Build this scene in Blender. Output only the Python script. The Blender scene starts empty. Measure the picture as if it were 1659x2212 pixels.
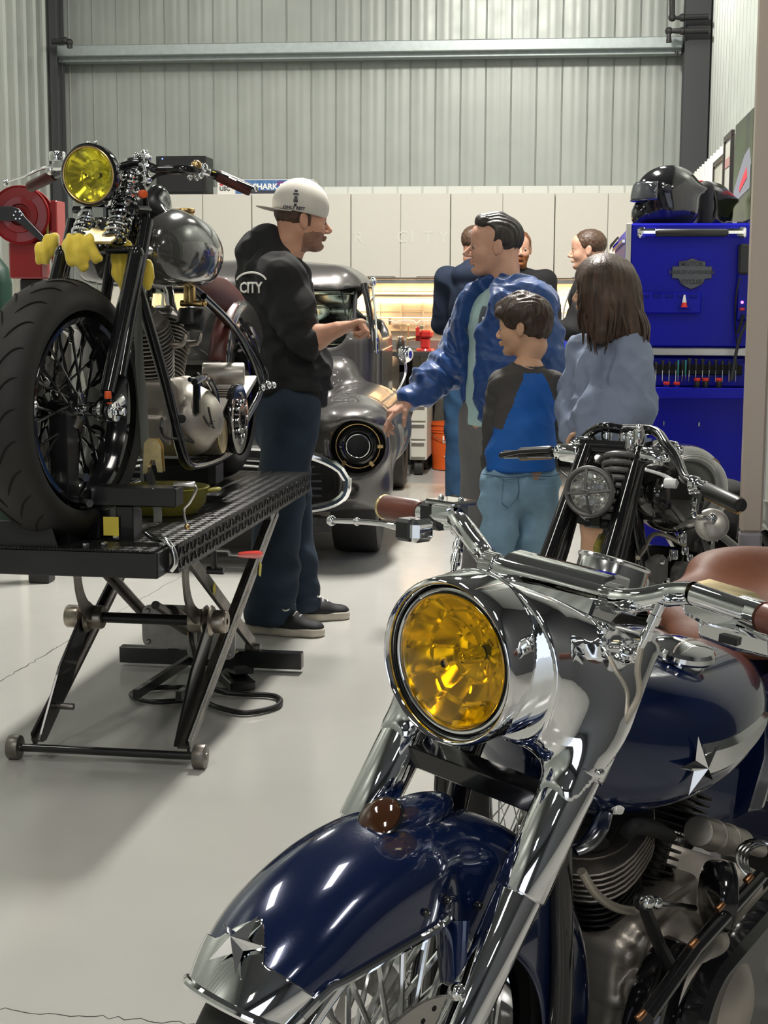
import bpy, math, random
import numpy as np
from mathutils import Vector, Matrix, noise

random.seed(7)
PI = math.pi
sc = bpy.context.scene
COL = sc.collection
V = Vector

# ------------------------------------------------------------------ camera
F = 3320.0
CH = 1.35
YAW, PITCH, ROLL = math.radians(6.7), math.radians(8.0), math.radians(0.25)
_f = V((-math.sin(YAW)*math.cos(PITCH), math.cos(YAW)*math.cos(PITCH), -math.sin(PITCH)))
_r0 = V((math.cos(YAW), math.sin(YAW), 0))
_u0 = _r0.cross(_f)
_r = _r0*math.cos(ROLL) + _u0*math.sin(ROLL)
_u = _u0*math.cos(ROLL) - _r0*math.sin(ROLL)
CAM = V((0, 0, CH))

def ray(px, py):
    return _f + _r*((px-829.5)/F) - _u*((py-1106.0)/F)
def at(px, py, d):
    return CAM + ray(px, py)*d
def onfloor(px, py, z=0.0):
    r = ray(px, py)
    return CAM + r*((z-CH)/r.z)
def atY(px, py, y):
    r = ray(px, py)
    return CAM + r*(y/r.y)
def proj(p):
    q = V(p)-CAM
    d = q.dot(_f)
    return (829.5+F*q.dot(_r)/d, 1106-F*q.dot(_u)/d, d)

class Frame:
    """a thing's own axes: x forward, y left, z up, at o on the ground, heading angle h (world)"""
    def __init__(s, o, h, lean=0.0):
        s.o = V(o); s.h = h
        s.M = Matrix.Translation(s.o) @ Matrix.Rotation(h, 4, 'Z') @ Matrix.Rotation(lean, 4, 'X')
        s.I = s.M.inverted()
        s.R3 = s.M.to_3x3()
    def side(s, px, py, y=0.0):        # point of the vertical plane at side offset y seen at this pixel (local)
        c = s.I @ CAM; d = (s.I.to_3x3() @ ray(px, py))
        t = (y-c.y)/d.y
        return c + d*t
    def cross(s, px, py, x=0.0):       # plane at local x
        c = s.I @ CAM; d = (s.I.to_3x3() @ ray(px, py))
        return c + d*((x-c.x)/d.x)
    def level(s, px, py, z=0.0):
        c = s.I @ CAM; d = (s.I.to_3x3() @ ray(px, py))
        return c + d*((z-c.z)/d.z)
    def px(s, p):
        return proj(s.M @ V(p))

def heading(al):                       # al degrees to the viewer's left of 'straight towards the camera'
    return -PI/2+YAW-math.radians(al)

# ------------------------------------------------------------------ mesh builder
def frame_of(d, up=None):
    d = V(d).normalized()
    up = V(up) if up is not None else (V((0, 0, 1)) if abs(d.z) < .9 else V((1, 0, 0)))
    x = up.cross(d)
    if x.length < 1e-6: x = V((1, 0, 0)).cross(d)
    x.normalize(); y = d.cross(x)
    return x, y, d

def catmull(pts, k):
    pts = [V(p) for p in pts]; out = []
    n = len(pts)
    for i in range(n-1):
        p0 = pts[max(i-1, 0)]; p1 = pts[i]; p2 = pts[i+1]; p3 = pts[min(i+2, n-1)]
        for j in range(k):
            t = j/k
            out.append(.5*((2*p1)+(p2-p0)*t+(2*p0-5*p1+4*p2-p3)*t*t+(3*p1-p0-3*p2+p3)*t**3))
    out.append(pts[-1])
    return out

def lerp(a, b, t): return a+(b-a)*t

def interp(tab, x):
    if x <= tab[0][0]: return tab[0][1]
    for (a, va), (b, vb) in zip(tab, tab[1:]):
        if x <= b:
            t = (x-a)/(b-a); t = t*t*(3-2*t) if len(tab) > 2 else t
            return va+(vb-va)*t
    return tab[-1][1]

class MB:
    def __init__(s): s.v = []; s.f = []; s.m = []; s.cur = 0
    def add(s, vs, fs):
        o = len(s.v); s.v += [tuple(p) for p in vs]
        s.f += [tuple(i+o for i in f) for f in fs]; s.m += [s.cur]*len(fs); return s
    def box(s, c, d, R=None, b=None):
        hx, hy, hz = d[0]/2, d[1]/2, d[2]/2
        if b is None: b = min(hx, hy, hz)*.12
        b = min(b, hx*.95, hy*.95, hz*.95); c = V(c)
        vs = []; idx = {}
        for sx in (-1, 1):
            for sy in (-1, 1):
                for sz in (-1, 1):
                    for k in range(3):
                        p = [sx*(hx-b), sy*(hy-b), sz*(hz-b)]
                        p[k] = (sx*hx, sy*hy, sz*hz)[k]
                        idx[(sx, sy, sz, k)] = len(vs); q = V(p)
                        if R is not None: q = R @ q
                        vs.append(c+q)
        fs = []
        for k in range(3):
            a1, a2 = (k+1) % 3, (k+2) % 3
            for sg in (-1, 1):
                q = []
                for (u, w) in ((-1, -1), (1, -1), (1, 1), (-1, 1)):
                    t = [0, 0, 0]; t[k] = sg; t[a1] = u; t[a2] = w; q.append(idx[(*t, k)])
                fs.append(q if sg > 0 else q[::-1])
        for k in range(3):
            a1, a2 = (k+1) % 3, (k+2) % 3
            for u in (-1, 1):
                for w in (-1, 1):
                    def g(t, kk):
                        x = [0, 0, 0]; x[k] = t; x[a1] = u; x[a2] = w; return idx[(*x, kk)]
                    q = [g(-1, a1), g(1, a1), g(1, a2), g(-1, a2)]
                    fs.append(q if u*w < 0 else q[::-1])
        for sx in (-1, 1):
            for sy in (-1, 1):
                for sz in (-1, 1):
                    q = [idx[(sx, sy, sz, k)] for k in range(3)]
                    fs.append(q if sx*sy*sz > 0 else q[::-1])
        return s.add(vs, fs)
    def beam(s, a, b, w, h, up=(0, 0, 1), bev=None):
        a, b = V(a), V(b); d = b-a
        x, y, z = frame_of(d, up)
        R = Matrix((x, y, z)).transposed()
        return s.box((a+b)/2, (w, h, d.length), R, bev)
    def ring(s, c, x, y, r, n, ry=None):
        ry = r if ry is None else ry
        return [c+x*(r*math.cos(2*PI*i/n))+y*(ry*math.sin(2*PI*i/n)) for i in range(n)]
    def loft(s, secs, closed=True, caps=True, loop=False):
        n = len(secs[0]); vs = [p for q in secs for p in q]; fs = []
        m = len(secs); rr = m if loop else m-1
        for i in range(rr):
            for j in range(n if closed else n-1):
                a = i*n+j; b = i*n+(j+1) % n; i2 = (i+1) % m
                fs.append((a, b, i2*n+(j+1) % n, i2*n+j))
        if caps and not loop:
            fs.append(tuple(range(n))[::-1]); fs.append(tuple(range((m-1)*n, m*n)))
        return s.add(vs, fs)
    def cyl(s, a, b, r0, r1=None, n=20, bev=0.0, caps=True):
        a, b = V(a), V(b); r1 = r0 if r1 is None else r1
        x, y, z = frame_of(b-a); L = (b-a).length
        if bev:
            bev = min(bev, L*.45, r0*.9, r1*.9 if r1 else r0)
            prof = [(r0-bev, 0), (r0-bev*.3, bev*.3), (r0, bev), (r1, L-bev), (r1-bev*.3, L-bev*.3), (r1-bev, L)]
        else: prof = [(r0, 0), (r1, L)]
        return s.loft([s.ring(a+z*h, x, y, max(r, 1e-5), n) for r, h in prof], caps=caps)
    def lathe(s, prof, o, ax, n=32, caps=False, up=None, sy=1.0):
        x, y, z = frame_of(ax, up); o = V(o)
        return s.loft([s.ring(o+z*h, x, y, max(r, 1e-5), n, max(r, 1e-5)*sy) for r, h in prof], caps=caps)
    def tube(s, pts, r, n=10, k=0, caps=True, loop=False, flat=1.0, up=None):
        P = [V(p) for p in pts]
        rs = r if isinstance(r, (list, tuple)) else [r]*len(P)
        if k and len(P) > 2:
            m = len(P); P = catmull(P, k)
            rs = [lerp(rs[min(int(i/k), m-1)], rs[min(int(i/k)+1, m-1)], (i/k) % 1) for i in range(len(P))]
        secs = []; T0 = None; x = None
        for i, p in enumerate(P):
            if loop: t = P[(i+1) % len(P)]-P[i-1]
            else: t = P[min(i+1, len(P)-1)]-P[max(i-1, 0)]
            t = t.normalized() if t.length > 1e-9 else T0
            if x is None: x, y, _ = frame_of(t, up)
            else:
                x = x-t*x.dot(t)
                x = x.normalized() if x.length > 1e-6 else frame_of(t)[0]
                y = t.cross(x)
            T0 = t
            secs.append(s.ring(p, x, y, rs[i], n, rs[i]*flat))
        return s.loft(secs, caps=caps, loop=loop)
    def torus(s, c, ax, R, r, n=48, m=12, flat=1.0):
        x, y, z = frame_of(ax); c = V(c); secs = []
        for i in range(n):
            a = 2*PI*i/n; d = x*math.cos(a)+y*math.sin(a)
            secs.append([c+d*(R+r*math.cos(2*PI*j/m))+z*(r*flat*math.sin(2*PI*j/m)) for j in range(m)])
        return s.loft(secs, loop=True)
    def ball(s, c, r, n=20, m=12, R=None):
        r = (r, r, r) if not isinstance(r, (list, tuple)) else r
        c = V(c); secs = []
        for i in range(m+1):
            t = PI*i/m; q = []
            for j in range(n):
                a = 2*PI*j/n
                p = V((r[0]*max(math.sin(t), 1e-4)*math.cos(a), r[1]*max(math.sin(t), 1e-4)*math.sin(a), -r[2]*math.cos(t)))
                q.append(c+(R @ p if R is not None else p))
            secs.append(q)
        return s.loft(secs, caps=True)
    def prism(s, poly, o, x, y, z, t, bev=0.0):
        """polygon in (x,y) at o, thickness t along z"""
        o, x, y, z = V(o), V(x), V(y), V(z)
        if x.cross(y).dot(z) < 0: poly = poly[::-1]
        A = sum(poly[i][0]*poly[(i+1) % len(poly)][1]-poly[(i+1) % len(poly)][0]*poly[i][1] for i in range(len(poly)))
        if (A < 0) != (x.cross(y).dot(z) < 0): poly = poly[::-1]
        if bev:
            n = len(poly); ins = []
            for i in range(n):
                a, b, c = V(poly[i-1]), V(poly[i]), V(poly[(i+1) % n])
                e1 = (b-a).normalized(); e2 = (c-b).normalized()
                nn = V((-(e1.y+e2.y), e1.x+e2.x)); nn = nn/max(nn.length, .3)*1.0
                if x.cross(y).dot(z) < 0: nn = -nn
                ins.append((b.x+nn.x*bev, b.y+nn.y*bev))
            secs = [(ins, 0), (poly, bev), (poly, t-bev), (ins, t)]
        else: secs = [(poly, 0), (poly, t)]
        return s.loft([[o+x*p[0]+y*p[1]+z*h for p in q] for q, h in secs])
    def helix(s, a, b, R, r, turns, n=14, m=8, ends=True):
        a, b = V(a), V(b); x, y, z = frame_of(b-a); L = (b-a).length; P = []
        N = int(turns*n)
        for i in range(N+1):
            t = i/N; an = 2*PI*turns*t
            P.append(a+z*(L*t)+x*(R*math.cos(an))+y*(R*math.sin(an)))
        return s.tube(P, r, m)
    def surf(s, fn, nu, nv, cu=False, cv=False):
        vs = [fn(i/(nu if cu else nu-1), j/(nv if cv else nv-1)) for i in range(nu) for j in range(nv)]
        fs = []
        for i in range(nu if cu else nu-1):
            for j in range(nv if cv else nv-1):
                a = i*nv+j; b = i*nv+(j+1) % nv; i2 = (i+1) % nu
                fs.append((a, i2*nv+j, i2*nv+(j+1) % nv, b))
        return s.add(vs, fs)
    def build(s, name, mat, parent=None, ang=35, sub=0, solid=0, off=0, fix=True, loc=None, T=None, dim=None):
        me = bpy.data.meshes.new(name)
        me.from_pydata(s.v, [], s.f); me.validate()
        mats = mat if isinstance(mat, (list, tuple)) else [mat]
        for m in mats: me.materials.append(m)
        if len(mats) > 1: me.polygons.foreach_set('material_index', s.m[:len(me.polygons)])
        if T is not None: me.transform(T)
        if fix: fixn(me)
        me.shade_smooth()
        if ang < 180: me.set_sharp_from_angle(angle=math.radians(ang))
        o = bpy.data.objects.new(name, me); COL.objects.link(o)
        if parent is not None: o.parent = parent
        if loc is not None:
            o.location = loc
            me.transform(Matrix.Translation(-V(loc)))
        if solid:
            q = o.modifiers.new('solid', 'SOLIDIFY'); q.thickness = solid; q.offset = off
        if sub:
            q = o.modifiers.new('sub', 'SUBSURF'); q.levels = sub; q.render_levels = sub
        return o

import bmesh
def fixn(me):
    bm = bmesh.new(); bm.from_mesh(me)
    bmesh.ops.recalc_face_normals(bm, faces=bm.faces)
    bm.to_mesh(me); bm.free()

def thing(name, label, cat, loc=(0, 0, 0), rz=0, group=None):
    o = bpy.data.objects.new(name, None); COL.objects.link(o)
    o.empty_display_size = .1
    o.location = loc; o.rotation_euler = (0, 0, rz)
    return tag(o, label, cat, group)
def tag(o, label, cat, group=None):
    o['label'] = label; o['category'] = cat
    if group: o['group'] = group
    return o
def place(t, fr):
    t.matrix_basis = fr.M
    return t
def struct(o, label=None):
    o['kind'] = 'structure'
    if label: o['label'] = label
    return o
def dup(o, parent=None):
    c = o.copy(); COL.objects.link(c)
    if parent is not None: c.parent = parent
    for ch in list(o.children): dup(ch, c)
    return c

# ------------------------------------------------------------------ signed-distance modelling
class SDF:
    def __init__(s): s.ops = []
    def _add(s, kind, op, k, dat, lo, hi): s.ops.append((kind, op, k, dat, np.array(lo, float), np.array(hi, float))); return s
    def cap(s, a, b, ra, rb=None, k=.02, op='u', fl=None):
        """tapered capsule; fl=(dir, scale) squashes along dir"""
        rb = ra if rb is None else rb
        a, b = np.array(a, float), np.array(b, float); r = max(ra, rb)
        return s._add('cap', op, k, (a, b, ra, rb, fl), np.minimum(a, b)-r, np.maximum(a, b)+r)
    def ell(s, c, r, R=None, k=.02, op='u'):
        c = np.array(c, float); m = max(r)
        Rm = np.array(R) if R is not None else None
        return s._add('ell', op, k, (c, np.array(r, float), Rm), c-m, c+m)
    def box(s, c, d, rd=.01, R=None, k=.02, op='u'):
        c = np.array(c, float); h = np.array(d, float)/2; m = np.linalg.norm(h)
        Rm = np.array(R) if R is not None else None
        return s._add('box', op, k, (c, h, rd, Rm), c-m, c+m)
    def plane(s, p, n, k=.004):           # keep the side opposite to n
        n = np.array(n, float); n = n/np.linalg.norm(n)
        return s._add('plane', 'i', k, (np.array(p, float), n), [-99]*3, [99]*3)
    @staticmethod
    def dist(kind, dat, P):
        if kind == 'cap':
            a, b, ra, rb, fl = dat
            if fl is not None:
                n = np.array(fl[0], float); n = n/np.linalg.norm(n); sc_ = fl[1]
                m = (a+b)/2
                def sq(X): return X+np.multiply.outer((X-m) @ n, n)*(1/sc_-1)
                P = sq(P); a = sq(a); b = sq(b)
            ba = b-a; L = float(ba @ ba)+1e-12
            t = np.clip(((P-a) @ ba)/L, 0, 1)
            d = np.linalg.norm(P-a-t[..., None]*ba, axis=-1)-(ra+(rb-ra)*t)
            return d*(min(1, fl[1])**.5 if fl is not None else 1)
        if kind == 'ell':
            c, r, R = dat; q = P-c
            if R is not None: q = q @ R
            k0 = np.linalg.norm(q/r, axis=-1); k1 = np.linalg.norm(q/(r*r), axis=-1)+1e-9
            return k0*(k0-1)/k1
        if kind == 'box':
            c, h, rd, R = dat; q = P-c
            if R is not None: q = q @ R
            q = np.abs(q)-(h-rd)
            return np.linalg.norm(np.maximum(q, 0), axis=-1)+np.minimum(q.max(axis=-1), 0)-rd
        if kind == 'plane': return (P-dat[0]) @ dat[1]
    @staticmethod
    def comb(a, b, op, k):
        if op == 's': b = -b; op = 'i'
        if op == 'u':
            h = np.clip(.5+.5*(a-b)/k, 0, 1); return a+(b-a)*h-k*h*(1-h)
        h = np.clip(.5-.5*(a-b)/k, 0, 1); return a+(b-a)*h+k*h*(1-h)
    def eval(s, P):
        D = np.full(P.shape[:-1], 1.0)
        for kind, op, k, dat, lo, hi in s.ops: D = s.comb(D, s.dist(kind, dat, P), op, max(k, 1e-4))
        return D
    def mesh(s, h, proj_it=2, fold=None):
        U = [o for o in s.ops if o[1] == 'u']
        lo = np.min([o[4] for o in U], axis=0)-2.5*h; hi = np.max([o[5] for o in U], axis=0)+2.5*h
        n = np.ceil((hi-lo)/h).astype(int)+1
        ax = [lo[i]+h*np.arange(n[i]) for i in range(3)]
        D = np.full(n, 1.0)
        for kind, op, k, dat, l, u in s.ops:
            k = max(k, 1e-4); pad = k+3*h
            i0 = np.clip(np.floor((l-pad-lo)/h).astype(int), 0, n); i1 = np.clip(np.ceil((u+pad-lo)/h).astype(int)+1, 0, n)
            if np.any(i1 <= i0): continue
            G = np.stack(np.meshgrid(*[ax[j][i0[j]:i1[j]] for j in range(3)], indexing='ij'), -1)
            sl = tuple(slice(i0[j], i1[j]) for j in range(3))
            D[sl] = s.comb(D[sl], s.dist(kind, dat, G), op, k)
        B = D < 0
        c = np.zeros(np.array(n)-1, int)
        for dx in (0, 1):
            for dy in (0, 1):
                for dz in (0, 1): c += B[dx:n[0]-1+dx, dy:n[1]-1+dy, dz:n[2]-1+dz]
        act = np.argwhere((c > 0) & (c < 8))
        ids = -np.ones(c.shape, int); ids[tuple(act.T)] = np.arange(len(act))
        S = np.zeros((len(act), 3)); W = np.zeros(len(act))
        for axn in range(3):
            o1, o2 = [i for i in range(3) if i != axn]
            for p in (0, 1):
                for q in (0, 1):
                    a = act.copy(); a[:, o1] += p; a[:, o2] += q; b = a.copy(); b[:, axn] += 1
                    da = D[tuple(a.T)]; db = D[tuple(b.T)]; m = (da < 0) != (db < 0)
                    t = np.where(m, da/np.where(m, da-db, 1), 0)
                    pt = a.astype(float); pt[:, axn] += t
                    S[m] += pt[m]; W[m] += 1
        P = lo+h*(S/W[:, None])
        F4 = []
        for axn in range(3):
            o1, o2 = [(1, 2), (2, 0), (0, 1)][axn]
            sl0 = [slice(None)]*3; sl1 = [slice(None)]*3; sl0[axn] = slice(0, -1); sl1[axn] = slice(1, None)
            a = B[tuple(sl0)]; b = B[tuple(sl1)]
            E = np.argwhere(a != b)
            if not len(E): continue
            E = E[(E[:, o1] > 0) & (E[:, o2] > 0) & (E[:, o1] < c.shape[o1]) & (E[:, o2] < c.shape[o2])]
            flip = a[tuple(E.T)]
            q = []
            for (p1, p2) in ((-1, -1), (0, -1), (0, 0), (-1, 0)):
                e = E.copy(); e[:, o1] += p1; e[:, o2] += p2; q.append(ids[tuple(e.T)])
            q = np.stack(q, 1); q[~flip] = q[~flip][:, ::-1]; F4.append(q)
        F4 = np.concatenate(F4)
        F4 = F4[(F4 >= 0).all(1)]
        e = h*.3
        def grad(P):
            g = np.stack([s.eval(P+e*np.eye(3)[i])-s.eval(P-e*np.eye(3)[i]) for i in range(3)], -1)
            return g/(2*e)
        for _ in range(proj_it):
            d = s.eval(P); g = grad(P); st = d/np.maximum((g*g).sum(-1), .3)
            P = P-g*np.clip(st, -h*.5, h*.5)[:, None]
        if fold is not None:
            g = grad(P); g /= np.linalg.norm(g, axis=1)[:, None]+1e-9
            P = P+g*fold(P)[:, None]
        return P, F4
    def build(s, name, mat, parent=None, h=.006, fold=None, M=None, matfn=None, it=2, extra=None, ang=180):
        P, Q = s.mesh(h, it, fold)
        return npmesh(name, P, Q, mat, parent, matfn, extra, ang)

def npmesh(name, P, Q, mat, parent=None, matfn=None, extra=None, ang=180):
    if extra:
        for (p2, q2) in extra:
            Q = np.concatenate([Q, q2+len(P)]); P = np.concatenate([P, p2])
    me = bpy.data.meshes.new(name)
    me.vertices.add(len(P)); me.vertices.foreach_set('co', P.astype(np.float32).ravel())
    me.loops.add(len(Q)*4); me.loops.foreach_set('vertex_index', Q.astype(np.int32).ravel())
    me.polygons.add(len(Q)); me.polygons.foreach_set('loop_start', np.arange(0, 4*len(Q), 4, dtype=np.int32))
    mats = mat if isinstance(mat, (list, tuple)) else [mat]
    for m in mats: me.materials.append(m)
    me.update(calc_edges=True)
    if matfn is not None:
        C = P[Q].mean(1); me.polygons.foreach_set('material_index', matfn(C).astype(np.int32))
    me.shade_smooth()
    if ang < 180: me.set_sharp_from_angle(angle=math.radians(ang))
    o = bpy.data.objects.new(name, me); COL.objects.link(o)
    if parent is not None: o.parent = parent
    return o

def nz(P, f, seed=0.0):
    """cheap smooth noise of an Nx3 array"""
    x, y, z = (P*f+seed).T
    return (np.sin(x*1.7+1.3*np.sin(y*1.1+z*.7))+np.sin(y*2.1+1.7*np.sin(z*1.3+x*.9))+np.sin(z*1.9+1.5*np.sin(x*1.5-y*.6)))/3

# ------------------------------------------------------------------ materials
def pbr(name, col, rough=.5, metal=0.0, coat=0.0, bump=0.0, bscale=200, var=0.0, vscale=6, emit=None, es=1.0,
        trans=0.0, ior=1.45, sheen=0.0, flake=0.0, bdist=.001, col2=None, spec=None, rvar=0.0, stretch=None, alpha=None):
    m = bpy.data.materials.new(name); m.use_nodes = True
    N = m.node_tree.nodes; L = m.node_tree.links; b = N['Principled BSDF']
    b.inputs['Base Color'].default_value = (*col, 1); b.inputs['Roughness'].default_value = rough
    b.inputs['Metallic'].default_value = metal
    b.inputs['Coat Weight'].default_value = coat; b.inputs['Coat Roughness'].default_value = .03
    b.inputs['IOR'].default_value = ior
    if spec is not None: b.inputs['Specular IOR Level'].default_value = spec
    if trans: b.inputs['Transmission Weight'].default_value = trans
    if sheen: b.inputs['Sheen Weight'].default_value = sheen; b.inputs['Sheen Roughness'].default_value = .4
    if emit: b.inputs['Emission Color'].default_value = (*emit, 1); b.inputs['Emission Strength'].default_value = es
    if alpha is not None: b.inputs['Alpha'].default_value = alpha
    if var or bump or flake or rvar or col2:
        tc = N.new('ShaderNodeTexCoord'); src = tc.outputs['Object']
        if stretch:
            mp = N.new('ShaderNodeMapping'); mp.inputs['Scale'].default_value = stretch
            L.new(src, mp.inputs['Vector']); src = mp.outputs['Vector']
        def noi(sc_, det=3):
            t = N.new('ShaderNodeTexNoise'); t.inputs['Scale'].default_value = sc_; t.inputs['Detail'].default_value = det
            L.new(src, t.inputs['Vector']); return t
        if var or col2:
            t = noi(vscale); r = N.new('ShaderNodeValToRGB')
            r.color_ramp.elements[0].position = .3; r.color_ramp.elements[1].position = .7
            c2 = col2 or tuple(min(1, c*(1+var)) for c in col)
            c1 = col if col2 else tuple(c*(1-var) for c in col)
            r.color_ramp.elements[0].color = (*c1, 1); r.color_ramp.elements[1].color = (*c2, 1)
            L.new(t.outputs['Fac'], r.inputs['Fac']); L.new(r.outputs['Color'], b.inputs['Base Color'])
        if rvar:
            t = noi(vscale*2.3); mr = N.new('ShaderNodeMapRange')
            mr.inputs['To Min'].default_value = max(0, rough-rvar); mr.inputs['To Max'].default_value = rough+rvar
            L.new(t.outputs['Fac'], mr.inputs['Value']); L.new(mr.outputs['Result'], b.inputs['Roughness'])
        if flake:
            w = N.new('ShaderNodeTexVoronoi'); w.inputs['Scale'].default_value = 900
            L.new(src, w.inputs['Vector'])
            mx = N.new('ShaderNodeMapRange'); mx.inputs['To Min'].default_value = rough-flake; mx.inputs['To Max'].default_value = rough+flake
            L.new(w.outputs['Color'], mx.inputs['Value']); L.new(mx.outputs['Result'], b.inputs['Roughness'])
        if bump:
            t = noi(bscale, 4); bp = N.new('ShaderNodeBump'); bp.inputs['Strength'].default_value = bump
            bp.inputs['Distance'].default_value = bdist
            L.new(t.outputs['Fac'], bp.inputs['Height']); L.new(bp.outputs['Normal'], b.inputs['Normal'])
    return m

M = {}
M['chrome'] = pbr('chrome', (.90, .91, .92), .035, 1)
M['chrome2'] = pbr('worn chrome', (.75, .76, .76), .14, 1)
M['steel'] = pbr('brushed steel', (.45, .44, .42), .35, 1, rvar=.12, vscale=30)
M['alu'] = pbr('cast aluminium', (.46, .42, .37), .42, .75, bump=.3, bscale=260, var=.18, vscale=9)
M['alu_fin'] = pbr('machined fins', (.50, .45, .40), .38, .85, var=.1, vscale=20)
M['black_gloss'] = pbr('black gloss paint', (.010, .010, .011), .12, 0, coat=.6)
M['black_satin'] = pbr('black satin paint', (.018, .018, .019), .38, 0, var=.2)
M['black_matte'] = pbr('black matte', (.012, .012, .013), .7)
M['fin_black'] = pbr('black engine casting', (.02, .019, .018), .38, .4)
M['rubber'] = pbr('tyre rubber', (.022, .021, .020), .62, bump=.15, bscale=300, var=.15, vscale=20)
M['cable'] = pbr('black cable', (.010, .010, .010), .4)
M['blue_paint'] = pbr('deep blue paint', (.0045, .014, .062), .16, .25, coat=1.0, flake=.04)
M['grey_paint'] = pbr('grey tank paint', (.085, .085, .083), .16, .3, coat=1.0, var=.1, vscale=8)
M['truck_paint'] = pbr('dark grey metallic paint', (.085, .080, .077), .34, .55, coat=.45, flake=.05)
M['brass'] = pbr('brass', (.62, .42, .18), .28, 1, rvar=.08)
M['zinc'] = pbr('yellow zinc plate', (.72, .58, .30), .34, 1, var=.2, vscale=30)
M['leather'] = pbr('tan leather', (.155, .046, .017), .58, bump=.35, bscale=420, var=.3, vscale=5, rvar=.1)
M['oxblood'] = pbr('oxblood leather', (.085, .018, .014), .42, bump=.2, bscale=300, var=.25, vscale=20)
M['brown_grip'] = pbr('brown leather grip', (.14, .042, .026), .4, bump=.2, bscale=300, var=.2, vscale=30)
M['orange_lens'] = pbr('orange plastic', (.8, .12, .03), .3)
M['red_plastic'] = pbr('red plastic', (.75, .035, .02), .32)
M['yellow_label'] = pbr('yellow label', (.75, .62, .08), .5)
M['white_plastic'] = pbr('white plastic', (.8, .8, .78), .4)
# ------------------------------------------------------------------ the building
XL, XR, YB, YF, ZC = -4.15, 1.06, 12.45, -9.0, 5.2

def floor_mat():
    m = bpy.data.materials.new('grey epoxy floor'); m.use_nodes = True
    N = m.node_tree.nodes; L = m.node_tree.links; b = N['Principled BSDF']
    tc = N.new('ShaderNodeTexCoord')
    n1 = N.new('ShaderNodeTexNoise'); n1.inputs['Scale'].default_value = .9; n1.inputs['Detail'].default_value = 5
    L.new(tc.outputs['Object'], n1.inputs['Vector'])
    r = N.new('ShaderNodeValToRGB'); r.color_ramp.elements[0].position = .3; r.color_ramp.elements[1].position = .7
    r.color_ramp.elements[0].color = (.455, .45, .42, 1); r.color_ramp.elements[1].color = (.51, .505, .475, 1)
    L.new(n1.outputs['Fac'], r.inputs['Fac']); L.new(r.outputs['Color'], b.inputs['Base Color'])
    n2 = N.new('ShaderNodeTexNoise'); n2.inputs['Scale'].default_value = 14; n2.inputs['Detail'].default_value = 6
    L.new(tc.outputs['Object'], n2.inputs['Vector'])
    mr = N.new('ShaderNodeMapRange'); mr.inputs['To Min'].default_value = .10; mr.inputs['To Max'].default_value = .24
    L.new(n2.outputs['Fac'], mr.inputs['Value']); L.new(mr.outputs['Result'], b.inputs['Roughness'])
    n3 = N.new('ShaderNodeTexNoise'); n3.inputs['Scale'].default_value = 3.2; n3.inputs['Detail'].default_value = 2
    L.new(tc.outputs['Object'], n3.inputs['Vector'])
    bp = N.new('ShaderNodeBump'); bp.inputs['Strength'].default_value = .35; bp.inputs['Distance'].default_value = .004
    L.new(n3.outputs['Fac'], bp.inputs['Height']); L.new(bp.outputs['Normal'], b.inputs['Normal'])
    b.inputs['IOR'].default_value = 1.5
    return m
M['floor'] = floor_mat()
M['liner'] = pbr('galvanised grey liner', (.37, .395, .36), .36, .25, var=.05, vscale=3, rvar=.08)
M['liner_white'] = pbr('white liner panel', (.66, .67, .62), .42, 0)
M['ceil'] = pbr('dark insulated ceiling', (.13, .135, .14), .7)
M['wall_dark'] = pbr('dark roller door', (.10, .105, .11), .5)
M['col'] = pbr('dark grey painted steel column', (.052, .056, .058), .5)
M['girt'] = pbr('galvanised girt', (.40, .45, .44), .42, .5, var=.08, vscale=20)
M['pipe'] = pbr('black pipe', (.03, .03, .03), .5)
M['cab_white'] = pbr('white cabinet laminate', (.60, .58, .52), .38)
M['lamp'] = pbr('led diffuser', (.9, .9, .9), .4, emit=(1.0, .96, .88), es=4)
M['warm_strip'] = pbr('warm strip lamp', (.9, .9, .8), .4, emit=(1.0, .70, .38), es=34)
M['black_trim'] = pbr('dark trim', (.03, .03, .03), .5)

mb = MB(); mb.box((0, 2, -.05), (12.5, 24, .1), b=.001); struct(mb.build('floor', M['floor']))
# saw-cut joints and hairline cracks in the coating
M['crack'] = pbr('floor crack', (.05, .05, .045), .8)
def crack(p0, p1, w, seed, name):
    a, b = V(p0), V(p1); n = 28; rd = random.Random(seed); mb = MB()
    d = (b-a); t = d.normalized(); s_ = V((-t.y, t.x, 0)); top = []
    for i in range(n+1):
        c = a+d*(i/n)+s_*rd.uniform(-.008, .008); ww = w*rd.uniform(.35, 1.1)
        top.append([c-s_*ww+V((0, 0, -.002)), c+s_*ww+V((0, 0, -.002)), c+s_*ww+V((0, 0, .0007)), c-s_*ww+V((0, 0, .0007))])
    mb.loft(top); struct(mb.build(name, M['crack']))
crack(onfloor(-60, 1508), onfloor(128, 1397), .0022, 3, 'trim_1')
crack(onfloor(128, 1397), onfloor(430, 1222), .0010, 5, 'trim_2')
crack(onfloor(-40, 2178), onfloor(420, 2212), .0012, 8, 'trim_3')

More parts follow.
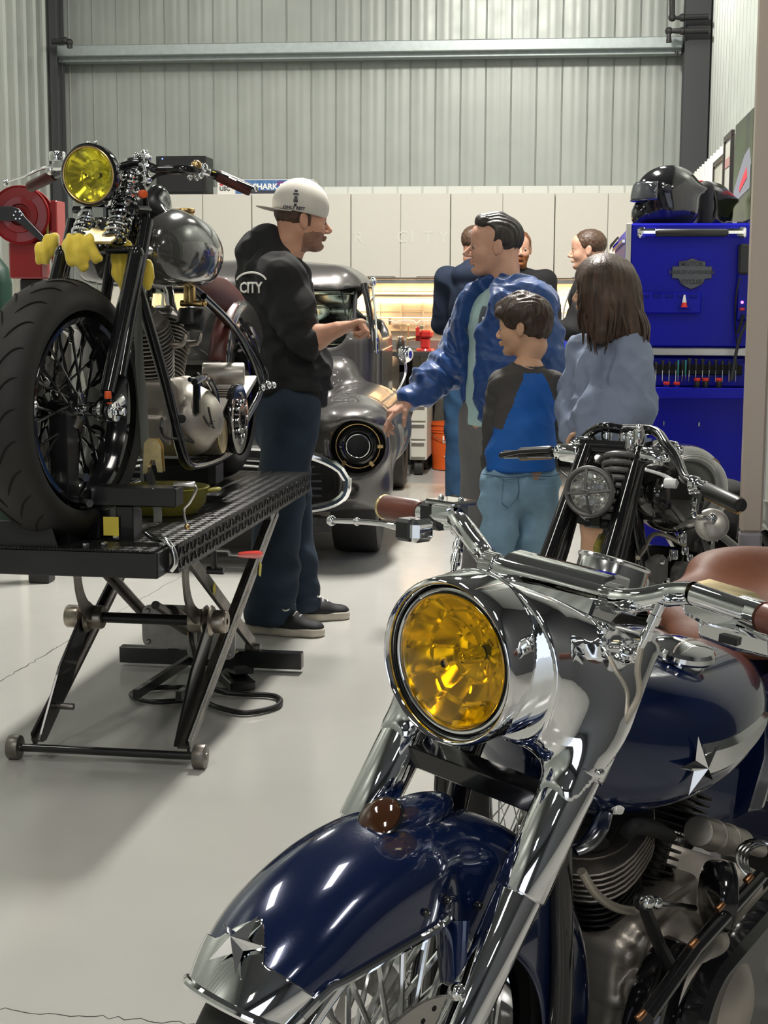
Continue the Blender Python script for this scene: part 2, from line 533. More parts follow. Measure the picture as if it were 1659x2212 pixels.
def corrug(x0, x1, pitch, rib, h, minor=2):
    """profile (along, out) of a ribbed steel sheet"""
    P = []; x = x0
    while x < x1:
        P += [(x, 0), (x+.006, h), (x+rib-.006, h), (x+rib, 0)]
        q = (pitch-rib)/(minor+1)
        for k in range(1, minor+1):
            c = x+rib+q*k; P += [(c-.022, 0), (c-.014, h*.08), (c+.014, h*.08), (c+.022, 0)]
        x += pitch
    P.append((x1, 0))
    return [p for p in P if p[0] <= x1]
def sheet(name, prof, o, ax, out, z0, z1, mat):
    mb = MB(); o, ax, out = V(o), V(ax), V(out)
    a = [o+ax*u+out*h for u, h in prof]
    vs = [p+V((0, 0, z0)) for p in a]+[p+V((0, 0, z1)) for p in a]; n = len(a)
    mb.add(vs, [(i, i+1, n+i+1, n+i) for i in range(n-1)])
    # backing so that the wall has a real thickness
    u0, u1 = prof[0][0], prof[-1][0]
    c = o+ax*((u0+u1)/2)-out*.06+V((0, 0, (z0+z1)/2))
    d = V((abs(ax.x)*(u1-u0)+abs(out.x)*.1, abs(ax.y)*(u1-u0)+abs(out.y)*.1, z1-z0))
    mb.box(c, d, b=.002)
    return struct(mb.build(name, mat, ang=20, fix=False))
P_ = corrug(XL-.1, XR+.1, .1985, .014, .010)
sheet('wall_back', P_, (0, YB, 0), (1, 0, 0), (0, -1, 0), 0, ZC, M['liner'])
P_ = corrug(4.6, YB, .1985, .03, .02)
sheet('wall_right', P_, (XR, 0, 0), (0, 1, 0), (-1, 0, 0), 0, ZC, M['liner'])
P_ = corrug(YF, YB, .22, .035, .022)
sheet('wall_left', P_, (XL, 0, 0), (0, 1, 0), (1, 0, 0), 0, ZC, M['liner'])
mb = MB(); mb.box(((XR+3.6)/2, 4.55, ZC/2), (3.6-XR, .1, ZC)); struct(mb.build('wall_side_return', M['liner_white']))
mb = MB(); mb.box((3.65, -2.25, ZC/2), (.1, 13.7, ZC)); struct(mb.build('wall_far_right', M['wall_dark']))
mb = MB(); mb.box((-3.4, YF, ZC/2), (1.6, .12, ZC)); mb.box((2.7, YF, ZC/2), (2.0, .12, ZC)); mb.box((-.45, YF, 4.6), (4.4, .12, 1.3))
struct(mb.build('wall_front', M['wall_dark']))
mb = MB(); mb.box((0, 1.7, ZC+.05), (12.5, 22, .1)); struct(mb.build('ceiling', M['ceil']))
# white wainscot liner: back and right wall
P_ = corrug(XL+.4, XR-.1, .1985, .016, .012, 0)
sheet('trim_4', P_, (0, YB-.03, 0), (1, 0, 0), (0, -1, 0), 0.0, 2.215, M['liner_white'])
P_ = corrug(4.7, YB-.3, .1985, .04, .025, 0)
sheet('trim_5', P_, (.885, 0, 0), (0, 1, 0), (-1, 0, 0), 0, 2.215, M['liner_white'])
# steel columns and girt
def hcol(x0, x1, y, name):
    mb = MB(); xc = (x0+x1)/2; w = x1-x0
    mb.box((xc, y-.09, ZC/2), (w, .014, ZC), b=.002); mb.box((xc, y+.09, ZC/2), (w, .014, ZC), b=.002); mb.box((xc, y, ZC/2), (.012, .18, ZC), b=.002)
    struct(mb.build(name, M['col']))
xa = atY(117, 200, 12.25).x; xb = atY(133, 200, 12.25).x
hcol(xa, xb, 12.25, 'trim_6')
xa = atY(1474, 200, 12.2).x; xb = atY(1529, 200, 12.2).x
hcol(xa, xb, 12.2, 'trim_7')
gz = atY(800, 108, 12.3).z
g0 = atY(120, 108, 12.3).x; g1 = atY(1474, 108, 12.2).x
mb = MB(); mb.box(((g0+g1)/2, 12.3, gz+.012), (g1-g0, .20, .085), b=.006); mb.box(((g0+g1)/2, 12.335, gz-.045), (g1-g0, .13, .04), b=.004)
struct(mb.build('trim_8', M['girt']))
# conduit around the columns
def pipe(name, pts, r=.022):
    mb = MB(); mb.tube(pts, r, 10)
    for p in pts[1:-1]: mb.ball(p, r*1.35, 10, 8)
    struct(mb.build(name, M['pipe']))
q = lambda px, py, y=12.02: atY(px, py, y)
pipe('trim_9', [q(1452, -40), q(1452, 38), q(1474, 38), q(1530, 36)])
pipe('trim_10', [q(1445, 92), q(1445, 67), q(1474, 67), q(1530, 66)])
pipe('trim_11', [q(112, 90), q(140, 88), q(150, 92), q(151, 104)])
pipe('trim_12', [q(1462, 110), q(1461, 120)], .012)
pipe('trim_13', [q(134, 126), q(138, 240), q(137, 330)], .004)
# base trims
mb = MB(); mb.box(((XL+XR)/2, YB-.075, .05), (XR-XL, .02, .1)); struct(mb.build('baseboard_back', M['black_trim']))

# high-bay lamps
def lamp(x, y, w, l, es=None, z=4.75, lab='', rot=0, W=60):
    t = thing('ceiling_lamp', lab, 'lamp', (x, y, z), rot)
    mb = MB(); mb.box((0, 0, .05), (w+.06, l+.06, .07)); mb.build('housing', M['black_trim'], t)
    mb = MB(); mb.box((0, 0, .008), (w, l, .012)); mb.build('diffuser', M['lamp'] if es is None else es, t)
    for s_ in (-1, 1):
        mb = MB(); mb.tube([(0, s_*l*.4, .08), (0, s_*l*.4, ZC-z)], .004, 6); mb.build('suspension_wire', M['steel'], t)
    al_ = bpy.data.lights.new('bay', 'AREA'); al_.shape = 'RECTANGLE'; al_.size = w; al_.size_y = l; al_.energy = W; al_.color = (1.0, .965, .90)
    ao = bpy.data.objects.new('lamp_light', al_); COL.objects.link(ao); ao.parent = t; ao.location = (0, 0, -.004)
    return t

# post of the bay in front of the tool chest
pl = onfloor(1590, 1600); 
M['post'] = pbr('beige square tube', (.52, .44, .37), .38, .2, rvar=.08, vscale=5)
M['post2'] = pbr('scuffed grey tube', (.36, .335, .36), .3, .3)
pd = 3.6
pc = at(1634, 800, pd)
mb = MB(); mb.box((pc.x, pc.y, (.80+ZC)/2), (.050, .050, ZC-.80), b=.006)
o = mb.build('steel_post', M['post'])
o['kind'] = 'structure'; o.name = 'trim_14'
mb = MB(); mb.box((pc.x, pc.y, .40), (.0515, .0515, .80), b=.006); mb.box((pc.x, pc.y, .005), (.14, .14, .01), b=.002)
o = mb.build('trim_15', M['post2']); struct(o)
# ------------------------------------------------------------------ the blue motorcycle in front
hl = at(982, 1427, 2.0)
_h = heading(43); _l = math.radians(-5)
_R = Matrix.Rotation(_h, 3, 'Z') @ Matrix.Rotation(_l, 3, 'X')
LZ = .875
o_ = hl - _R @ V((.2, 0, LZ))
FF = Frame(o_, _h, _l)
FB = Frame(o_, heading(33), _l)
TF = FB.I @ FF.M
blue = place(thing('motorcycle', 'deep blue and chrome motorcycle with a large yellow headlight, nearest to the camera', 'motorcycle'), FB)
LS = .14
pA = FF.side(1228, 1700, LS); pB = FF.side(1045, 2100, LS)
sl_ = (pB.x-pA.x)/(pB.z-pA.z)
def leg(z, y=0): return V((pA.x+sl_*(z-pA.z), y, z))
# -- forks
for y in (-LS, LS):
    mb = MB(); mb.cyl(leg(.800, y), leg(.742, y), .0395, .0395, 40, .003); mb.cyl(leg(.76, y), leg(.60, y), .0350, .0350, 40, .004)
    mb.build('fork_cover', M['chrome'], blue, T=TF)
    mb = MB(); mb.cyl(leg(.61, y), leg(.36, y), .031, .028, 40, .004)
    mb.ball(leg(.50, y*.96)+V((.034, 0, 0)), .012)
    mb.cyl(leg(.50, y)+V((.0, 0, 0)), leg(.50, y)+V((.04, 0, -.004)), .012, .009, 14, .003)
    mb.ball(leg(.36, y), (.034, .034, .045), 20, 12)
    mb.build('fork_leg', M['chrome'], blue, T=TF)
# -- headlight nacelle
def nac():
    s = SDF(); L = np.array([.2, 0, LZ])
    s.cap(L+[-.045, 0, .0], L+[-.10, 0, .0], .1115, .108, k=.01)
    s.ell(L+[-.12, 0, -.005], (.13, .105, .112), k=.05)
    for y in (-LS, LS):
        a = leg(LZ+.03, y*.96); b = leg(.72, y)
        s.cap(a, b, .040, .038, k=.04)
        c = leg(LZ-.015, y*.6)
        s.cap(L+[-.09, y*.42, -.008], c, .080, .050, k=.05)
        s.ell(leg(LZ-.05, y*.75)+V((.012, 0, 0)), (.055, .055, .10), k=.05)
        s.cap(L+[-.09, y*.35, -.035], leg(.775, y*.90)+V((.008, 0, 0)), .070, .030, k=.04)
    s.cap(leg(LZ+.06, -.09), leg(LZ+.06, .09), .05, k=.05)
    s.ell(L+[-.10, 0, -.165], (.16, .095, .075), k=.03, op='s')
    s.cap(L+[-.085, 0, 0], L+[.1, 0, 0], .102, .104, k=.004, op='s')
    s.plane(L+[-.044, 0, 0], (1, 0, 0), k=.003)
    s.plane((.14, 0, LZ+.110), (-.44, 0, .90), k=.02)
    s.plane(leg(.755), (sl_, 0, -1), k=.003)
    return s
nac().build('headlight_nacelle', M['chrome'], blue, h=.0042, it=3).data.transform(TF)
n_ = V((1, 0, -.02)).normalized()
Lc = V((.2, 0, LZ))
mb = MB()
mb.lathe([(.1115, -.052), (.1125, -.03), (.1125, -.004), (.1115, .012), (.109, .018), (.1065, .020), (.104, .018), (.102, .012), (.1, .004)], Lc, n_, 96, sy=1)
mb.torus(Lc-n_*.050, n_, .1122, .0020, 96, 8)
mb.build('headlight_bezel', M['chrome'], blue, T=TF, ang=60)
mb = MB(); mb.lathe([(.1005, .008), (.0955, -.006), (.0945, -.02)], Lc, n_, 64); mb.build('bezel_liner', M['black_gloss'], blue, T=TF)
mb = MB(); mb.torus(Lc+n_*.003, n_, .0945, .0035, 80, 10); mb.build('lens_ring', M['chrome'], blue, T=TF)
def amber(name, col, rough=.03):
    m = pbr(name, col, rough, 0, trans=1.0, ior=1.45)
    return m
M['amber'] = amber('yellow headlight glass', (1.0, .72, .015))
M['yellowglass'] = amber('lemon headlight glass', (1.0, .95, .22))
M['reflector'] = pbr('silvered reflector', (.96, .94, .88), .18, 1)
def lampcup(parent, C, n, R, T, glass, facets=True, dep=.055, bulge=.016, na=12, nr=3, amp=1.0):
    """reflector bowl, bulb, shield and glass"""
    x, y, z = frame_of(n)
    mb = MB(); k = 24
    def fn(i, j):
        a = 2*PI*i; t = j; r = R*.97*(.12+.88*t)
        h = -dep*(1-t**1.6)
        if facets:
            ci = int(i*na*.9999); cj = int(t*nr*.9999); rr = random.Random(ci*31+cj*7+3); q1, q2, q3 = rr.uniform(-1, 1), rr.uniform(-1, 1), rr.uniform(-1, 1)
            h += amp*R*(.02*q1+.13*q2*((i*na) % 1-.5)+.10*q3*((t*nr) % 1-.5))*min(1, t*3)*(1 if t < .93 else 0)
        return C+x*(r*math.cos(a))+y*(r*math.sin(a))+z*(h-.004)
    mb.surf(fn, 96, 25, cu=True); mb.build('reflector', M['reflector'], parent, T=T, ang=20 if facets else 60)
    mb = MB(); mb.cyl(C-z*dep, C-z*(dep*.45), R*.13, R*.10, 16, .002); mb.ball(C-z*(dep*.42), R*.10, 14, 8)
    mb.build('bulb', M['chrome2'], parent, T=T)
    mb = MB()
    prof = [(R*math.sin(t*PI/2/8), bulge*(1-(t/8)**2)) for t in range(0, 9)]
    prof = [(max(R*t/10, .0004), bulge*(1-(t/10)**2)) for t in range(0, 11)]
    o2 = mb.lathe(prof, C, z, 64).build('headlight_glass', glass, parent, T=T, ang=80, solid=.003)
    return o2
lampcup(blue, Lc+n_*.004, n_, .0925, TF, M['amber'])
# bolts on the nacelle
for px_, py_ in ((1365, 1412), (1285, 1668)):
    mb = MB(); p = FF.side(px_, py_, LS+.03); mb.cyl(p-V((0, .012, 0)), p+V((0, .012, 0)), .0085, .007, 12, .002); mb.torus(p+V((0, .004, 0)), (0, 1, 0), .009, .003, 18, 8)
    mb.build('acorn_bolt', M['chrome'], blue, T=TF)
# dark lower clamp
mb = MB(); mb.beam(leg(.70, -LS*.9)-V((.01, 0, 0)), leg(.70, LS*.9)-V((.01, 0, 0)), .05, .028); mb.build('lower_clamp', M['black_gloss'], blue, T=TF)
# -- handlebar
def FS(px, py, y): return FF.side(px, py, y)
bz = (FS(1285, 1290, .1)+V(FS(1100, 1225, -.1)))*.5
rise = V((bz.x, 0, bz.z))
def sym(p): return V((p.x, -p.y, p.z))
bl = [V((bz.x, 0, bz.z)), V((bz.x, -.095, bz.z)), FS(1045, 1195, -.155), FS(1005, 1142, -.21), FS(985, 1118, -.25)]
br = [V((bz.x, 0, bz.z)), V((bz.x, .095, bz.z)), FS(1370, 1297, .15), FS(1450, 1284, .2), FS(1500, 1283, .24)]
gl0 = FS(912, 1107, -.335); gl1 = FS(826, 1094, -.43)
gr0 = FS(1640, 1330, .335); gr1 = FS(1760, 1370, .43)
mb = MB(); mb.tube(bl[::-1]+br[1:], .0158, 20, k=8, caps=False); mb.tube([bl[-1], gl0], .0155, 16); mb.tube([br[-1], gr0, gr1], .0150, 16)
mb.build('handlebar', M['chrome'], blue, T=TF)
for s_, y in ((-1, -.105), (1, .105)):
    mb = MB(); mb.cyl(V((bz.x, y-.012, bz.z)), V((bz.x, y+.012, bz.z)), .0185, .0185, 24, .002)
    for k in range(24):
        a = 2*PI*k/24; mb.box(V((bz.x+.0185*math.cos(a), y, bz.z+.0185*math.sin(a))), (.003, .022, .003))
    mb.build('knurled_collar', M['chrome2'], blue, T=TF)
# riser cover: curved chrome plate facing forward
p0 = FS(1128, 1198, -.085); p1 = FS(1292, 1250, .085); p2 = FS(1100, 1240, -.085)
mb = MB()
zt = (p0.z+p1.z)/2; xt = (p0.x+p1.x)/2
prof = [(xt-.05, zt-.006), (xt-.02, zt+.004), (xt+.008, zt+.002), (xt+.022, zt-.008), (xt+.030, zt-.022), (xt+.06, zt-.085), (xt+.045, zt-.09), (xt-.04, zt-.05)]
mb.prism(prof, (0, -.088, 0), (1, 0, 0), (0, 0, 1), (0, 1, 0), .176, .004)
mb.build('riser_cover', M['chrome'], blue, T=TF, ang=28)
# speedometer drum behind
mb = MB(); c = FS(1262, 1222, .0)+V((-.07, 0, -.02)); ax = V((-.35, 0, 1)).normalized()
mb.cyl(c-ax*.05, c+ax*.018, .052, .052, 48, .003); mb.torus(c+ax*.016, ax, .051, .004, 48, 8)
mb.build('speedometer', M['chrome2'], blue, T=TF)
# left (viewer) hand controls
dl = (gl1-gl0).normalized()
mb = MB(); mb.tube([gl0+dl*.002, gl0+dl*.01, gl1-dl*.012, gl1-dl*.003, gl1], [.0165, .0195, .0195, .0175, .010], 24)
mb.build('hand_grip', M['brown_grip'], blue, T=TF)
mb = MB(); mb.torus(gl1-dl*.006, dl, .0165, .004, 24, 8); mb.build('grip_end_ring', M['zinc'], blue, T=TF)
c = FS(948, 1112, -.30)
Rl = Matrix(frame_of(dl, (0, 0, 1))).transposed()
mb = MB(); mb.box(c, (.046, .044, .05), Rl, .007); mb.build('switch_housing', M['black_satin'], blue, T=TF)
mb = MB(); c2 = FS(972, 1103, -.275); mb.box(c2, (.046, .03, .05), Rl, .008); mb.box(c2+V((0, 0, .014)), (.052, .008, .066), Rl, .003)
for k in (-1, 1): mb.ball(c2+V((0, 0, .019))+dl*.022*k, .005, 10, 8)
mb.build('brake_reservoir', M['chrome'], blue, T=TF)
mb = MB(); c3 = FS(905, 1140, -.29)+V((.02, 0, 0)); mb.box(c3, (.036, .034, .036), Rl, .005); mb.build('switch_block', M['black_satin'], blue, T=TF)
mb = MB(); mb.box(FS(925, 1142, -.275)+V((.02, 0, 0)), (.042, .036, .03), Rl, .008); mb.build('master_cylinder', M['chrome'], blue, T=TF)
lv = [FS(930, 1134, -.28), FS(880, 1134, -.33), FS(845, 1128, -.37), FS(790, 1124, -.42), FS(735, 1122, -.47)]
lv = [p+V((.02, 0, 0)) for p in lv]
mb = MB(); mb.tube(lv, [.008, .009, .0065, .006, .0055], 10, k=6, flat=.7); mb.ball(lv[-1], .0085); mb.ball(lv[-2], .0065)
mb.build('brake_lever', M['chrome'], blue, T=TF)
# clamps where the hoses leave the bar
def fitting(top, bot, name='hose_fitting'):
    d = (bot-top); L = d.length; d.normalize(); mb = MB()
    mb.lathe([(.004, 0), (.0065, .0), (.0065, L*.25), (.0085, L*.27), (.0085, L*.45), (.0055, L*.47), (.0055, L*.58), (.008, L*.6), (.008, L*.8), (.005, L*.82), (.004, L)], top, d, 12)
    return mb.build(name, M['chrome'], blue, T=TF, ang=40)
fitting(FS(996, 1150, -.235), FS(998, 1232, -.20)+V((.02, 0, 0)))
mb = MB(); q0 = FS(992, 1142, -.235); mb.ball(q0, .014, 14, 10); mb.cyl(q0+dl*-.02, q0+dl*.03, .006, .006, 12, .001); mb.ball(FS(1012, 1152, -.22), .008)
mb.build('banjo_bolt', M['chrome'], blue, T=TF)
mb = MB(); mb.tube([FS(1010, 1150, -.22), FS(1022, 1185, -.2), FS(1040, 1225, -.15), FS(1060, 1245, -.12)], .004, 8, k=5); mb.build('clutch_cable', M['cable'], blue, T=TF)
# right (viewer) hand controls: big polished clutch master cylinder
q0 = FS(1452, 1284, .20)
mb = MB(); mb.ball(q0, .013, 14, 10); mb.ball(q0+V((0, .012, .006)), .007); mb.cyl(q0+V((.0, -.01, 0)), q0+V((.012, .03, -.004)), .006, .006, 12, .001); mb.build('banjo_bolt', M['chrome'], blue, T=TF)
fitting(FS(1447, 1300, .205)+V((.02, 0, 0)), FS(1408, 1392, .19)+V((.025, 0, 0)))
mb = MB(); hp = [FS(1408, 1392, .19)+V((.025, 0, 0)), FS(1396, 1440, .19)+V((.02, 0, 0)), FS(1380, 1500, .19)+V((.0, 0, 0)), FS(1352, 1555, .18), FS(1322, 1578, .17)-V((.03, 0, 0))]
M['braid'] = pbr('steel braided hose', (.55, .50, .42), .35, .8, bump=.6, bscale=900)
mb.tube(hp, .0042, 10, k=8); mb.build('braided_hose', M['braid'], blue, T=TF)
# cylinder body drawn as an outline in the plane across the bar, with real depth
def slab(pts, y, x0, x1, mat, name, bev=.004, off=0):
    P = [FS(a, b, y) for a, b in pts]; xm = sum(p.x for p in P)/len(P)
    # outline in a plane facing forward: (y, z)
    Q = [FF.cross(a, b, xm) for a, b in pts]
    mb = MB(); mb.prism([(q.y, q.z) for q in Q], (xm+x0, 0, 0), (0, 1, 0), (0, 0, 1), (1, 0, 0), x1-x0, bev)
    return mb.build(name, mat, blue, T=TF, ang=40)
slab([(1498, 1268), (1512, 1262), (1610, 1290), (1622, 1300), (1618, 1342), (1560, 1356), (1500, 1322), (1492, 1296)], .26, -.02, .03, M['chrome'], 'clutch_master_cylinder', .008)
slab([(1500, 1262), (1514, 1255), (1612, 1284), (1626, 1296), (1618, 1302), (1500, 1270)], .26, -.024, .034, M['zinc'], 'reservoir_lid', .003)  # gold reflection on the lid put into its colour with the yellow plate material
slab([(1556, 1330), (1582, 1322), (1720, 1362), (1720, 1408), (1640, 1392), (1560, 1362)], .30, .02, .062, M['chrome'], 'lever_bracket', .007)
slab([(1612, 1352), (1650, 1362), (1648, 1378), (1610, 1368)], .30, .058, .068, M['black_satin'], 'bracket_slot', .002)
mb = MB(); mb.tube([gr0-(gr1-gr0)*.3, gr0+(gr1-gr0)*.1], .0195, 20); mb.build('switch_collar', M['chrome'], blue, T=TF)
mb = MB(); mb.tube([gr0+(gr1-gr0)*.15, gr1], .019, 20); mb.build('hand_grip', M['brown_grip'], blue, T=TF)

# -- front wheel
WC = V((.30, 0, .312))
def wheel(parent, C, R, w, rimR, nsp, T, spmat, rimmat, spr=.0032, hub=.035, hubw=.05, tread=None, name='front_wheel', flat=.8, straight=False, yax=V((0, 1, 0))):
    wmb = MB()
    P = []                          # tyre cross-section
    h = R-rimR
    for k in range(25):
        a = PI*(k/24)*1.24-PI*.12
        P.append((rimR+h*.42+h*.58*math.sin(a) if math.sin(a) > 0 else rimR+h*.42+h*.5*math.sin(a), math.cos(a)*w/2))
    prof = [(r, yy) for r, yy in P]
    wmb.lathe(prof, C, yax, 96)
    ty = wmb.build('tyre', M['rubber'], parent, T=T, ang=60)
    m2 = MB(); m2.lathe([(rimR+.012, -w*.36), (rimR+.006, -w*.40), (rimR-.006, -w*.39), (rimR-.012, -w*.28), (rimR-.022, -w*.16), (rimR-.022, w*.16), (rimR-.012, w*.28), (rimR-.006, w*.39), (rimR+.006, w*.40), (rimR+.012, w*.36)], C, yax, 96)
    rm_ = m2.build('rim', rimmat, parent, T=T, ang=50, solid=.003)
    m3 = MB(); m3.lathe([(.006, -hubw), (hub*.5, -hubw), (hub, -hubw*.86), (hub, -hubw*.72), (hub*.55, -hubw*.6), (hub*.5, 0), (hub*.55, hubw*.6), (hub, hubw*.72), (hub, hubw*.86), (hub*.5, hubw), (.006, hubw)], C, yax, 40)
    m3.cyl(C-yax*hubw*1.9, C+yax*hubw*1.9, .010, .010, 16, .002)
    m3.build('hub', rimmat, parent, T=T)
    sp = MB()
    for i in range(nsp):
        sd = 1 if i % 2 else -1; a = 2*PI*i/nsp
        off = 0 if straight else (.45 if (i//2) % 2 else -.45)
        x = V((1, 0, 0)); zz = V((0, 0, 1))
        def rad(an): return x*math.cos(an)+zz*math.sin(an)
        m4 = MB()
        m4.cyl(C+yax*(sd*hubw*.78)+rad(a+off)*hub*.9, C+yax*(sd*.008)+rad(a)*(rimR-.018), spr, spr, 7)
        m4.cyl(C+yax*(sd*.010)+rad(a)*(rimR-.055), C+yax*(sd*.008)+rad(a)*(rimR-.018), spr*1.5, spr*1.5, 7)
        m4.build('spoke', spmat, parent, T=T)
    return ty
wheel(blue, WC, .338, .13, .238, 48, TF, M['chrome2'], M['chrome'], spr=.0042, hub=.05, straight=True)
# perforated discs
M['disc'] = pbr('brushed brake disc', (.62, .60, .57), .25, 1, rvar=.08, vscale=60)
for y in (.075, -.075):
    mb = MB(); C = WC+V((0, y, 0)); mb.lathe([(.095, -.0025), (.146, -.0025), (.146, .0025), (.095, .0025), (.095, -.0025)], C, (0, 1, 0), 80)
    for k in range(8):
        a = 2*PI*k/8; mb.beam(C+V((.04*math.cos(a), 0, .04*math.sin(a))), C+V((.1*math.cos(a+.3), 0, .1*math.sin(a+.3))), .004, .022, up=(0, 1, 0))
    d_ = mb.build('brake_disc', M['disc'], blue, T=TF)
    if y > 0:
        mb = MB()
        for k in range(40):
            a = 2*PI*k/40; r = (.108, .120, .132)[k % 3]
            mb.cyl(C+V((r*math.cos(a), .0022, r*math.sin(a))), C+V((r*math.cos(a), .0032, r*math.sin(a))), .004, .004, 10)
        h_ = mb.build('disc_holes', M['black_matte'], blue, T=TF)
# -- front fender
FC = V((.288, 0, .295)); FR = .388
rA = FS(640, 2165, .09); rB = FS(975, 1985, .098)
def r_in(phi):
    d = V((math.cos(phi), 0, math.sin(phi)))
    # intersection of the ray from FC with the rail line
    a = V((rA.x-FC.x, rA.z-FC.z)); b = V((rB.x-FC.x, rB.z-FC.z)); e = b-a
    den = d.x*e.y-d.z*e.x
    t = (a.x*e.y-a.y*e.x)/den if abs(den) > 1e-6 else .3
    if t < .05 or t > .5: t = .5
    return t
phA = math.atan2(rA.z-FC.z, rA.x-FC.x); phB = math.atan2(rB.z-FC.z, rB.x-FC.x)
def fend(phi, t, grow=0.0):
    """phi: angle round the wheel, t 0..1 from right skirt over the crown to the left skirt"""
    R = FR+grow+.004*math.cos((phi-phA)*2)
    ri = r_in(phi) if phi < phB else lerp(r_in(phB), FR-.155, min(1, (phi-phB)/.25))
    ri = max(ri, FR-.165)
    hw = .098+grow-.012*math.exp(-((phi-phB-.10)/.13)**2)
    if phi < phA+.22: hw *= 1-.28*((phA+.22-phi)/.36)**2
    depth = R-ri
    s = (t-.5)*2                    # -1..1
    a = abs(s)
    if a < .55:
        q = a/.55*PI/2*1.0
        y = hw*math.sin(q)**.85*.97; r = R-.055*(1-math.cos(q))
    else:
        q = (a-.55)/.45
        y = hw*(.97+.03*math.sin(q*PI/2)); r = R-.055-(max(depth-.055, .002))*q
    y = math.copysign(y, s)
    return V((FC.x+r*math.cos(phi), y, FC.z+r*math.sin(phi)))
ph0 = phA-.02; ph1 = math.radians(205)
def fender_mb(a0, a1, nu, grow=0.0):
    mb = MB(); mb.surf(lambda i, j: fend(a0+(a1-a0)*i, j, grow), nu, 41); return mb
fender_mb(ph0+.02, ph1, 90).build('front_fender', M['blue_paint'], blue, T=TF, ang=60, solid=.003, off=-1)
tip = MB()
def tipf(i, j):
    s = abs(j-.5)*2
    edge = ph0+.055+.12*max(0, 1-s/.14)+.03*s  # rear edge: wedge under the star
    a = ph0-.10*(1-s**2)+(edge-(ph0-.10*(1-s**2)))*i
    p = fend(a, j, .0025)
    return p
tip.surf(tipf, 26, 61); tip.build('fender_tip', M['chrome'], blue, T=TF, ang=70, solid=.003, off=-1)
mb = MB(); mb.tube([tipf(0, j/60) for j in range(61)], .0065, 10)
for y in (1, -1):
    tt = 1 if y > 0 else 0
    mb.tube([tipf(0, tt)]+[fend(lerp(ph0+.02, phB, i/14), tt, .002) for i in range(15)], .0062, 10)
mb.build('fender_rail', M['chrome'], blue, T=TF)
# star ornament on the tip
def starmb(C, n, up, R, r, n5=5, h=.012, rot=0):
    x, y, z = frame_of(n, up); mb = MB(); vs = [C+z*h]
    for i in range(2*n5):
        a = PI/2+rot+PI*i/n5; q = R if i % 2 == 0 else r
        vs.append(C+x*(q*math.cos(a))+y*(q*math.sin(a)))
    vs.append(C-z*.004)
    fs = [(0, 1+i, 1+(i+1) % (2*n5)) for i in range(2*n5)]+[(2*n5+1, 1+(i+1) % (2*n5), 1+i) for i in range(2*n5)]
    mb.add(vs, fs); return mb
ps = fend(ph0+.07, .5, .004); nn = (ps-FC).normalized(); up_ = V((-nn.z, 0, nn.x))
starmb(ps+nn*.004, nn, up_, .040, .013, h=.02).build('star_emblem', M['chrome'], blue, T=TF, ang=5)
# marker lamp on the fender
pm = fend(math.radians(94), .5); pm = FF.side(850, 1798, 0) if False else pm
cM = V((FC.x+(FR+.002)*math.cos(math.radians(87)), 0, FC.z+(FR-.004)*math.sin(math.radians(87))))
nM = V((.55, 0, 1)).normalized(); tM = V((1, 0, -.25)).normalized()
mb = MB(); Rm = Matrix((V((1, 0, -.1)).normalized(), V((0, 1, 0)), V((.1, 0, 1)).normalized())).transposed()
mb.ball(cM+V((-.035, 0, -.004)), (.085, .037, .024), 24, 14, Rm); mb.build('marker_housing', M['blue_paint'], blue, T=TF)
M['smoke_amber'] = pbr('smoked amber lens', (.05, .018, .008), .08, coat=.6)
nl = V((.62, 0, .80)).normalized()
mb = MB(); cc = cM+V((.016, 0, .013)); mb.lathe([(.0002, .007), (.012, .0062), (.022, .004), (.028, .0005), (.029, -.004)], cc, nl, 32); mb.build('marker_lens', M['smoke_amber'], blue, T=TF)
mb = MB(); mb.torus(cc-nl*.003, nl, .0295, .0026, 40, 8); mb.build('marker_ring', M['black_gloss'], blue, T=TF)
# fender strut and bolts beside the fork
mb = MB()
mb.tube([fend(phB+.05, 1), V((.29, .112, .50)), leg(.49, .125)], [.03, .022, .012], 12, flat=.35)
mb.build('fender_bracket', M['blue_paint'], blue, T=TF)
for px_, py_ in ((920, 1972), (968, 1945), (1036, 1957)):
    p = FF.side(px_, py_, .098); mb = MB(); mb.cyl(p-V((0, .006, 0)), p+V((0, .004, 0)), .006, .005, 12, .001); mb.build('fender_bolt', M['black_gloss'], blue, T=TF)
# -- tank (body axes)
def CX(px, py, x): return FB.cross(px, py, x)
tx0, tx1 = .02, -.58
def tanksec(x):
    u = (tx0-x)/(tx0-tx1)
    w = .075+.135*math.sin(min(1, u/.42)*PI/2)**.8 if u < .42 else .21*(1-.42*((u-.42)/.58)**2)
    e = math.sqrt(max(0, 1-((u-.5)/.5)**6))
    zt = lerp(.83, .80, u)-.02*abs(u-.35); zb = .585+.05*u
    zc = lerp(.70, .71, u)
    return w*max(e, .02), zc+(zt-zc)*max(e, .05), zc-(zc-zb)*max(e, .05), zc
def tank_pt(x, t):
    w, zt, zb, zc = tanksec(x)
    a = 2*PI*t; c, s_ = math.cos(a), math.sin(a)
    ex = .72
    y = w*math.copysign(abs(c)**ex, c); z = (zt-zc if s_ > 0 else zc-zb)*math.copysign(abs(s_)**.82, s_)+zc
    if s_ > 0: z -= .018*math.exp(-(y/.028)**2)
    return V((x, y, z))
mb = MB(); N_ = 48
xs_ = [tx0-(tx0-tx1)*(.5-.5*math.cos(PI*i/N_)) for i in range(N_+1)]
mb.loft([[tank_pt(x, j/72) for j in range(72)] for x in xs_])
mb.build('fuel_tank', M['blue_paint'], blue, ang=70)
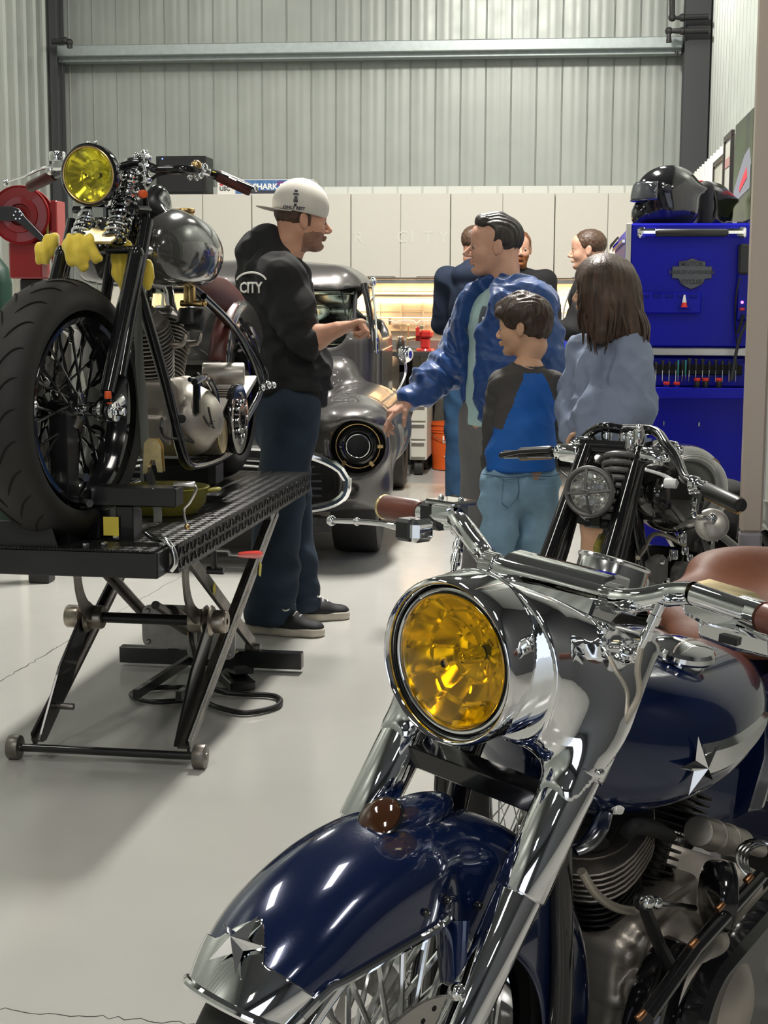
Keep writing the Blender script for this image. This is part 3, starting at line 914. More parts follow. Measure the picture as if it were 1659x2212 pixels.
# caps: filler on the right, gauge on the left (both chrome discs)
for px_, py_, xx in ((1475, 1408, -.25),):
    p = CX(px_, py_, xx)
    for sy in (1, -1):
        c = V((p.x, abs(p.y)*sy, .815)); ax = V((.05, .12*sy, 1)).normalized()
        mb = MB(); mb.lathe([(.036, -.012), (.036, .0), (.047, .002), (.049, .006), (.048, .013), (.044, .018), (.030, .0225), (.0002, .025)], c, ax, 48); mb.build('filler_cap', M['chrome'], blue, ang=30)
# emblem: chrome wing and star on the side of the tank
def side_pt(x, z, sy=1, off=0):
    w, zt, zb, zc = tanksec(x)
    s_ = (z-zc)/(zt-zc) if z > zc else (z-zc)/(zc-zb)
    s_ = max(-1, min(1, s_)); sn = math.copysign(abs(s_)**(1/.82), s_); c = math.sqrt(max(0, 1-sn*sn))
    return V((x, sy*(w*c**.72+off), z))
for sy in (1, -1):
    mb = MB(); n = 16
    secs = []
    for i in range(n+1):
        x = -.135-.26*i/n; h = .022*(1-i/n)**.6+.006
        q = [side_pt(x, .700+.012*(i/n)+k*h, sy, o) for k, o in ((-1, .0), (-.6, .007), (.6, .007), (1, .0))]
        secs.append(q)
    mb.loft(secs); mb.build('tank_badge', M['chrome2'], blue, ang=30)
    p = side_pt(-.125, .700, sy, .006)
    starmb(p, V((.30, sy*.95, 0)).normalized(), V((0, 0, 1)), .046, .014, h=.016, rot=.25).build('badge_star', M['chrome'], blue, ang=5)
def text(name, s, size, mat, parent, Mx, ext=.0015, font=None, align='CENTER', bold=0.0, flatten=1):
    cu = bpy.data.curves.new(name, 'FONT'); cu.body = s; cu.size = size; cu.extrude = ext; cu.align_x = align; cu.align_y = 'CENTER'; cu.offset = bold
    cu.resolution_u = 2
    tmp = bpy.data.objects.new('tmp', cu); COL.objects.link(tmp)
    dg = bpy.context.evaluated_depsgraph_get(); me = bpy.data.meshes.new_from_object(tmp.evaluated_get(dg))
    bpy.data.objects.remove(tmp); bpy.data.curves.remove(cu)
    me.transform(Mx); me.materials.clear(); me.materials.append(mat); me.name = name
    o = bpy.data.objects.new(name, me); COL.objects.link(o)
    if parent is not None: o.parent = parent
    return o
def facing(p, n, up=(0, 0, 1), s=1):
    n = V(n).normalized(); x = V(up).cross(n).normalized(); y = n.cross(x)
    Mx = Matrix((x, y, n)).transposed().to_4x4(); Mx.translation = V(p)
    return Mx
# seat
def seat():
    s = SDF()
    s.ell((-.80, .03, .775), (.23, .185, .055), k=.05)
    s.ell((-.95, .03, .81), (.13, .19, .055), k=.07)
    s.cap((-.58, .03, .765), (-.74, .03, .775), .07, .13, k=.06, fl=((0, 0, 1), .35))
    s.ell((-.80, .03, .90), (.16, .13, .10), k=.05, op='s')
    return s
seat().build('saddle', M['leather'], blue, h=.008)
mb = MB(); mb.tube([(-.57+(-.36)*math.sin(PI*i/16)*1.0 if False else -.80+.24*math.cos(PI*(i/16-.5)*1.6), .03+.19*math.sin(PI*(i/16-.5)*1.6), .765) for i in range(17)], .006, 8)
mb.build('saddle_piping', M['brown_grip'], blue)
# rear fender, side panel (fluted blue), rear wheel
mb = MB(); RW = V((-1.32, 0, .32))
def rf(i, j):
    a = math.radians(-5+175*i); t = (j-.5)*2; q = abs(t)
    r = .40-.06*q**3-.07*max(0, q-.7)/.3; y = .115*math.sin(min(1, q/.75)*PI/2)
    return V((RW.x+r*math.cos(a), math.copysign(y, t), RW.z+r*math.sin(a)))
mb.surf(rf, 50, 25); mb.build('rear_fender', M['blue_paint'], blue, solid=.003)
wheel(blue, RW, .33, .16, .215, 24, None, M['chrome2'], M['chrome'], spr=.004, hub=.05, straight=True, name='rear_wheel')
mb = MB()
for sy in (1, -1):
    secs = []
    for i in range(25):
        x = -.52-.36*i/24; off = .006*(1 if (i//2) % 2 else -1)
        secs.append([V((x, sy*(.155+off), .70-.02*i/24)), V((x, sy*(.165+off), .60)), V((x, sy*(.15+off), .50)), V((x, sy*.12, .48)), V((x, sy*.12, .72))])
    m2 = MB(); m2.loft(secs); m2.build('side_panel', M['blue_paint'], blue, ang=50)
# frame
for sy in (1, -1):
    mb = MB()
    mb.tube([(-.03, sy*.03, .80), (.075, sy*.06, .74), (.085, sy*.085, .60), (.07, sy*.10, .42), (.06, sy*.105, .28), (.02, sy*.115, .17), (-.10, sy*.13, .135), (-.9, sy*.15, .14), (-1.25, sy*.14, .30)], .0165, 14, k=6)
    mb.build('frame_tube', M['black_gloss'], blue)
mb = MB(); mb.tube([(-.03, 0, .80), (-.3, 0, .74), (-.8, 0, .70), (-1.0, 0, .62)], .02, 12, k=4); mb.cyl((-.045, 0, .72), (-.02, 0, .90), .034, .034, 20, .004)
for x in (-.1, -.9): mb.cyl((x, -.14, .135), (x, .14, .135), .014, .014, 12)
mb.build('backbone', M['black_gloss'], blue)
# engine: crankcase, two finned cylinders, heads, covers, air cleaner, pipes
EC = V((-.27, .02, .275))
def crank():
    s = SDF()
    s.cap(EC+V((0, -.10, 0)), EC+V((0, .12, 0)), .125, .125, k=.02)
    s.box(EC+V((-.02, 0, .09)), (.26, .19, .10), .02, k=.03)
    s.box(EC+V((.09, 0, .06)), (.10, .17, .12), .02, k=.02)
    s.box(EC+V((.115, .02, -.02)), (.035, .12, .15), .012, k=.012)
    s.cap(EC+V((.11, .06, .10)), EC+V((.125, .06, -.08)), .014, .014, k=.012)
    s.cap(EC+V((.11, -.05, .10)), EC+V((.125, -.05, -.08)), .014, .014, k=.012)
    s.box(EC+V((.04, .0, .115)), (.20, .20, .035), .012, R=Matrix.Rotation(.25, 3, 'Y'), k=.006)
    s.box(EC+V((.128, .03, .02)), (.02, .17, .012), .004, k=.006); s.box(EC+V((.125, .03, -.05)), (.03, .19, .012), .004, k=.006)
    for yy_ in (-.03, .03, .10): s.cap(EC+V((.10, yy_, .12)), EC+V((.14, yy_*1.05, -.09)), .008, .008, k=.008)
    s.ell(EC+V((.125, .115, .045)), (.022, .028, .03), k=.006)
    s.box(EC+V((-.30, 0, -.02)), (.26, .24, .17), .03, k=.03)
    return s
crank().build('crankcase', M['alu'], blue, h=.006)
def finned(base, ax, n, r0, r1, pitch, th, mat_name, name, sx=1.15, head=False, parent=None, M1=None, M2=None):
    x, y, z = frame_of(ax, (0, 1, 0)); mb = MB()
    mb.cyl(base, base+z*(n*pitch), r0*.8, r1*.8, 24)
    for i in range(n):
        r = lerp(r0, r1, i/max(1, n-1)); c = base+z*(pitch*(i+.5))
        poly = []
        for k in range(28):
            a = 2*PI*k/28; cc, ss = math.cos(a), math.sin(a)
            e = .55 if head else .8
            poly.append((r*sx*math.copysign(abs(cc)**e, cc), r*math.copysign(abs(ss)**e, ss)))
        mb.prism(poly, c, x, y, z, th, th*.3)
    return mb.build(name, M[mat_name], parent if parent is not None else blue, ang=40)
fa = V((math.sin(math.radians(24)), 0, math.cos(math.radians(24)))); ra = V((-fa.x, 0, fa.z))
for nm, ax in (('front', fa), ('rear', ra)):
    b0 = EC+ax*.125
    finned(b0, ax, 9, .066, .070, .0125, .0045, 'fin_black', 'cylinder')
    finned(b0+ax*.115, ax, 6, .090, .094, .0115, .0042, 'alu_fin' if nm == 'front' else 'fin_black', 'cylinder_head', 1.12)
    c = b0+ax*.185
    xx, yy, zz = frame_of(ax, (0, 1, 0)); R_ = Matrix((xx, yy, zz)).transposed()
    mb = MB(); mb.box(c+ax*.02, (.13, .12, .05), R_, .018); mb.box(c+ax*.048, (.10, .085, .02), R_, .008)
    mb.build('rocker_cover', M['fin_black'], blue)
    mb = MB()
    for k in (-1, 1):
        for q in (-1, 1): mb.cyl(c+xx*.05*k+yy*.045*q+ax*.04, c+xx*.05*k+yy*.045*q+ax*.058, .006, .006, 6)
    mb.build('cover_bolt', M['chrome'], blue)
    if nm == 'front':
        mb = MB(); mb.tube([FB.side(1350, 1803, .11), FB.side(1372, 1783, .12), FB.side(1410, 1790, .12), FB.side(1448, 1806, .12)], [.010, .014, .013, .010], 12, k=5); mb.build('spark_plug_boot', M['black_matte'], blue)
# primary cover and pulley side
mb = MB(); mb.cyl((-.20, .13, .27), (-.20, .19, .27), .12, .115, 48, .012); mb.cyl((-.20, .19, .27), (-.20, .202, .27), .06, .055, 32, .004)
mb.build('alternator_cover', M['black_gloss'], blue)
mb = MB()
pr_ = []
for k in range(40):
    a = 2*PI*k/40; cx = -.24 if math.cos(a) > 0 else -.55; r = .10 if cx > -.3 else .125
    pr_.append((cx+r*math.cos(a), .27+r*math.sin(a)))
mb.prism(pr_, (0, .19, 0), (1, 0, 0), (0, 0, 1), (0, 1, 0), .05, .012); mb.build('primary_cover', M['black_gloss'], blue)
mb = MB(); mb.cyl((-.55, .24, .28), (-.55, .262, .28), .085, .075, 40, .006); mb.build('derby_cover', M['chrome2'], blue)
# starter and belt rings
mb = MB(); q0, q1, q2 = FB.side(1508, 1795, .13), FB.side(1600, 1822, .13), FB.side(1645, 1838, .13)
mb.cyl(q0, q1, .025, .025, 28, .005); mb.cyl(lerp(q0, q1, .3), lerp(q0, q1, .36), .027, .027, 28, .002); mb.cyl(lerp(q0, q1, .62), lerp(q0, q1, .70), .027, .027, 28, .002); mb.cyl(q1, q2, .014, .012, 20, .003)
mb.build('starter_motor', M['alu'], blue)
mb = MB()
for k in range(4): mb.torus(V((-.43-.018*k, .20, .46-.008*k)), (1, .15, -.2), .036, .003, 40, 8)
mb.build('chrome_coil', M['chrome2'], blue)
mb = MB(); mb.cyl((-.26, .18, .45), (-.28, .205, .45), .055, .055, 36, .008); mb.torus((-.28, .207, .45), (-.6, 1, 0), .050, .004, 36, 8); mb.build('oil_filter_cover', M['black_gloss'], blue)
M['copper'] = pbr('dull copper', (.40, .20, .10), .35, 1)
# belly pipes, shift linkage, hoses
BS = FB.side
mb = MB(); mb.tube([BS(1386, 1945, .17), BS(1404, 1990, .175), BS(1424, 2040, .18), BS(1452, 2095, .18)], [.010, .013, .013, .016], 10, k=6, flat=.5); mb.ball(BS(1388, 1948, .17), .013); mb.build('shift_lever', M['black_satin'], blue)
mb = MB(); mb.tube([BS(1392, 1948, .18), BS(1430, 1952, .18), BS(1500, 1962, .18)], .005, 8, k=4); mb.ball(BS(1398, 1948, .182), .011); mb.ball(BS(1418, 1950, .182), .009); mb.build('shift_rod', M['chrome2'], blue)
mb = MB(); mb.tube([BS(1256, 1882, .12), BS(1285, 1928, .13), BS(1325, 1958, .14), BS(1375, 1967, .15), BS(1430, 1955, .15), BS(1486, 1920, .14)], .0065, 10, k=8); mb.build('oil_line', M['braid'], blue)
mb = MB()
mb.tube([BS(1395, 2200, .22), BS(1500, 2050, .22), BS(1640, 1895, .22)], .012, 12); mb.build('linkage', M['black_gloss'], blue)
for (a_, b_) in ((1548, 1966), (1490, 2046), (1610, 1905), (1376, 2202)):
    mb = MB(); q_ = BS(a_, b_, .235); mb.cyl(q_, q_+V((-.014, .004, .008)), .0055, .005, 12, .0015); mb.build('link_fitting', M['copper'], blue)
mb = MB(); mb.tube([(-.10, -.12, .42), (.02, -.15, .42), (.06, -.16, .30), (-.02, -.17, .18), (-.3, -.18, .15), (-1.4, -.19, .18)], .024, 16, k=8); mb.build('exhaust_pipe', M['chrome'], blue)
mb = MB(); mb.box((-.10, .22, .20), (.20, .05, .02), b=.006); mb.ball((.02, .235, .20), (.05, .03, .02)); mb.build('footboard', M['black_gloss'], blue)
def peg():
    s = SDF(); s.cap((.03, .20, .22), (-.10, .24, .14), .035, .045, k=.03); s.ell((-.02, .23, .17), (.09, .035, .05), k=.03); return s
peg().build('shifter_cover', M['black_gloss'], blue, h=.008)
mb = MB(); p = CX(1327, 1752, -.06); mb.cyl(p, p+V((0, 0, .04)), .016, .018, 20, .002); mb.build('petcock', M['chrome'], blue)
mb = MB(); mb.tube([FB.side(1305, 1758, .09), FB.side(1292, 1792, .10), FB.side(1268, 1822, .10), FB.side(1240, 1836, .09)], [.012, .014, .014, .012], 12, k=6, flat=.4); mb.build('horn_bracket', M['chrome2'], blue)
# kickstand carries the lean
mb = MB(); mb.tube([(-.02, .15, .14), (.02, .24, .06), (.04, .29, .012)], .011, 10, k=3); mb.build('side_stand', M['black_gloss'], blue)
# ------------------------------------------------------------------ the scissor lift table
_a = onfloor(383, 1180, .68); _b = onfloor(668, 1020, .68)
_h = math.atan2(_a.y-_b.y, _a.x-_b.x)
LF = Frame(V((_a.x, _a.y, 0))-V((-math.sin(_h), math.cos(_h), 0))*.28, _h)
lift = place(thing('lift_table', 'black steel scissor lift table holding the grey motorcycle', 'lift table'), LF)
S = LF.side
M['lift_black'] = pbr('chipped black enamel', (.014, .014, .015), .28, 0, coat=.3, bump=.15, bscale=60, var=.3, vscale=9)
M['raw'] = pbr('dirty bare steel', (.20, .185, .165), .38, .85, var=.35, vscale=14, rvar=.12)
def plate_mat():
    m = pbr('black tread plate', (.013, .013, .014), .24, .2)
    N = m.node_tree.nodes; L = m.node_tree.links; b = N['Principled BSDF']
    tc = N.new('ShaderNodeTexCoord'); mp = N.new('ShaderNodeMapping'); mp.inputs['Scale'].default_value = (38, 38, 38); mp.inputs['Rotation'].default_value = (0, 0, .785)
    br = N.new('ShaderNodeTexChecker'); br.inputs['Scale'].default_value = 1
    wv = N.new('ShaderNodeTexWave'); wv.inputs['Scale'].default_value = 1.2; wv.inputs['Distortion'].default_value = 0
    wv2 = N.new('ShaderNodeTexWave'); wv2.inputs['Scale'].default_value = 1.2; wv2.bands_direction = 'Y'
    mm = N.new('ShaderNodeMixRGB'); bp = N.new('ShaderNodeBump'); bp.inputs['Distance'].default_value = .0025; bp.inputs['Strength'].default_value = .9
    L.new(tc.outputs['Object'], mp.inputs['Vector'])
    for n in (br, wv, wv2): L.new(mp.outputs['Vector'], n.inputs['Vector'])
    L.new(br.outputs['Fac'], mm.inputs['Fac']); L.new(wv.outputs['Color'], mm.inputs['Color1']); L.new(wv2.outputs['Color'], mm.inputs['Color2'])
    L.new(mm.outputs['Color'], bp.inputs['Height']); L.new(bp.outputs['Normal'], b.inputs['Normal'])
    return m
M['tread'] = plate_mat()
PL = 1.80; PZ = .68
M['roller'] = pbr('worn roller steel', (.34, .30, .25), .3, .9, var=.3, vscale=30)
mb = MB(); mb.box((-PL/2, 0, PZ-.006), (PL, .56, .012), b=.002); mb.build('platform_deck', M['tread'], lift)
for sy in (1, -1):
    mb = MB(); secs = []
    for i in range(2):
        x = (0, -PL)[i]
        secs.append([V((x, sy*.282, PZ+.003)), V((x, sy*.276, PZ+.003)), V((x, sy*.276, PZ-.068)), V((x, sy*.250, PZ-.068)), V((x, sy*.250, PZ-.074)), V((x, sy*.282, PZ-.074))])
    mb.loft(secs); n = 46            # raised ribs stamped on the rail
    for i in range(n):
        x = -.02-(PL-.04)*i/(n-1)
        for q in (0, 1):
            R_ = Matrix.Rotation(.6 if (i+q) % 2 else -.6, 3, 'Y')
            mb.box((x, sy*.283, PZ-.02-.032*q), (.006, .003, .026), R_, .001)
    r_ = mb.build('side_rail', M['tread'], lift)
# wider end section towards the camera
ec = LF.level(352, 1195, PZ)
mb = MB(); ex = ec.x
mb.box((ex-.055, -.07, PZ-.035), (.11, .66+.0, .07), b=.003); mb.build('end_beam', M['lift_black'], lift)
mb = MB(); mb.box((ex-.06, -.07, PZ+.003), (.13, .64, .006), b=.002); mb.build('end_plate', M['tread'], lift)
# ramp plate at the front wheel
pa = LF.cross(0, 1130, ex-.01); pb = LF.cross(108, 1128, ex-.01); pc2 = LF.cross(125, 1200, ex-.01)
mb = MB(); mb.prism([(pa.y-.2, PZ+.004), (pc2.y, PZ+.004), (pb.y, pb.z), (pa.y-.2, pb.z)], (ex-.016, 0, 0), (0, 1, 0), (0, 0, 1), (1, 0, 0), .006, .001); mb.build('front_stop_plate', M['raw'] if False else M['black_satin'], lift)
# scissor arms
def arm(pts, w, t, mat, name, y, up=(0, 1, 0)):
    mb = MB(); P = [V(p) for p in pts]
    for a, b in zip(P, P[1:]): mb.beam(a, b, t, w, up=(0, 0, 1))
    return mb.build(name, mat, lift)
def tapered(p0, p1, w0, w1, t, y, mat, name):
    a = V((p0.x, 0, p0.z)); b = V((p1.x, 0, p1.z)); d = (b-a).normalized(); nrm = V((-d.z, 0, d.x))
    poly = [a+nrm*w0/2, b+nrm*w1/2, b-nrm*w1/2, a-nrm*w0/2]
    mb = MB(); mb.prism([(q.x, q.z) for q in poly], (0, y-t/2, 0), (1, 0, 0), (0, 0, 1), (0, 1, 0), t, .002)
    return mb.build(name, mat, lift)
WR = V((-.20, 0, .035))
for sy in (1, -1):
    top = S(600, 1090, .235); foot = V((WR.x-.03, 0, .05))
    tapered(foot, V((-1.42, 0, .585)), .05, .055, .010, sy*.235, M['lift_black'], 'outer_arm')
    tapered(foot, V((-1.42, 0, .585)), .012, .012, .040, sy*.222, M['raw'], 'arm_flange')
    mb = MB(); piv = V((-.64, sy*.20, .335))
    mid = V((-.42, sy*.21, .20))
    mb.prism([(q.x, q.z) for q in (V((WR.x-.045, 0, .045)), V((WR.x+.0, 0, .06)), V((-.38, 0, .24)), V((-.60, 0, .37)), V((-.66, 0, .33)), V((-.45, 0, .15)))], (0, sy*.205-.005, 0), (1, 0, 0), (0, 0, 1), (0, 1, 0), .010, .002)
    mb.build('leg_plate', M['lift_black'], lift)
    mb = MB(); mb.cyl((WR.x, sy*.262, WR.z), (WR.x, sy*.298, WR.z), .036, .036, 32, .004); mb.cyl((WR.x, sy*.255, WR.z), (WR.x, sy*.302, WR.z), .011, .011, 12, .002)
    mb.build('floor_wheel', M['raw'], lift)
    # grooved roller pairs
    mb = MB(); Pv = V((-.60, sy*.205, .345))
    mb.lathe([(.010, -.065), (.034, -.065), (.037, -.060), (.037, -.022), (.046, -.018), (.050, -.012), (.036, -.004), (.050, .004), (.046, .010), (.036, .014), (.036, .050), (.033, .055), (.010, .055)], Pv, (0, sy, 0), 36)
    mb.build('grooved_roller', M['roller'], lift)
    # curved cam plates
    mb = MB(); cam = [(-.60, .36), (-.52, .40), (-.47, .47), (-.46, .57), (-.49, .62)]
    P = catmull([V((x, sy*.17, z)) for x, z in cam], 5); secs = []
    for i, p in enumerate(P):
        t = (P[min(i+1, len(P)-1)]-P[max(i-1, 0)]).normalized(); n2 = V((t.z, 0, -t.x)); wv = .03
        secs.append([p+n2*wv+V((0, .004, 0)), p-n2*wv*.6+V((0, .004, 0)), p-n2*wv*.6-V((0, .004, 0)), p+n2*wv-V((0, .004, 0))])
    mb.loft(secs); mb.build('cam_plate', M['raw'], lift)
    tapered(V((-.46, 0, .60)), V((-1.36, 0, .10)), .045, .045, .008, sy*.16, M['raw'], 'inner_arm')
    tapered(V((-.46, 0, .60)), V((-1.36, 0, .10)), .010, .010, .030, sy*.148, M['raw'], 'inner_arm_flange')
    mb = MB(); mb.cyl((-1.36, sy*.13, .085), (-1.36, sy*.185, .085), .018, .018, 16, .002); mb.build('pivot_bolt', M['raw'], lift)
    mb = MB(); q = S(122 if sy < 0 else 425, 1525 if sy < 0 else 1535, sy*.20)
    mb.cyl((q.x, sy*.21, q.z), (q.x, sy*.165 if sy > 0 else sy*.145, q.z), .010, .010, 12, .002); mb.build('stub_pin', M['raw'], lift)
mb = MB(); mb.cyl((WR.x, -.26, WR.z), (WR.x, .26, WR.z), .012, .012, 16); mb.build('axle_rod', M['lift_black'], lift)
mb = MB(); mb.cyl((-.60, -.2, .345), (-.60, .2, .345), .017, .017, 16); mb.build('roller_rod', M['lift_black'], lift)
mb = MB(); mb.beam((-1.36, -.34, .045), (-1.36, .34, .045), .045, .06, up=(0, 0, 1)); mb.build('base_crossbar', M['lift_black'], lift)
mb = MB(); mb.beam((-.47, -.24, .60), (-.47, .24, .60), .04, .035, up=(0, 0, 1)); mb.build('upper_crossbar', M['lift_black'], lift)
mb = MB(); mb.beam((-1.28, -.25, .585), (-1.28, .25, .585), .05, .03, up=(0, 0, 1)); mb.build('rear_crossbar', M['lift_black'], lift)
for y in (-.04, .10):
    mb = MB(); mb.beam((-1.36, y, .06), (-.60, y, .10), .02, .03, up=(0, 0, 1)); mb.build('base_strut', M['lift_black'], lift)
# hydraulic jack: bracket plates, cylinder, hose
M['zincplate'] = pbr('dull galvanised plate', (.36, .35, .33), .38, .8, var=.15, vscale=25)
for (x0, y0, w, hgt, zc) in ((-.95, -.03, .19, .15, .245), (-1.0, .10, .17, .15, .20)):
    mb = MB(); poly = []
    for k in range(32):
        a = 2*PI*k/32; poly.append((y0+w/2*math.copysign(abs(math.cos(a))**.35, math.cos(a)), zc+hgt/2*math.copysign(abs(math.sin(a))**.35, math.sin(a))))
    mb.prism(poly, (x0, 0, 0), (0, 1, 0), (0, 0, 1), (1, 0, 0), .008, .001)
    b_ = mb.build('jack_bracket', M['zincplate'], lift)
    for u in (-1, 1):
        for v_ in (-1, 1):
            m2 = MB(); c = V((x0+.008, y0+u*(w/2-.022), zc+v_*(hgt/2-.022))); m2.cyl(c, c+V((.008, 0, 0)), .009, .007, 12, .002); m2.build('bracket_bolt', M['zincplate'], b_)
mb = MB(); mb.cyl((-1.25, .03, .13), (-.75, .03, .33), .032, .032, 24, .004); mb.cyl((-.75, .03, .33), (-.60, .03, .39), .014, .014, 16); mb.build('hydraulic_cylinder', M['raw'], lift)
mb = MB(); q = [(-.92, .05, .25), (-.88, .07, .19), (-.90, .10, .08), (-.97, .15, .02), (-.98, .32, .012), (-.86, .36, .012), (-.76, .28, .012), (-.80, .18, .012), (-.88, .08, .012), (-.84, -.06, .012), (-.92, -.16, .012), (-1.02, -.10, .012), (-1.04, .05, .012), (-1.0, .16, .016)]
mb.tube(q, .009, 10, k=8); mb.build('hydraulic_hose', M['cable'], lift)
mb = MB(); mb.cyl((-.92, .045, .262), (-.905, .058, .215), .011, .010, 12, .002); mb.build('hose_ferrule', M['brass'], lift)
mb = MB(); q = LF.level(510, 1462, .03); mb.box((q.x, q.y, .02), (.20, .09, .03), Matrix.Rotation(.5, 3, 'Z'), .004); mb.box((q.x-.02, q.y+.01, .05), (.13, .07, .02), Matrix.Rotation(.5, 3, 'Z') @ Matrix.Rotation(-.15, 3, 'Y'), .003); mb.build('foot_pedal', M['lift_black'], lift)
# wheel vise on the deck
def vpost(pxa, pya, pxb, pyb, x, w, dpt, name, mat='lift_black'):
    a = LF.cross(pxa, pya, x); b = LF.cross(pxb, pyb, x)
    mb = MB(); mb.box((x, (a.y+b.y)/2, (a.z+b.z)/2), (dpt, w, abs(a.z-b.z)), b=.003); return mb.build(name, M[mat], lift)
vpost(140, 888, 140, 1195, -.02, .052, .09, 'vise_post')
mb = MB(); a = LF.cross(205, 1068, -.10); b = LF.cross(388, 1068, -.10); mb.box((-.10, (a.y+b.y)/2, a.z), (.075, b.y-a.y, .052), b=.003); mb.build('vise_bar', M['lift_black'], lift)
vpost(275, 1090, 278, 1178, -.10, .05, .06, 'vise_stand')
vpost(292, 1100, 292, 1170, -.16, .03, .04, 'vise_stand_brace')
mb = MB(); a = LF.cross(212, 1150, -.16); mb.box((-.16, a.y, PZ+.04), (.14, .10, .08), Matrix.Rotation(-.25, 3, 'Z'), .003); vb = mb.build('vise_foot', M['lift_black'], lift)
p = LF.cross(240, 1137, -.06); mb = MB(); mb.box(p, (.002, .044, .052), b=.0005); mb.build('warning_label', M['yellow_label'], lift)
mb = MB(); x = -.07
cr = [LF.cross(398, 1048, x), LF.cross(414, 1046, x), LF.cross(424, 1056, x), LF.cross(410, 1085, x), LF.cross(397, 1103, x), LF.cross(404, 1138, x)]
mb.tube(cr, .0065, 10, k=5, flat=.6); mb.cyl(cr[0]-V((0, .03, 0)), cr[1]+V((0, .01, 0)), .008, .008, 14, .002); mb.build('crank_handle', M['disc'], lift)
mb = MB(); mb.ball(cr[-1], .008, 10, 8); mb.build('crank_knob', M['brass'], lift)
mb = MB(); q = [LF.cross(a, b, x_) for a, b, x_ in ((318, 1152, -.02), (332, 1163, 0), (352, 1165, .02), (372, 1185, .03), (378, 1215, .03), (368, 1232, .03))]
mb.tube(q, .009, 12, k=6); mb.build('lock_lever', M['chrome2'], lift)
for px_, py_ in ((225, 1178), (350, 1178), (250, 1165), (185, 1180)):
    p = LF.level(px_, py_, PZ+.006); mb = MB(); mb.cyl(p, p+V((0, 0, .009)), .010, .009, 6, .001); mb.build('hex_bolt', M['chrome2'], lift)
vb2 = MB(); p = LF.cross(176, 1030, -.02); vb2.cyl(p, p+V((.02, .02, 0)), .012, .012, 6); vb2.build('hex_bolt', M['chrome2'], lift); vb2 = MB(); p = LF.cross(184, 1085, -.02); vb2.cyl(p, p+V((.02, .02, 0)), .012, .012, 6); vb2.build('hex_bolt', M['chrome2'], lift)
# clamp screw with red grip hanging from the deck edge
cl = MB(); q = [S(460, 1180, .27), S(462, 1232, .27)]
cl.cyl(q[0]+V((0, 0, .03)), q[1], .010, .010, 12); cl.cyl(q[1]-V((0, .02, 0)), q[1]+V((0, .03, 0)), .012, .012, 12)
cl.tube([S(462, 1188, .275), S(490, 1190, .275), S(497, 1198, .275), S(515, 1198, .275)], .006, 8, k=4); cl.build('clamp_screw', M['lift_black'], lift)
mb = MB(); a = S(512, 1198, .275); b = S(562, 1198, .275); mb.tube([a, lerp(a, b, .2), lerp(a, b, .8), b], [.006, .010, .014, .011], 16, k=4); mb.build('clamp_grip', M['red_plastic'], lift)
p = S(562, 1230, .243); mb = MB(); mb.box(p, (.03, .002, .045), Matrix.Rotation(-.38, 3, 'Y'), .0005); mb.build('arm_label', M['yellow_label'], lift)
p = S(463, 1272, .168); mb = MB(); mb.box(p, (.03, .002, .03), Matrix.Rotation(.5, 3, 'Y'), .0005); mb.build('arm_label', M['yellow_label'], lift)
# small dark drip tray / yellow jug lying under the engine
# ------------------------------------------------------------------ the grey bobber on the lift
GB = LF
bob = place(thing('motorcycle', 'grey bobber motorcycle with a round yellow headlight, strapped on the lift table', 'motorcycle'), GB)
DZ = PZ+.003
def A(x): return x
wyaw = math.radians(11)                 # the front wheel and fork are steered to the left of the picture
st0 = V((-.34, 0, 1.55))
TS = Matrix.Translation(st0) @ Matrix.Rotation(-wyaw, 4, 'Z') @ Matrix.Translation(-st0)
TSi = TS.inverted()
class FSx:
    """steered axes of the bobber fork"""
    @staticmethod
    def side(px, py, y):
        c = TSi @ (GB.I @ CAM); d = TSi.to_3x3() @ (GB.I.to_3x3() @ ray(px, py)); return c+d*((y-c.y)/d.y)
    @staticmethod
    def cross(px, py, x):
        c = TSi @ (GB.I @ CAM); d = TSi.to_3x3() @ (GB.I.to_3x3() @ ray(px, py)); return c+d*((x-c.x)/d.x)
W1 = FSx.side(136, 858, 0); W1 = V((W1.x, 0, DZ+.355))
M['rim_black'] = M['black_gloss']
ty = wheel(bob, W1, .355, .165, .245, 40, TS, M['black_gloss'], M['black_gloss'], spr=.0042, hub=.05, hubw=.055)
# tread grooves on the fat tyre
mb = MB(); R_ = .355
M['groove'] = pbr('tread groove', (.004, .004, .004), .9)
def tread(C, R, w, T, parent, n=26, name='tread_grooves'):
    h = .11
    mb = MB()
    for i in range(n):
        for sd in (-1, 1):
            a0 = 2*PI*(i+(.5 if sd > 0 else 0))/n; pts = []
            for k in range(9):
                u = k/8; th = (.12+.75*u)*sd; aa = a0+.20*u+.05*math.sin(u*PI)
                # follow the tyre section
                rr = R-h*.58*(1-math.cos(th*1.0)); yy = math.sin(th)*w/2*1.0
                rr += .0008
                pts.append(C+V((rr*math.cos(aa), yy, rr*math.sin(aa))))
            mb.tube(pts, [.0006, .0022, .0026, .0028, .0028, .0026, .0024, .0016, .0006], 6)
    return mb.build(name, M['groove'], parent, T=T)
tread(W1, .355, .165, TS, bob)
mb = MB(); mb.lathe([(.09, -.003), (.15, -.003), (.15, .003), (.09, .003), (.09, -.003)], W1+V((0, -.07, 0)), (0, 1, 0), 48); mb.build('brake_disc', M['disc'], bob, T=TS)
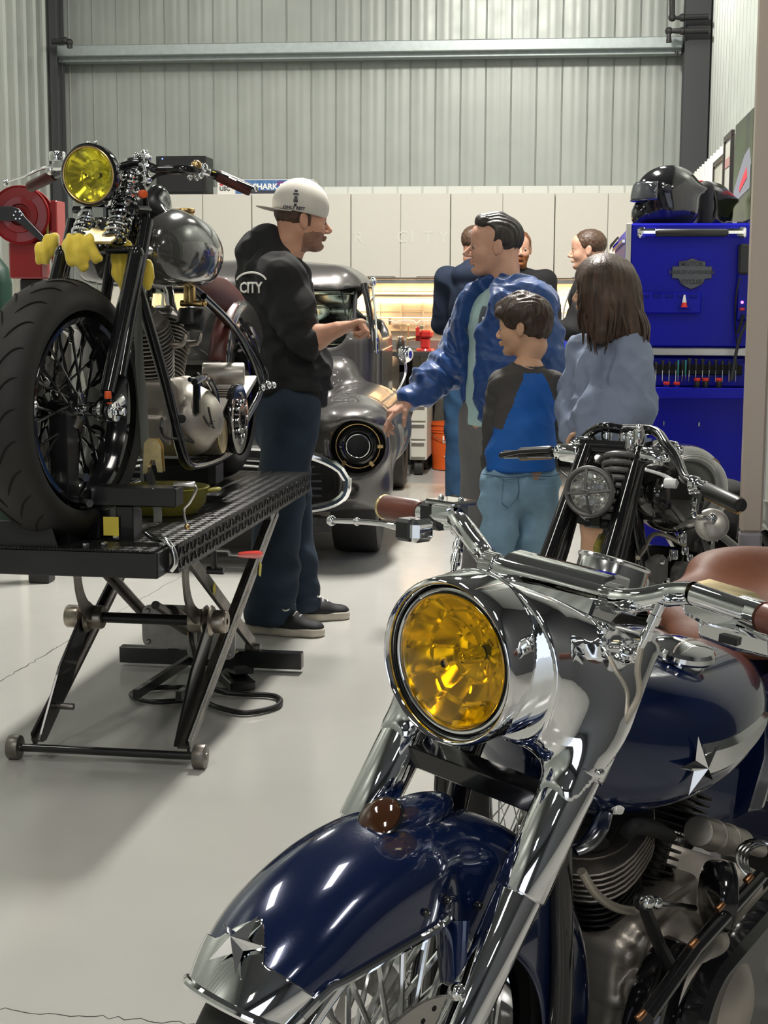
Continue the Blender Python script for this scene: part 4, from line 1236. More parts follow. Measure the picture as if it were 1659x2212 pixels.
# axle hardware
mb = MB(); mb.cyl(W1+V((0, .05, 0)), W1+V((0, .115, 0)), .017, .017, 20, .002); mb.cyl(W1+V((0, .115, 0)), W1+V((0, .165, 0)), .028, .028, 24, .004); mb.cyl(W1+V((0, .165, 0)), W1+V((0, .19, 0)), .014, .012, 12, .003)
mb.cyl(W1+V((.0, .12, -.0)), W1+V((-.07, .14, .03)), .022, .018, 14, .003)
mb.build('axle_nut', M['chrome'], bob, T=TS)
mb = MB(); c = W1+V((.01, .145, .035)); mb.cyl(c, c+V((0, 0, .02)), .010, .009, 12, .002); mb.build('orange_cap', M['orange_lens'], bob, T=TS)
# springer legs
def two(fn):
    for sy in (1, -1): fn(sy)
FT = V((-.30, 0, 1.56)); FBt = V((W1.x-.02, 0, W1.z+.03))
def legs(sy):
    mb = MB(); mb.tube([V((FT.x+.035, sy*.118, 1.46)), V((FBt.x, sy*.125, FBt.z+.02))], [.023, .020], 20); mb.ball(V((FT.x+.035, sy*.118, 1.46)), (.024, .024, .03)); mb.build('springer_leg', M['black_gloss'], bob, T=TS)
    mb = MB(); mb.tube([V((FT.x-.03, sy*.118, 1.56)), V((FBt.x-.07, sy*.125, FBt.z+.06))], [.020, .018], 16); mb.build('rear_leg', M['black_gloss'], bob, T=TS)
    mb = MB(); mb.beam(V((FBt.x-.075, sy*.128, FBt.z+.05)), V((W1.x, sy*.13, W1.z)), .014, .035, up=(0, 1, 0)); mb.build('rocker_link', M['black_satin'], bob, T=TS)
    a = V((FT.x+.045, sy*.052, 1.50)); b = V((FT.x-.045, sy*.048, 1.62)); c = V((FT.x-.10, sy*.045, 1.725))
    mb = MB(); mb.helix(a, b, .030, .0062, 7.5, 16, 8); mb.helix(b, c, .025, .0058, 8.5, 16, 8); mb.build('fork_spring', M['chrome'], bob, T=TS)
    mb = MB(); mb.tube([a, b, c+ (c-b).normalized()*.02], [.014, .014, .008], 12); mb.torus(b, c-b, .027, .006, 24, 8); mb.ball(c+(c-b).normalized()*.02, .012, 10, 8); mb.build('spring_rod', M['chrome2'], bob, T=TS)
two(legs)
mb = MB(); mb.prism([(-.075, 0), (-.06, .026), (-.02, .03), (0, .045), (.02, .03), (.06, .026), (.075, 0), (.06, -.014), (-.06, -.014)], V((FT.x+.06, 0, 1.500)), (0, 1, 0), (-.55, 0, .8), (.8, 0, .55), .012, .003); mb.build('fork_crown', M['zinc'], bob, T=TS)
mb = MB(); mb.box(V((FT.x+.0, 0, 1.475)), (.10, .26, .022), b=.008); mb.box(V((FT.x-.04, 0, 1.59)), (.09, .22, .02), b=.008); mb.cyl(V((FT.x-.05, 0, 1.47)), V((FT.x-.10, 0, 1.62)), .03, .03, 20); mb.build('fork_tree', M['black_gloss'], bob, T=TS)
# headlight
Lc2 = FSx.side(196, 378, 0); n2 = V((1, .05, -.06)).normalized()
mb = MB(); mb.lathe([(.018, -.10), (.05, -.085), (.075, -.05), (.084, -.02), (.0865, 0), (.0865, .012), (.082, .018), (.077, .016), (.074, .006)], Lc2, n2, 64); mb.build('headlight_shell', M['black_gloss'], bob, T=TS)
mb = MB(); mb.torus(Lc2+n2*.014, n2, .0765, .0032, 64, 8); mb.build('lens_ring', M['brass'], bob, T=TS)
lampcup(bob, Lc2+n2*.012, n2, .0755, TS, M['yellowglass'], dep=.05, bulge=.012, na=10, nr=2, amp=.6)
mb = MB()
for k in (-1, 1): mb.ball(Lc2+V((-.01, .012*k, .088)), .006, 10, 8)
mb.build('trim_screw', M['chrome'], bob, T=TS)
mb = MB(); mb.box(Lc2+V((-.05, 0, -.10)), (.03, .045, .04), b=.006); mb.box(Lc2+V((-.05, .03, -.115)), (.012, .01, .05), b=.003); mb.box(Lc2+V((-.05, -.03, -.115)), (.012, .01, .05), b=.003); mb.build('lamp_bracket', M['chrome2'], bob, T=TS)
# handlebar and controls
C = FSx.cross
xb = -.36
hb = [C(300, 352, xb), C(340, 366, xb), C(395, 366, xb), C(430, 368, xb-.05), C(462, 378, xb-.12), C(540, 412, xb-.16)]
hb2 = [C(300, 352, xb), C(240, 366, xb), C(180, 366, xb), C(150, 368, xb-.05), C(120, 378, xb-.1), C(66, 404, xb-.14)]
mb = MB(); mb.tube(hb[::-1]+hb2[1:], .0125, 14, k=6); mb.build('handlebar', M['black_gloss'], bob, T=TS)
for (a, b) in ((C(470, 379, xb-.12), C(543, 412, xb-.16)), (C(118, 378, xb-.1), C(64, 404, xb-.14))):
    mb = MB(); mb.tube([a, lerp(a, b, .05), lerp(a, b, .95), b], [.015, .0175, .0175, .015], 18); mb.build('hand_grip', M['oxblood'], bob, T=TS)
mb = MB(); mb.tube([C(450, 366, xb-.1), C(480, 376, xb-.1), C(515, 392, xb-.12), C(552, 408, xb-.14)], [.008, .007, .006, .008], 10, k=5, flat=.6); mb.ball(C(552, 408, xb-.14), .009, 10, 8); mb.build('clutch_lever', M['chrome'], bob, T=TS)
mb = MB(); mb.tube([C(128, 358, xb-.08), C(90, 364, xb-.08), C(60, 378, xb-.1), C(12, 394, xb-.12)], [.009, .008, .006, .006], 10, k=5, flat=.6); mb.ball(C(12, 394, xb-.12), .010, 10, 8); mb.build('brake_lever', M['chrome'], bob, T=TS)
mb = MB(); q = C(124, 338, xb-.06); mb.cyl(q+V((0, 0, -.014)), q+V((0, 0.0, .014)), .024, .024, 20, .004); mb.box(C(132, 358, xb-.07), (.04, .05, .03), b=.008); mb.ball(C(110, 368, xb-.09), .016); mb.build('master_cylinder', M['chrome'], bob, T=TS)
mb = MB(); q = C(424, 358, xb-.04); mb.ball(q, .016, 14, 10); mb.build('perch_knob', M['brass'], bob, T=TS)
mb = MB()
for (a, b, r) in ((418, 372, .013), (432, 378, .012), (440, 362, .013), (410, 384, .008), (425, 385, .008)): mb.ball(C(a, b, xb-.05), r, 12, 8)
mb.cyl(C(428, 366, xb-.05), C(452, 372, xb-.08), .012, .012, 12, .002); mb.build('clutch_perch', M['chrome'], bob, T=TS)
mb = MB(); q = C(313, 362, xb+.02)
for dz in (-.03, 0, .03): mb.cyl(q+V((-.02, 0, dz)), q+V((.02, 0, dz)), .014, .014, 14, .003)
mb.cyl(q+V((0, 0, -.045)), q+V((0, 0, .05)), .010, .008, 12, .002); mb.build('riser', M['chrome'], bob, T=TS)
mb = MB(); q = C(305, 420, xb+.03); mb.cyl(q, q+V((.02, .02, 0)), .012, .012, 12, .003); mb.build('orange_marker', M['orange_lens'], bob, T=TS)
mb = MB(); mb.tube([C(300, 395, xb), C(312, 420, xb), C(318, 470, xb-.05), C(325, 540, xb-.1), C(322, 640, xb-.15)], .008, 8, k=5)
mb.build('brake_hose', M['cable'], bob, T=TS)
mb = MB(); mb.tube([C(420, 374, xb-.03), C(380, 372, xb), C(340, 378, xb), C(318, 400, xb-.02)], .005, 8, k=5); mb.build('clutch_cable', M['cable'], bob, T=TS)
# frame
G = GB.side; X = GB.cross
for sy in (1, -1):
    mb = MB(); mb.tube([V((-.42, sy*.02, 1.52)), V((-.43, sy*.05, 1.36)), V((-.47, sy*.11, 1.1)), V((-.52, sy*.14, .90)), V((-.62, sy*.15, .83)), V((-1.1, sy*.15, .83)), V((-1.35, sy*.13, .90)), V((-1.62, sy*.13, 1.03)), V((-1.40, sy*.11, 1.20)), V((-1.15, sy*.07, 1.32)), V((-.95, sy*.03, 1.40)), V((-.45, 0, 1.55))], .017, 12, k=5)
    mb.build('frame_tube', M['black_gloss'], bob)
mb = MB(); mb.cyl((-.40, 0, 1.46), (-.45, 0, 1.62), .034, .034, 20, .004); mb.build('head_tube', M['black_gloss'], bob)
# tank
tr = X(470, 540, -.72)
def gtank():
    s = SDF()
    for sy in (1, -1):
        s.ell((-.70, sy*.095, 1.475), (.27, .120, .125), k=.05)
        s.ell((-.60, sy*.085, 1.49), (.16, .10, .11), k=.05)
    s.plane((0, 0, 1.375), (0, 0, -1), k=.03)
    return s
gtank().build('fuel_tank', M['grey_paint'], bob, h=.009, it=3)
p = X(398, 448, -.72); p.z = 1.598
mb = MB(); mb.cyl(p+V((0, 0, -.015)), p+V((0, 0, .002)), .028, .030, 28, .002); mb.cyl(p+V((0, 0, .002)), p+V((0, 0, .017)), .033, .033, 32, .005); mb.build('tank_cap', M['brass'], bob)
# seat and black dash hump behind the fork
def hump():
    s = SDF(); s.cap((-.50, .03, 1.56), (-.62, .05, 1.62), .05, .06, k=.03, fl=((0, 1, 0), .7)); s.cap((-.55, .05, 1.55), (-.75, .03, 1.52), .07, .05, k=.03); return s
hump().build('dash_cover', M['black_gloss'], bob, h=.008)
mb = MB(); mb.tube([G(425, 622, .02), G(450, 628, .04), G(480, 642, .05), G(510, 668, .06), G(530, 700, .07), G(537, 725, .07)], [.03, .055, .07, .07, .06, .03], 20, k=5, flat=.40, up=(0, 1, 0)); mb.build('saddle', M['oxblood'], bob, ang=80)
def gseat():
    s = SDF(); c_ = [G(440, 630, .04), G(490, 648, .05), G(518, 680, .07), G(532, 722, .08)]
    for a_, b_, r_ in zip(c_, c_[1:], (.075, .075, .06)): s.cap(a_, b_, r_, r_*.85, fl=((.5, 0, .85), .35), k=.03)
    return s
# rear wheel and fender
RW2 = V((-1.54, 0, DZ+.31))
wheel(bob, RW2, .31, .16, .20, 20, None, M['black_gloss'], M['black_gloss'], spr=.004, hub=.05)
mb = MB()
def rf2(i, j):
    a = math.radians(20+125*i); t = (j-.5)*2; q = abs(t); r = .345-.05*q**3-.06*max(0, q-.7)/.3; y = .10*math.sin(min(1, q/.75)*PI/2)
    return V((RW2.x+r*math.cos(a), math.copysign(y, t), RW2.z+r*math.sin(a)))
mb.surf(rf2, 40, 21); mb.build('rear_fender', M['grey_paint'], bob, solid=.003)
mb = MB()
def rf3(i, j):
    p = rf2(.02+.40*i, .60+.22*j); d = (p-RW2).normalized(); return p+d*.006
mb.surf(rf3, 20, 8); mb.build('fender_stripe', M['oxblood'], bob, solid=.004)
mb = MB(); mb.tube([G(520, 690, .16), G(555, 760, .16), G(575, 800, .17), G(575, 830, .17)], .007, 8, k=4); mb.tube([G(440, 640, .13), G(500, 700, .15), G(540, 770, .16), G(560, 830, .16)], .011, 10, k=5); mb.build('fender_strut', M['black_gloss'], bob)
mb = MB()
for (a, b, r) in ((578, 832, .016), (590, 832, .013), (566, 838, .013)): mb.ball(G(a, b, .17), r, 12, 8)
mb.build('axle_adjuster', M['chrome'], bob)
# engine
E2 = V((-.74, 0, .96))
def crank2():
    s = SDF(); s.cap(E2+V((0, -.10, 0)), E2+V((0, .10, 0)), .115, .115, k=.02); s.box(E2+V((.02, 0, .085)), (.24, .20, .10), .02, k=.03)
    s.box(E2+V((.10, .03, .05)), (.07, .15, .13), .02, k=.02); s.box(E2+V((.13, .02, -.02)), (.04, .10, .08), .012, k=.01)
    s.cap(E2+V((.12, .07, .06)), E2+V((.13, .07, -.06)), .016, .016, k=.01); s.box(E2+V((-.26, 0, 0)), (.24, .22, .15), .03, k=.03); return s
crank2().build('crankcase', M['alu'], bob, h=.007)
M['alu_fin2'] = pbr('grey cylinder fins', (.30, .28, .255), .45, .7, var=.12, vscale=20)
M['dark_fin'] = M['fin_black']
fa = V((math.sin(math.radians(20)), 0, math.cos(math.radians(20)))); ra = V((-fa.x, 0, fa.z))
for ax in (fa, ra):
    b0 = E2+ax*.115
    finned(b0, ax, 9, .070, .078, .0125, .0045, 'alu_fin2', 'cylinder', 1.1, parent=bob)
    finned(b0+ax*.115, ax, 7, .084, .074, .0125, .0045, 'alu_fin2', 'cylinder_head', 1.15, head=False, parent=bob)
    c = b0+ax*.21; xx, yy, zz = frame_of(ax, (0, 1, 0)); R_ = Matrix((xx, yy, zz)).transposed()
    mb = MB(); mb.box(c, (.12, .11, .05), R_, .02); mb.box(c+ax*.03, (.08, .07, .03), R_, .012); mb.build('rocker_cover', M['alu_fin2'], bob)
    mb = MB(); s0 = b0+ax*.14+V((0, .09, 0)); mb.tube([s0-V((0, .03, 0)), s0+V((0, .02, .0)), s0+V((-.01, .03, .03))], [.012, .010, .007], 10, k=3); mb.build('spark_plug', M['alu_fin'], bob)
# carburettor in brass with black bowl
q = G(410, 640, .12)
mb = MB(); mb.cyl(q+V((0, 0, .035)), q+V((0, 0, -.02)), .018, .020, 20, .003); mb.cyl(q+V((0, -.03, -.022)), q+V((0, .04, -.022)), .010, .010, 12, .002); mb.ball(q+V((0, .045, -.022)), .010, 10, 8); mb.build('fuel_valve', M['brass'], bob)
mb = MB(); mb.cyl(q+V((0, .0, -.035)), q+V((0, 0, -.085)), .035, .045, 24, .006); mb.cyl(q+V((-.0, -.01, -.07)), q+V((0.0, .045, -.075)), .038, .036, 24, .004); mb.build('carburettor', M['black_satin'], bob)
# open belt primary
bc = G(508, 905, .20)
mb = MB(); mb.cyl(V((bc.x, .135, bc.z)), V((bc.x, .20, bc.z)), .108, .108, 48, .003)
M['belt'] = pbr('ribbed drive belt', (.10, .085, .065), .6)
for k in range(60):
    a = 2*PI*k/60; mb.box(V((bc.x+.109*math.cos(a), .168, bc.z+.109*math.sin(a))), (.004, .06, .006), Matrix.Rotation(-a, 3, 'Y'), .001)
mb.build('drive_belt', M['belt'], bob)
mb = MB(); mb.lathe([(.0002, .012), (.03, .012), (.035, .02), (.05, .02), (.055, .006), (.085, .006), (.09, .012), (.114, .012), (.116, 0), (.114, -.012)], V((bc.x, .205, bc.z)), (0, 1, 0), 48); pk = mb.build('clutch_basket', M['black_gloss'], bob)
mb = MB()
for k in range(10):
    a = 2*PI*k/10; p = V((bc.x+.06*math.cos(a), .215, bc.z+.06*math.sin(a))); mb.cyl(p, p+V((0, .012, 0)), .007, .007, 8, .001)
mb.build('clutch_bolt', M['chrome2'], bob)
bc2 = G(488, 930, .17)
mb = MB(); mb.cyl(V((bc2.x+.17, .135, bc2.z-.0)), V((bc2.x+.17, .20, bc2.z)), .062, .062, 40, .003); mb.build('front_pulley', M['belt'], bob)
mb = MB(); mb.cyl(V((bc2.x+.17, .20, bc2.z)), V((bc2.x+.17, .206, bc2.z)), .058, .058, 40, .002); mb.build('pulley_face', M['zinc'], bob)
mb = MB(); mb.prism([(bc2.x+.19, bc2.z+.06), (bc.x-.0, bc.z+.112), (bc.x, bc.z+.104), (bc2.x+.19, bc2.z+.052)], (0, .135, 0), (1, 0, 0), (0, 0, 1), (0, 1, 0), .065, .0); mb.build('belt_run', M['belt'], bob)
M['pale_alu'] = pbr('pale machined aluminium', (.55, .52, .47), .35, .6)
q = G(490, 815, .13)
mb = MB(); mb.cyl(V((q.x+.02, .05, q.z+.01)), V((q.x-.01, .19, q.z+.01)), .040, .040, 28, .006); mb.prism([(q.x+.1, q.z-.07), (q.x-.12, q.z+.0), (q.x-.12, q.z-.02), (q.x+.1, q.z-.10)], (0, .13, 0), (1, 0, 0), (0, 0, 1), (0, 1, 0), .075, .004); mb.build('motor_plate', M['pale_alu'], bob)
mb = MB(); mb.box(G(425, 850, .16), (.03, .02, .13), b=.006); mb.tube([G(420, 825, .18), G(445, 815, .18), G(462, 840, .18), G(468, 870, .18)], .011, 10, k=5); mb.cyl(G(410, 820, .17), G(440, 818, .18), .008, .008, 10, .002); mb.box(G(448, 878, .17), (.06, .03, .03), b=.006); mb.build('forward_control', M['black_gloss'], bob)
mb = MB(); mb.tube([G(350, 905, .12), G(348, 925, .14), G(360, 945, .14), G(400, 950, .14), G(450, 965, .15)], .005, 8, k=5); mb.tube([G(440, 900, .2), G(455, 920, .2), G(470, 890, .2)], .0035, 8, k=5); mb.tube([G(450, 880, .2), G(462, 925, .2), G(475, 900, .2)], .0035, 8, k=5); mb.build('wiring', M['cable'], bob)
mb = MB(); q = G(385, 903, .13); mb.cyl(q, q+V((.03, .02, 0)), .014, .014, 12, .002); mb.build('rubber_plug', M['black_matte'], bob)
mb = MB(); mb.box((-1.02, 0, .76), (.14, .26, .10), b=.02); mb.build('lower_frame_block', M['black_satin'], bob)

# tie-down strap with ratchet, jug under the engine, cloths
M['strap'] = pbr('grey webbing strap', (.16, .165, .15), .8, bump=.3, bscale=500)
strap = place(thing('ratchet_strap', 'grey tie-down strap with brassy ratchet holding the grey motorcycle', 'strap'), GB)
x_ = -.30
sp = [X(296, 640, x_-.02), X(300, 760, x_), X(308, 870, x_), X(314, 960, x_+.02), X(318, 1000, x_+.03)]
mb = MB(); mb.tube(sp, .013, 8, k=5, flat=.12, up=(1, 0, 0)); mb.build('webbing', M['strap'], strap)
mb = MB(); c = X(333, 985, x_+.04)
for dy in (-.013, .013):
    mb.prism([(-.025, .038), (-.012, .052), (.012, .05), (.024, .03), (.028, -.045), (.014, -.045), (.006, -.01), (-.006, -.01), (-.02, -.05), (-.03, -.05)], c+V((dy, 0, 0)), (0, 1, 0), (0, 0, 1), (1, 0, 0), .002, .0)
mb.cyl(c+V((-.015, 0, .03)), c+V((.018, 0, .03)), .010, .010, 12); mb.cyl(c+V((-.015, -.02, -.03)), c+V((.018, -.02, -.03)), .006, .006, 12); mb.build('ratchet', M['zinc'], strap)
sp = [X(318, 1010, x_+.03), X(330, 1050, x_), X(340, 1100, x_), V((x_+.02, X(345, 1120, x_).y, PZ+.02))]
mb = MB(); mb.tube(sp, .013, 8, k=3, flat=.12, up=(1, 0, 0)); mb.build('webbing', M['strap'], strap)
M['olive'] = pbr('olive yellow plastic', (.30, .27, .05), .45)
jg = place(thing('drain_pan', 'yellow plastic drain pan on the lift deck under the engine', 'drain pan'), GB)
mb = MB(); jc = X(375, 1010, -.62); mb.lathe([(.001, 0), (.10, 0), (.125, .03), (.135, .075), (.14, .08), (.132, .082), (.12, .03), (.09, .012), (.001, .010)], V((jc.x, .06, PZ+.002)), (0, 0, 1), 40); mb.build('pan', M['olive'], jg)
mb = MB(); mb.tube([V((jc.x, .19, PZ+.07)), V((jc.x, .225, PZ+.075)), V((jc.x-.03, .225, PZ+.075)), V((jc.x-.03, .19, PZ+.07))], .006, 8, k=3); mb.build('pan_handle', M['olive'], jg)
M['cloth_y'] = pbr('yellow microfibre', (.92, .70, .09), .85, sheen=.6, bump=.5, bscale=240, bdist=.002)
def rag(name, label, blobs, seed, y=None):
    s = SDF()
    for (a, b, ra, rb) in blobs: s.cap(a, b, ra, rb, k=.016, fl=((1, 0, 0), .75))
    t = place(thing(name, label, 'cloth', group='yellow cloths tucked in the fork'), GB)
    def fold(P): return nz(P, 60, seed)*.0022+np.sin(P[:, 1]*190+nz(P, 14, seed)*3)*.0035
    o = s.build('cloth', M['cloth_y'], None, h=.004, fold=fold)
    o.matrix_basis = GB.M
    bpy.data.objects.remove(t); o.name = name
    tag(o, label, 'cloth', 'yellow cloths tucked in the fork')
    return o
xf = -.235
K = lambda a, b, x=xf: X(a, b, x)
rag('microfibre_cloth', 'yellow cloth bunched over the front tyre, leftmost of four on the fork', [(K(112, 520, -.4), K(96, 545, -.4), .024, .026), (K(96, 545, -.4), K(92, 556, -.4), .026, .02)], 1)
rag('microfibre_cloth', 'wide yellow cloth bunched between the fork legs under the headlight', [(K(150, 520), K(190, 520), .018, .018), (K(150, 535), K(160, 560), .022, .022), (K(175, 540), K(182, 575), .024, .016), (K(195, 530), K(212, 558), .018, .016)], 2)
rag('microfibre_cloth', 'long yellow cloth hanging behind the right fork leg', [(K(248, 522, -.30), K(272, 525, -.30), .014, .014), (K(255, 535, -.30), K(258, 585, -.30), .020, .018), (K(270, 540, -.30), K(262, 600, -.30), .018, .010), (K(258, 590, -.3), K(260, 628, -.3), .014, .005)], 3)
rag('microfibre_cloth', 'short yellow cloth sticking out right of the fork leg by the grey tank', [(K(303, 560, -.32), K(312, 585, -.32), .014, .020), (K(312, 585, -.32), K(320, 612, -.32), .022, .016), (K(318, 575, -.32), K(326, 600, -.32), .014, .012)], 4)
# ------------------------------------------------------------------ cabinets and workbench along the back wall
CY = 12.0
def wx(px, y=CY): return atY(px, 600, y).x
def wz(py, y=CY, px=900): return atY(px, py, y).z
cz0, cz1 = wz(603), wz(418)
seams = [330, 440, 545, 650, 758, 865, 972, 1084, 1196, 1310]
xs = [wx(p) for p in seams]
step = xs[5]-xs[4]
names = ['leftmost, behind the grey motorcycle', 'second from the left, above the grey motorcycle tank', 'behind the man in the white cap', 'left of the man in the blue jacket', 'above the man in the blue jacket', 'right end, beside the blue tool chest']
def cabinet(x0, x1, x2, lab):
    cx = (x0+x2)/2
    t = thing('wall_cabinet', lab, 'cabinet', (cx, CY, cz0), group='white wall cabinets over the workbench')
    mb = MB(); mb.box((0, .21, (cz1-cz0)/2), (x2-x0, .40, cz1-cz0), b=.002); mb.build('cabinet_body', M['cab_white'], t)
    for a, b in ((x0, x1), (x1, x2)):
        w = b-a
        mb = MB(); mb.box(((a+b)/2-cx, 0, (cz1-cz0)/2+.005), (w-.005, .019, cz1-cz0-.012), b=.0015); d = mb.build('door', M['cab_white'], t)
        mb = MB(); h = min(.22, w*.6); c = (a+b)/2-cx+w*.12
        mb.box((c, -.030, .018), (h, .008, .008), b=.002)
        for s_ in (-1, 1): mb.box((c+s_*h*.46, -.018, .018), (.008, .022, .008), b=.001)
        mb.build('handle', M['steel'], d)
for k, i in enumerate(range(0, 8, 2)):
    cabinet(xs[i]+.002, xs[i+1], xs[i+2]-.002, 'white two-door wall cabinet, '+('leftmost, partly behind the grey motorcycle' , 'directly behind the white cap', 'between the white cap and the dark-haired man', 'directly behind the dark-haired man')[k])
cabinet(xs[8]+.002, xs[9], .82, 'white two-door wall cabinet at the right end beside the blue tool chest')
# light valance and warm strip lamp
t = thing('strip_light', 'warm glowing strip light under the white wall cabinets', 'lamp', ((xs[0]+.8)/2, CY+.12, cz0-.01))
L_ = .8-xs[0]
mb = MB(); mb.box((0, 0, 0), (L_-.1, .05, .016), b=.002); mb.build('housing', M['steel'], t)
mb = MB(); mb.box((0, 0, -.011), (L_-.12, .03, .006), b=.001); mb.build('tube', M['warm_strip'], t)
al_ = bpy.data.lights.new('strip', 'AREA'); al_.shape = 'RECTANGLE'; al_.size = L_-.2; al_.size_y = .03; al_.energy = 60; al_.color = (1.0, .66, .36)
ao = bpy.data.objects.new('strip_lamp_light', al_); COL.objects.link(ao); ao.parent = t; ao.location = (0, 0, -.02)
mb = MB(); mb.box(((xs[0]+.8)/2, CY+.02, cz0-.018), (L_, .03, .03)); o = mb.build('cabinet_valance', M['steel']); tag(o, 'grey light rail running under the white wall cabinets', 'rail')
# splashback with a shelf rail, towel tube and hooks
M['splash'] = pbr('cream splashback panel', (.70, .62, .50), .5)
def splash():
    mb = MB(); z0, z1 = .97, cz0
    mb.box(((xs[0]+.8)/2, 12.36, (z0+z1)/2), (L_, .02, z1-z0), b=.002)
    n = 24
    for i in range(n):
        x = xs[0]+L_*i/(n-1); mb.box((x, 12.345, (z0+z1)/2), (.012, .012, z1-z0), b=.002)
    for z in (z0+.10, z0+.26, z0+.40): mb.box(((xs[0]+.8)/2, 12.344, z), (L_, .010, .008), b=.002)
    return mb
o = splash().build('splashback', M['splash']); struct(o); o.name = 'trim_16'
mb = MB(); a = atY(800, 686, 12.25); mb.box((-.9, 12.22, a.z), (3.2, .12, .010), b=.002)
for i in range(7): mb.box((-2.4+i*.5, 12.28, a.z-.03), (.012, .12, .05), b=.002)
tag(mb.build('wall_shelf', M['cab_white']), 'narrow pale shelf on the lit wall above the workbench', 'shelf')
mb = MB(); a = atY(810, 636, 12.2); b = atY(972, 636, 12.2); mb.cyl(a, V((b.x, a.y, a.z)), .028, .028, 20, .003); tag(mb.build('roll_tube', M['steel']), 'long grey roll hanging below the wall cabinets', 'roll')
mb = MB()
pts = []
for i, (px_, py_) in enumerate([(822, 692), (845, 692), (855, 698), (862, 692), (892, 692), (900, 699), (908, 692), (960, 692)]): pts.append(atY(px_, py_, 12.16))
mb.tube(pts, .004, 6); tag(mb.build('wire_hook_rail', M['cab_white']), 'thin zigzag wire hook rail under the shelf', 'rail')
# bench
bz_ = .93
M['bench_top'] = pbr('dark worktop', (.035, .034, .033), .4)
bx0, bx1 = -3.4, .8
t = thing('worktop', 'long dark worktop along the back wall under the glowing strip light', 'worktop', ((bx0+bx1)/2, 12.05, bz_))
mb = MB(); mb.box((0, 0, -.02), (bx1-bx0, .62, .04), b=.004); mb.build('top', M['bench_top'], t)
mb = MB(); mb.box((0, .29, .035), (bx1-bx0, .02, .07), b=.002); mb.build('upstand', M['steel'], t)
def wb(px0, px1, lab):
    x0, x1 = wx(px0, 11.75), wx(px1, 11.75)
    t = thing('workbench_frame', lab, 'workbench', ((x0+x1)/2, 12.05, 0))
    for sx in (-1, 1):
        for sy in (-1, 1):
            mb = MB(); mb.box((sx*((x1-x0)/2-.03), sy*.26, .445), (.05, .05, .89), b=.004); mb.build('leg', M['black_satin'], t)
    mb = MB(); mb.box((0, -.27, .80), (x1-x0, .03, .06), b=.003); mb.build('apron', M['black_satin'], t)
    mb = MB(); mb.box((0, 0, .62), (x1-x0-.06, .54, .025), b=.003); mb.build('shelf', M['splash'], t)
    mb = MB(); mb.box((0, .0, .25), (x1-x0-.06, .54, .025), b=.003); mb.build('shelf', M['black_satin'], t)
    return t
wb(760, 878, 'black open workbench frame under the red vise, behind the truck')
wb(1190, 1345, 'black open workbench frame behind the girl')
def drawers(x0, x1, y, z0, z1, n, name, lab, mat, cat='drawer unit', hm='steel', wheels=False, d=.5):
    t = thing(name, lab, cat, ((x0+x1)/2, y, 0))
    mb = MB(); mb.box((0, d/2, (z0+z1)/2), (x1-x0, d, z1-z0), b=.006); mb.build('body', M[mat], t)
    h = (z1-z0-.03)/n
    for i in range(n):
        mb = MB(); zc = z0+.015+h*(i+.5); mb.box((0, -.008, zc), (x1-x0-.02, .02, h-.012), b=.004); dr = mb.build('drawer', M[mat], t)
        mb = MB(); mb.box((0, -.024, zc+h*.3), ((x1-x0)*.75, .016, .016), b=.003); mb.build('handle', M[hm], dr)
    if wheels:
        for sx in (-1, 1):
            for yy in (.06, d-.06):
                mb = MB(); c = V((sx*((x1-x0)/2-.05), yy, .055)); mb.cyl(c-V((.018, 0, 0)), c+V((.018, 0, 0)), .055, .055, 24, .006); mb.cyl(c-V((.02, 0, 0)), c+V((.02, 0, 0)), .025, .025, 16, .003); mb.box(c+V((0, 0, .05)), (.05, .05, .03), b=.004); mb.build('caster', M['rubber'], t)
    return t
drawers(-3.3, -2.75, 11.8, .0, .88, 4, 'drawer_unit', 'pale drawer unit under the worktop behind the truck', 'cab_white')
cr = atY(862, 900, 11.2); cl = atY(932, 900, 11.2)
drawers(wx(889, 11.6), wx(926, 11.6), 11.55, .12, .70, 4, 'rolling_cart', 'white rolling drawer cart on casters right of the truck', 'cab_white', 'cart', wheels=True)
# orange bucket with lettering
bk = atY(970, 1000, 12.02)
M['orange'] = pbr('orange plastic bucket', (.62, .10, .015), .4)
M['white_ink'] = pbr('white ink', (.85, .83, .78), .5)
t = thing('bucket', 'orange plastic bucket with white letters on the floor under the workbench', 'bucket', (bk.x, bk.y-.0, 0))
mb = MB(); mb.lathe([(.001, .004), (.125, .004), (.130, .01), (.150, .355), (.158, .357), (.158, .372), (.148, .372), (.126, .02), (.001, .02)], (0, 0, 0), (0, 0, 1), 48)
for z in (.30, .32): mb.torus((0, 0, z), (0, 0, 1), .150, .004, 48, 6)
mb.build('bucket_shell', M['orange'], t)
ang = math.atan2(CAM.y-bk.y, CAM.x-bk.x)
def wraptext(s, zc, size, name, R=.142):
    o = text(name, s, size, M['white_ink'], t, Matrix.Identity(4), .001, bold=.0015)
    for v in o.data.vertices:
        a = ang+.22+v.co.x/R; v.co = V((math.cos(a)*(R+v.co.z+.0025), math.sin(a)*(R+v.co.z+.0025), zc+v.co.y))
wraptext("LET'S", .245, .078, 'lettering', .1455); wraptext('DO', .16, .06, 'lettering', .1405); wraptext('THIS.', .095, .06, 'lettering', .137)
mb = MB(); pts = [V((.155*math.cos(a), .155*math.sin(a), .34+.03*0-.10*math.sin((a-ang-PI/2)))) if False else V((.160*math.cos(ang-PI/2+PI*i/14), .160*math.sin(ang-PI/2+PI*i/14), .345-.11*math.sin(PI*i/14))) for i, a in enumerate([0]*15)]
mb.tube(pts, .003, 6); mb.build('bail_handle', M['steel'], t)
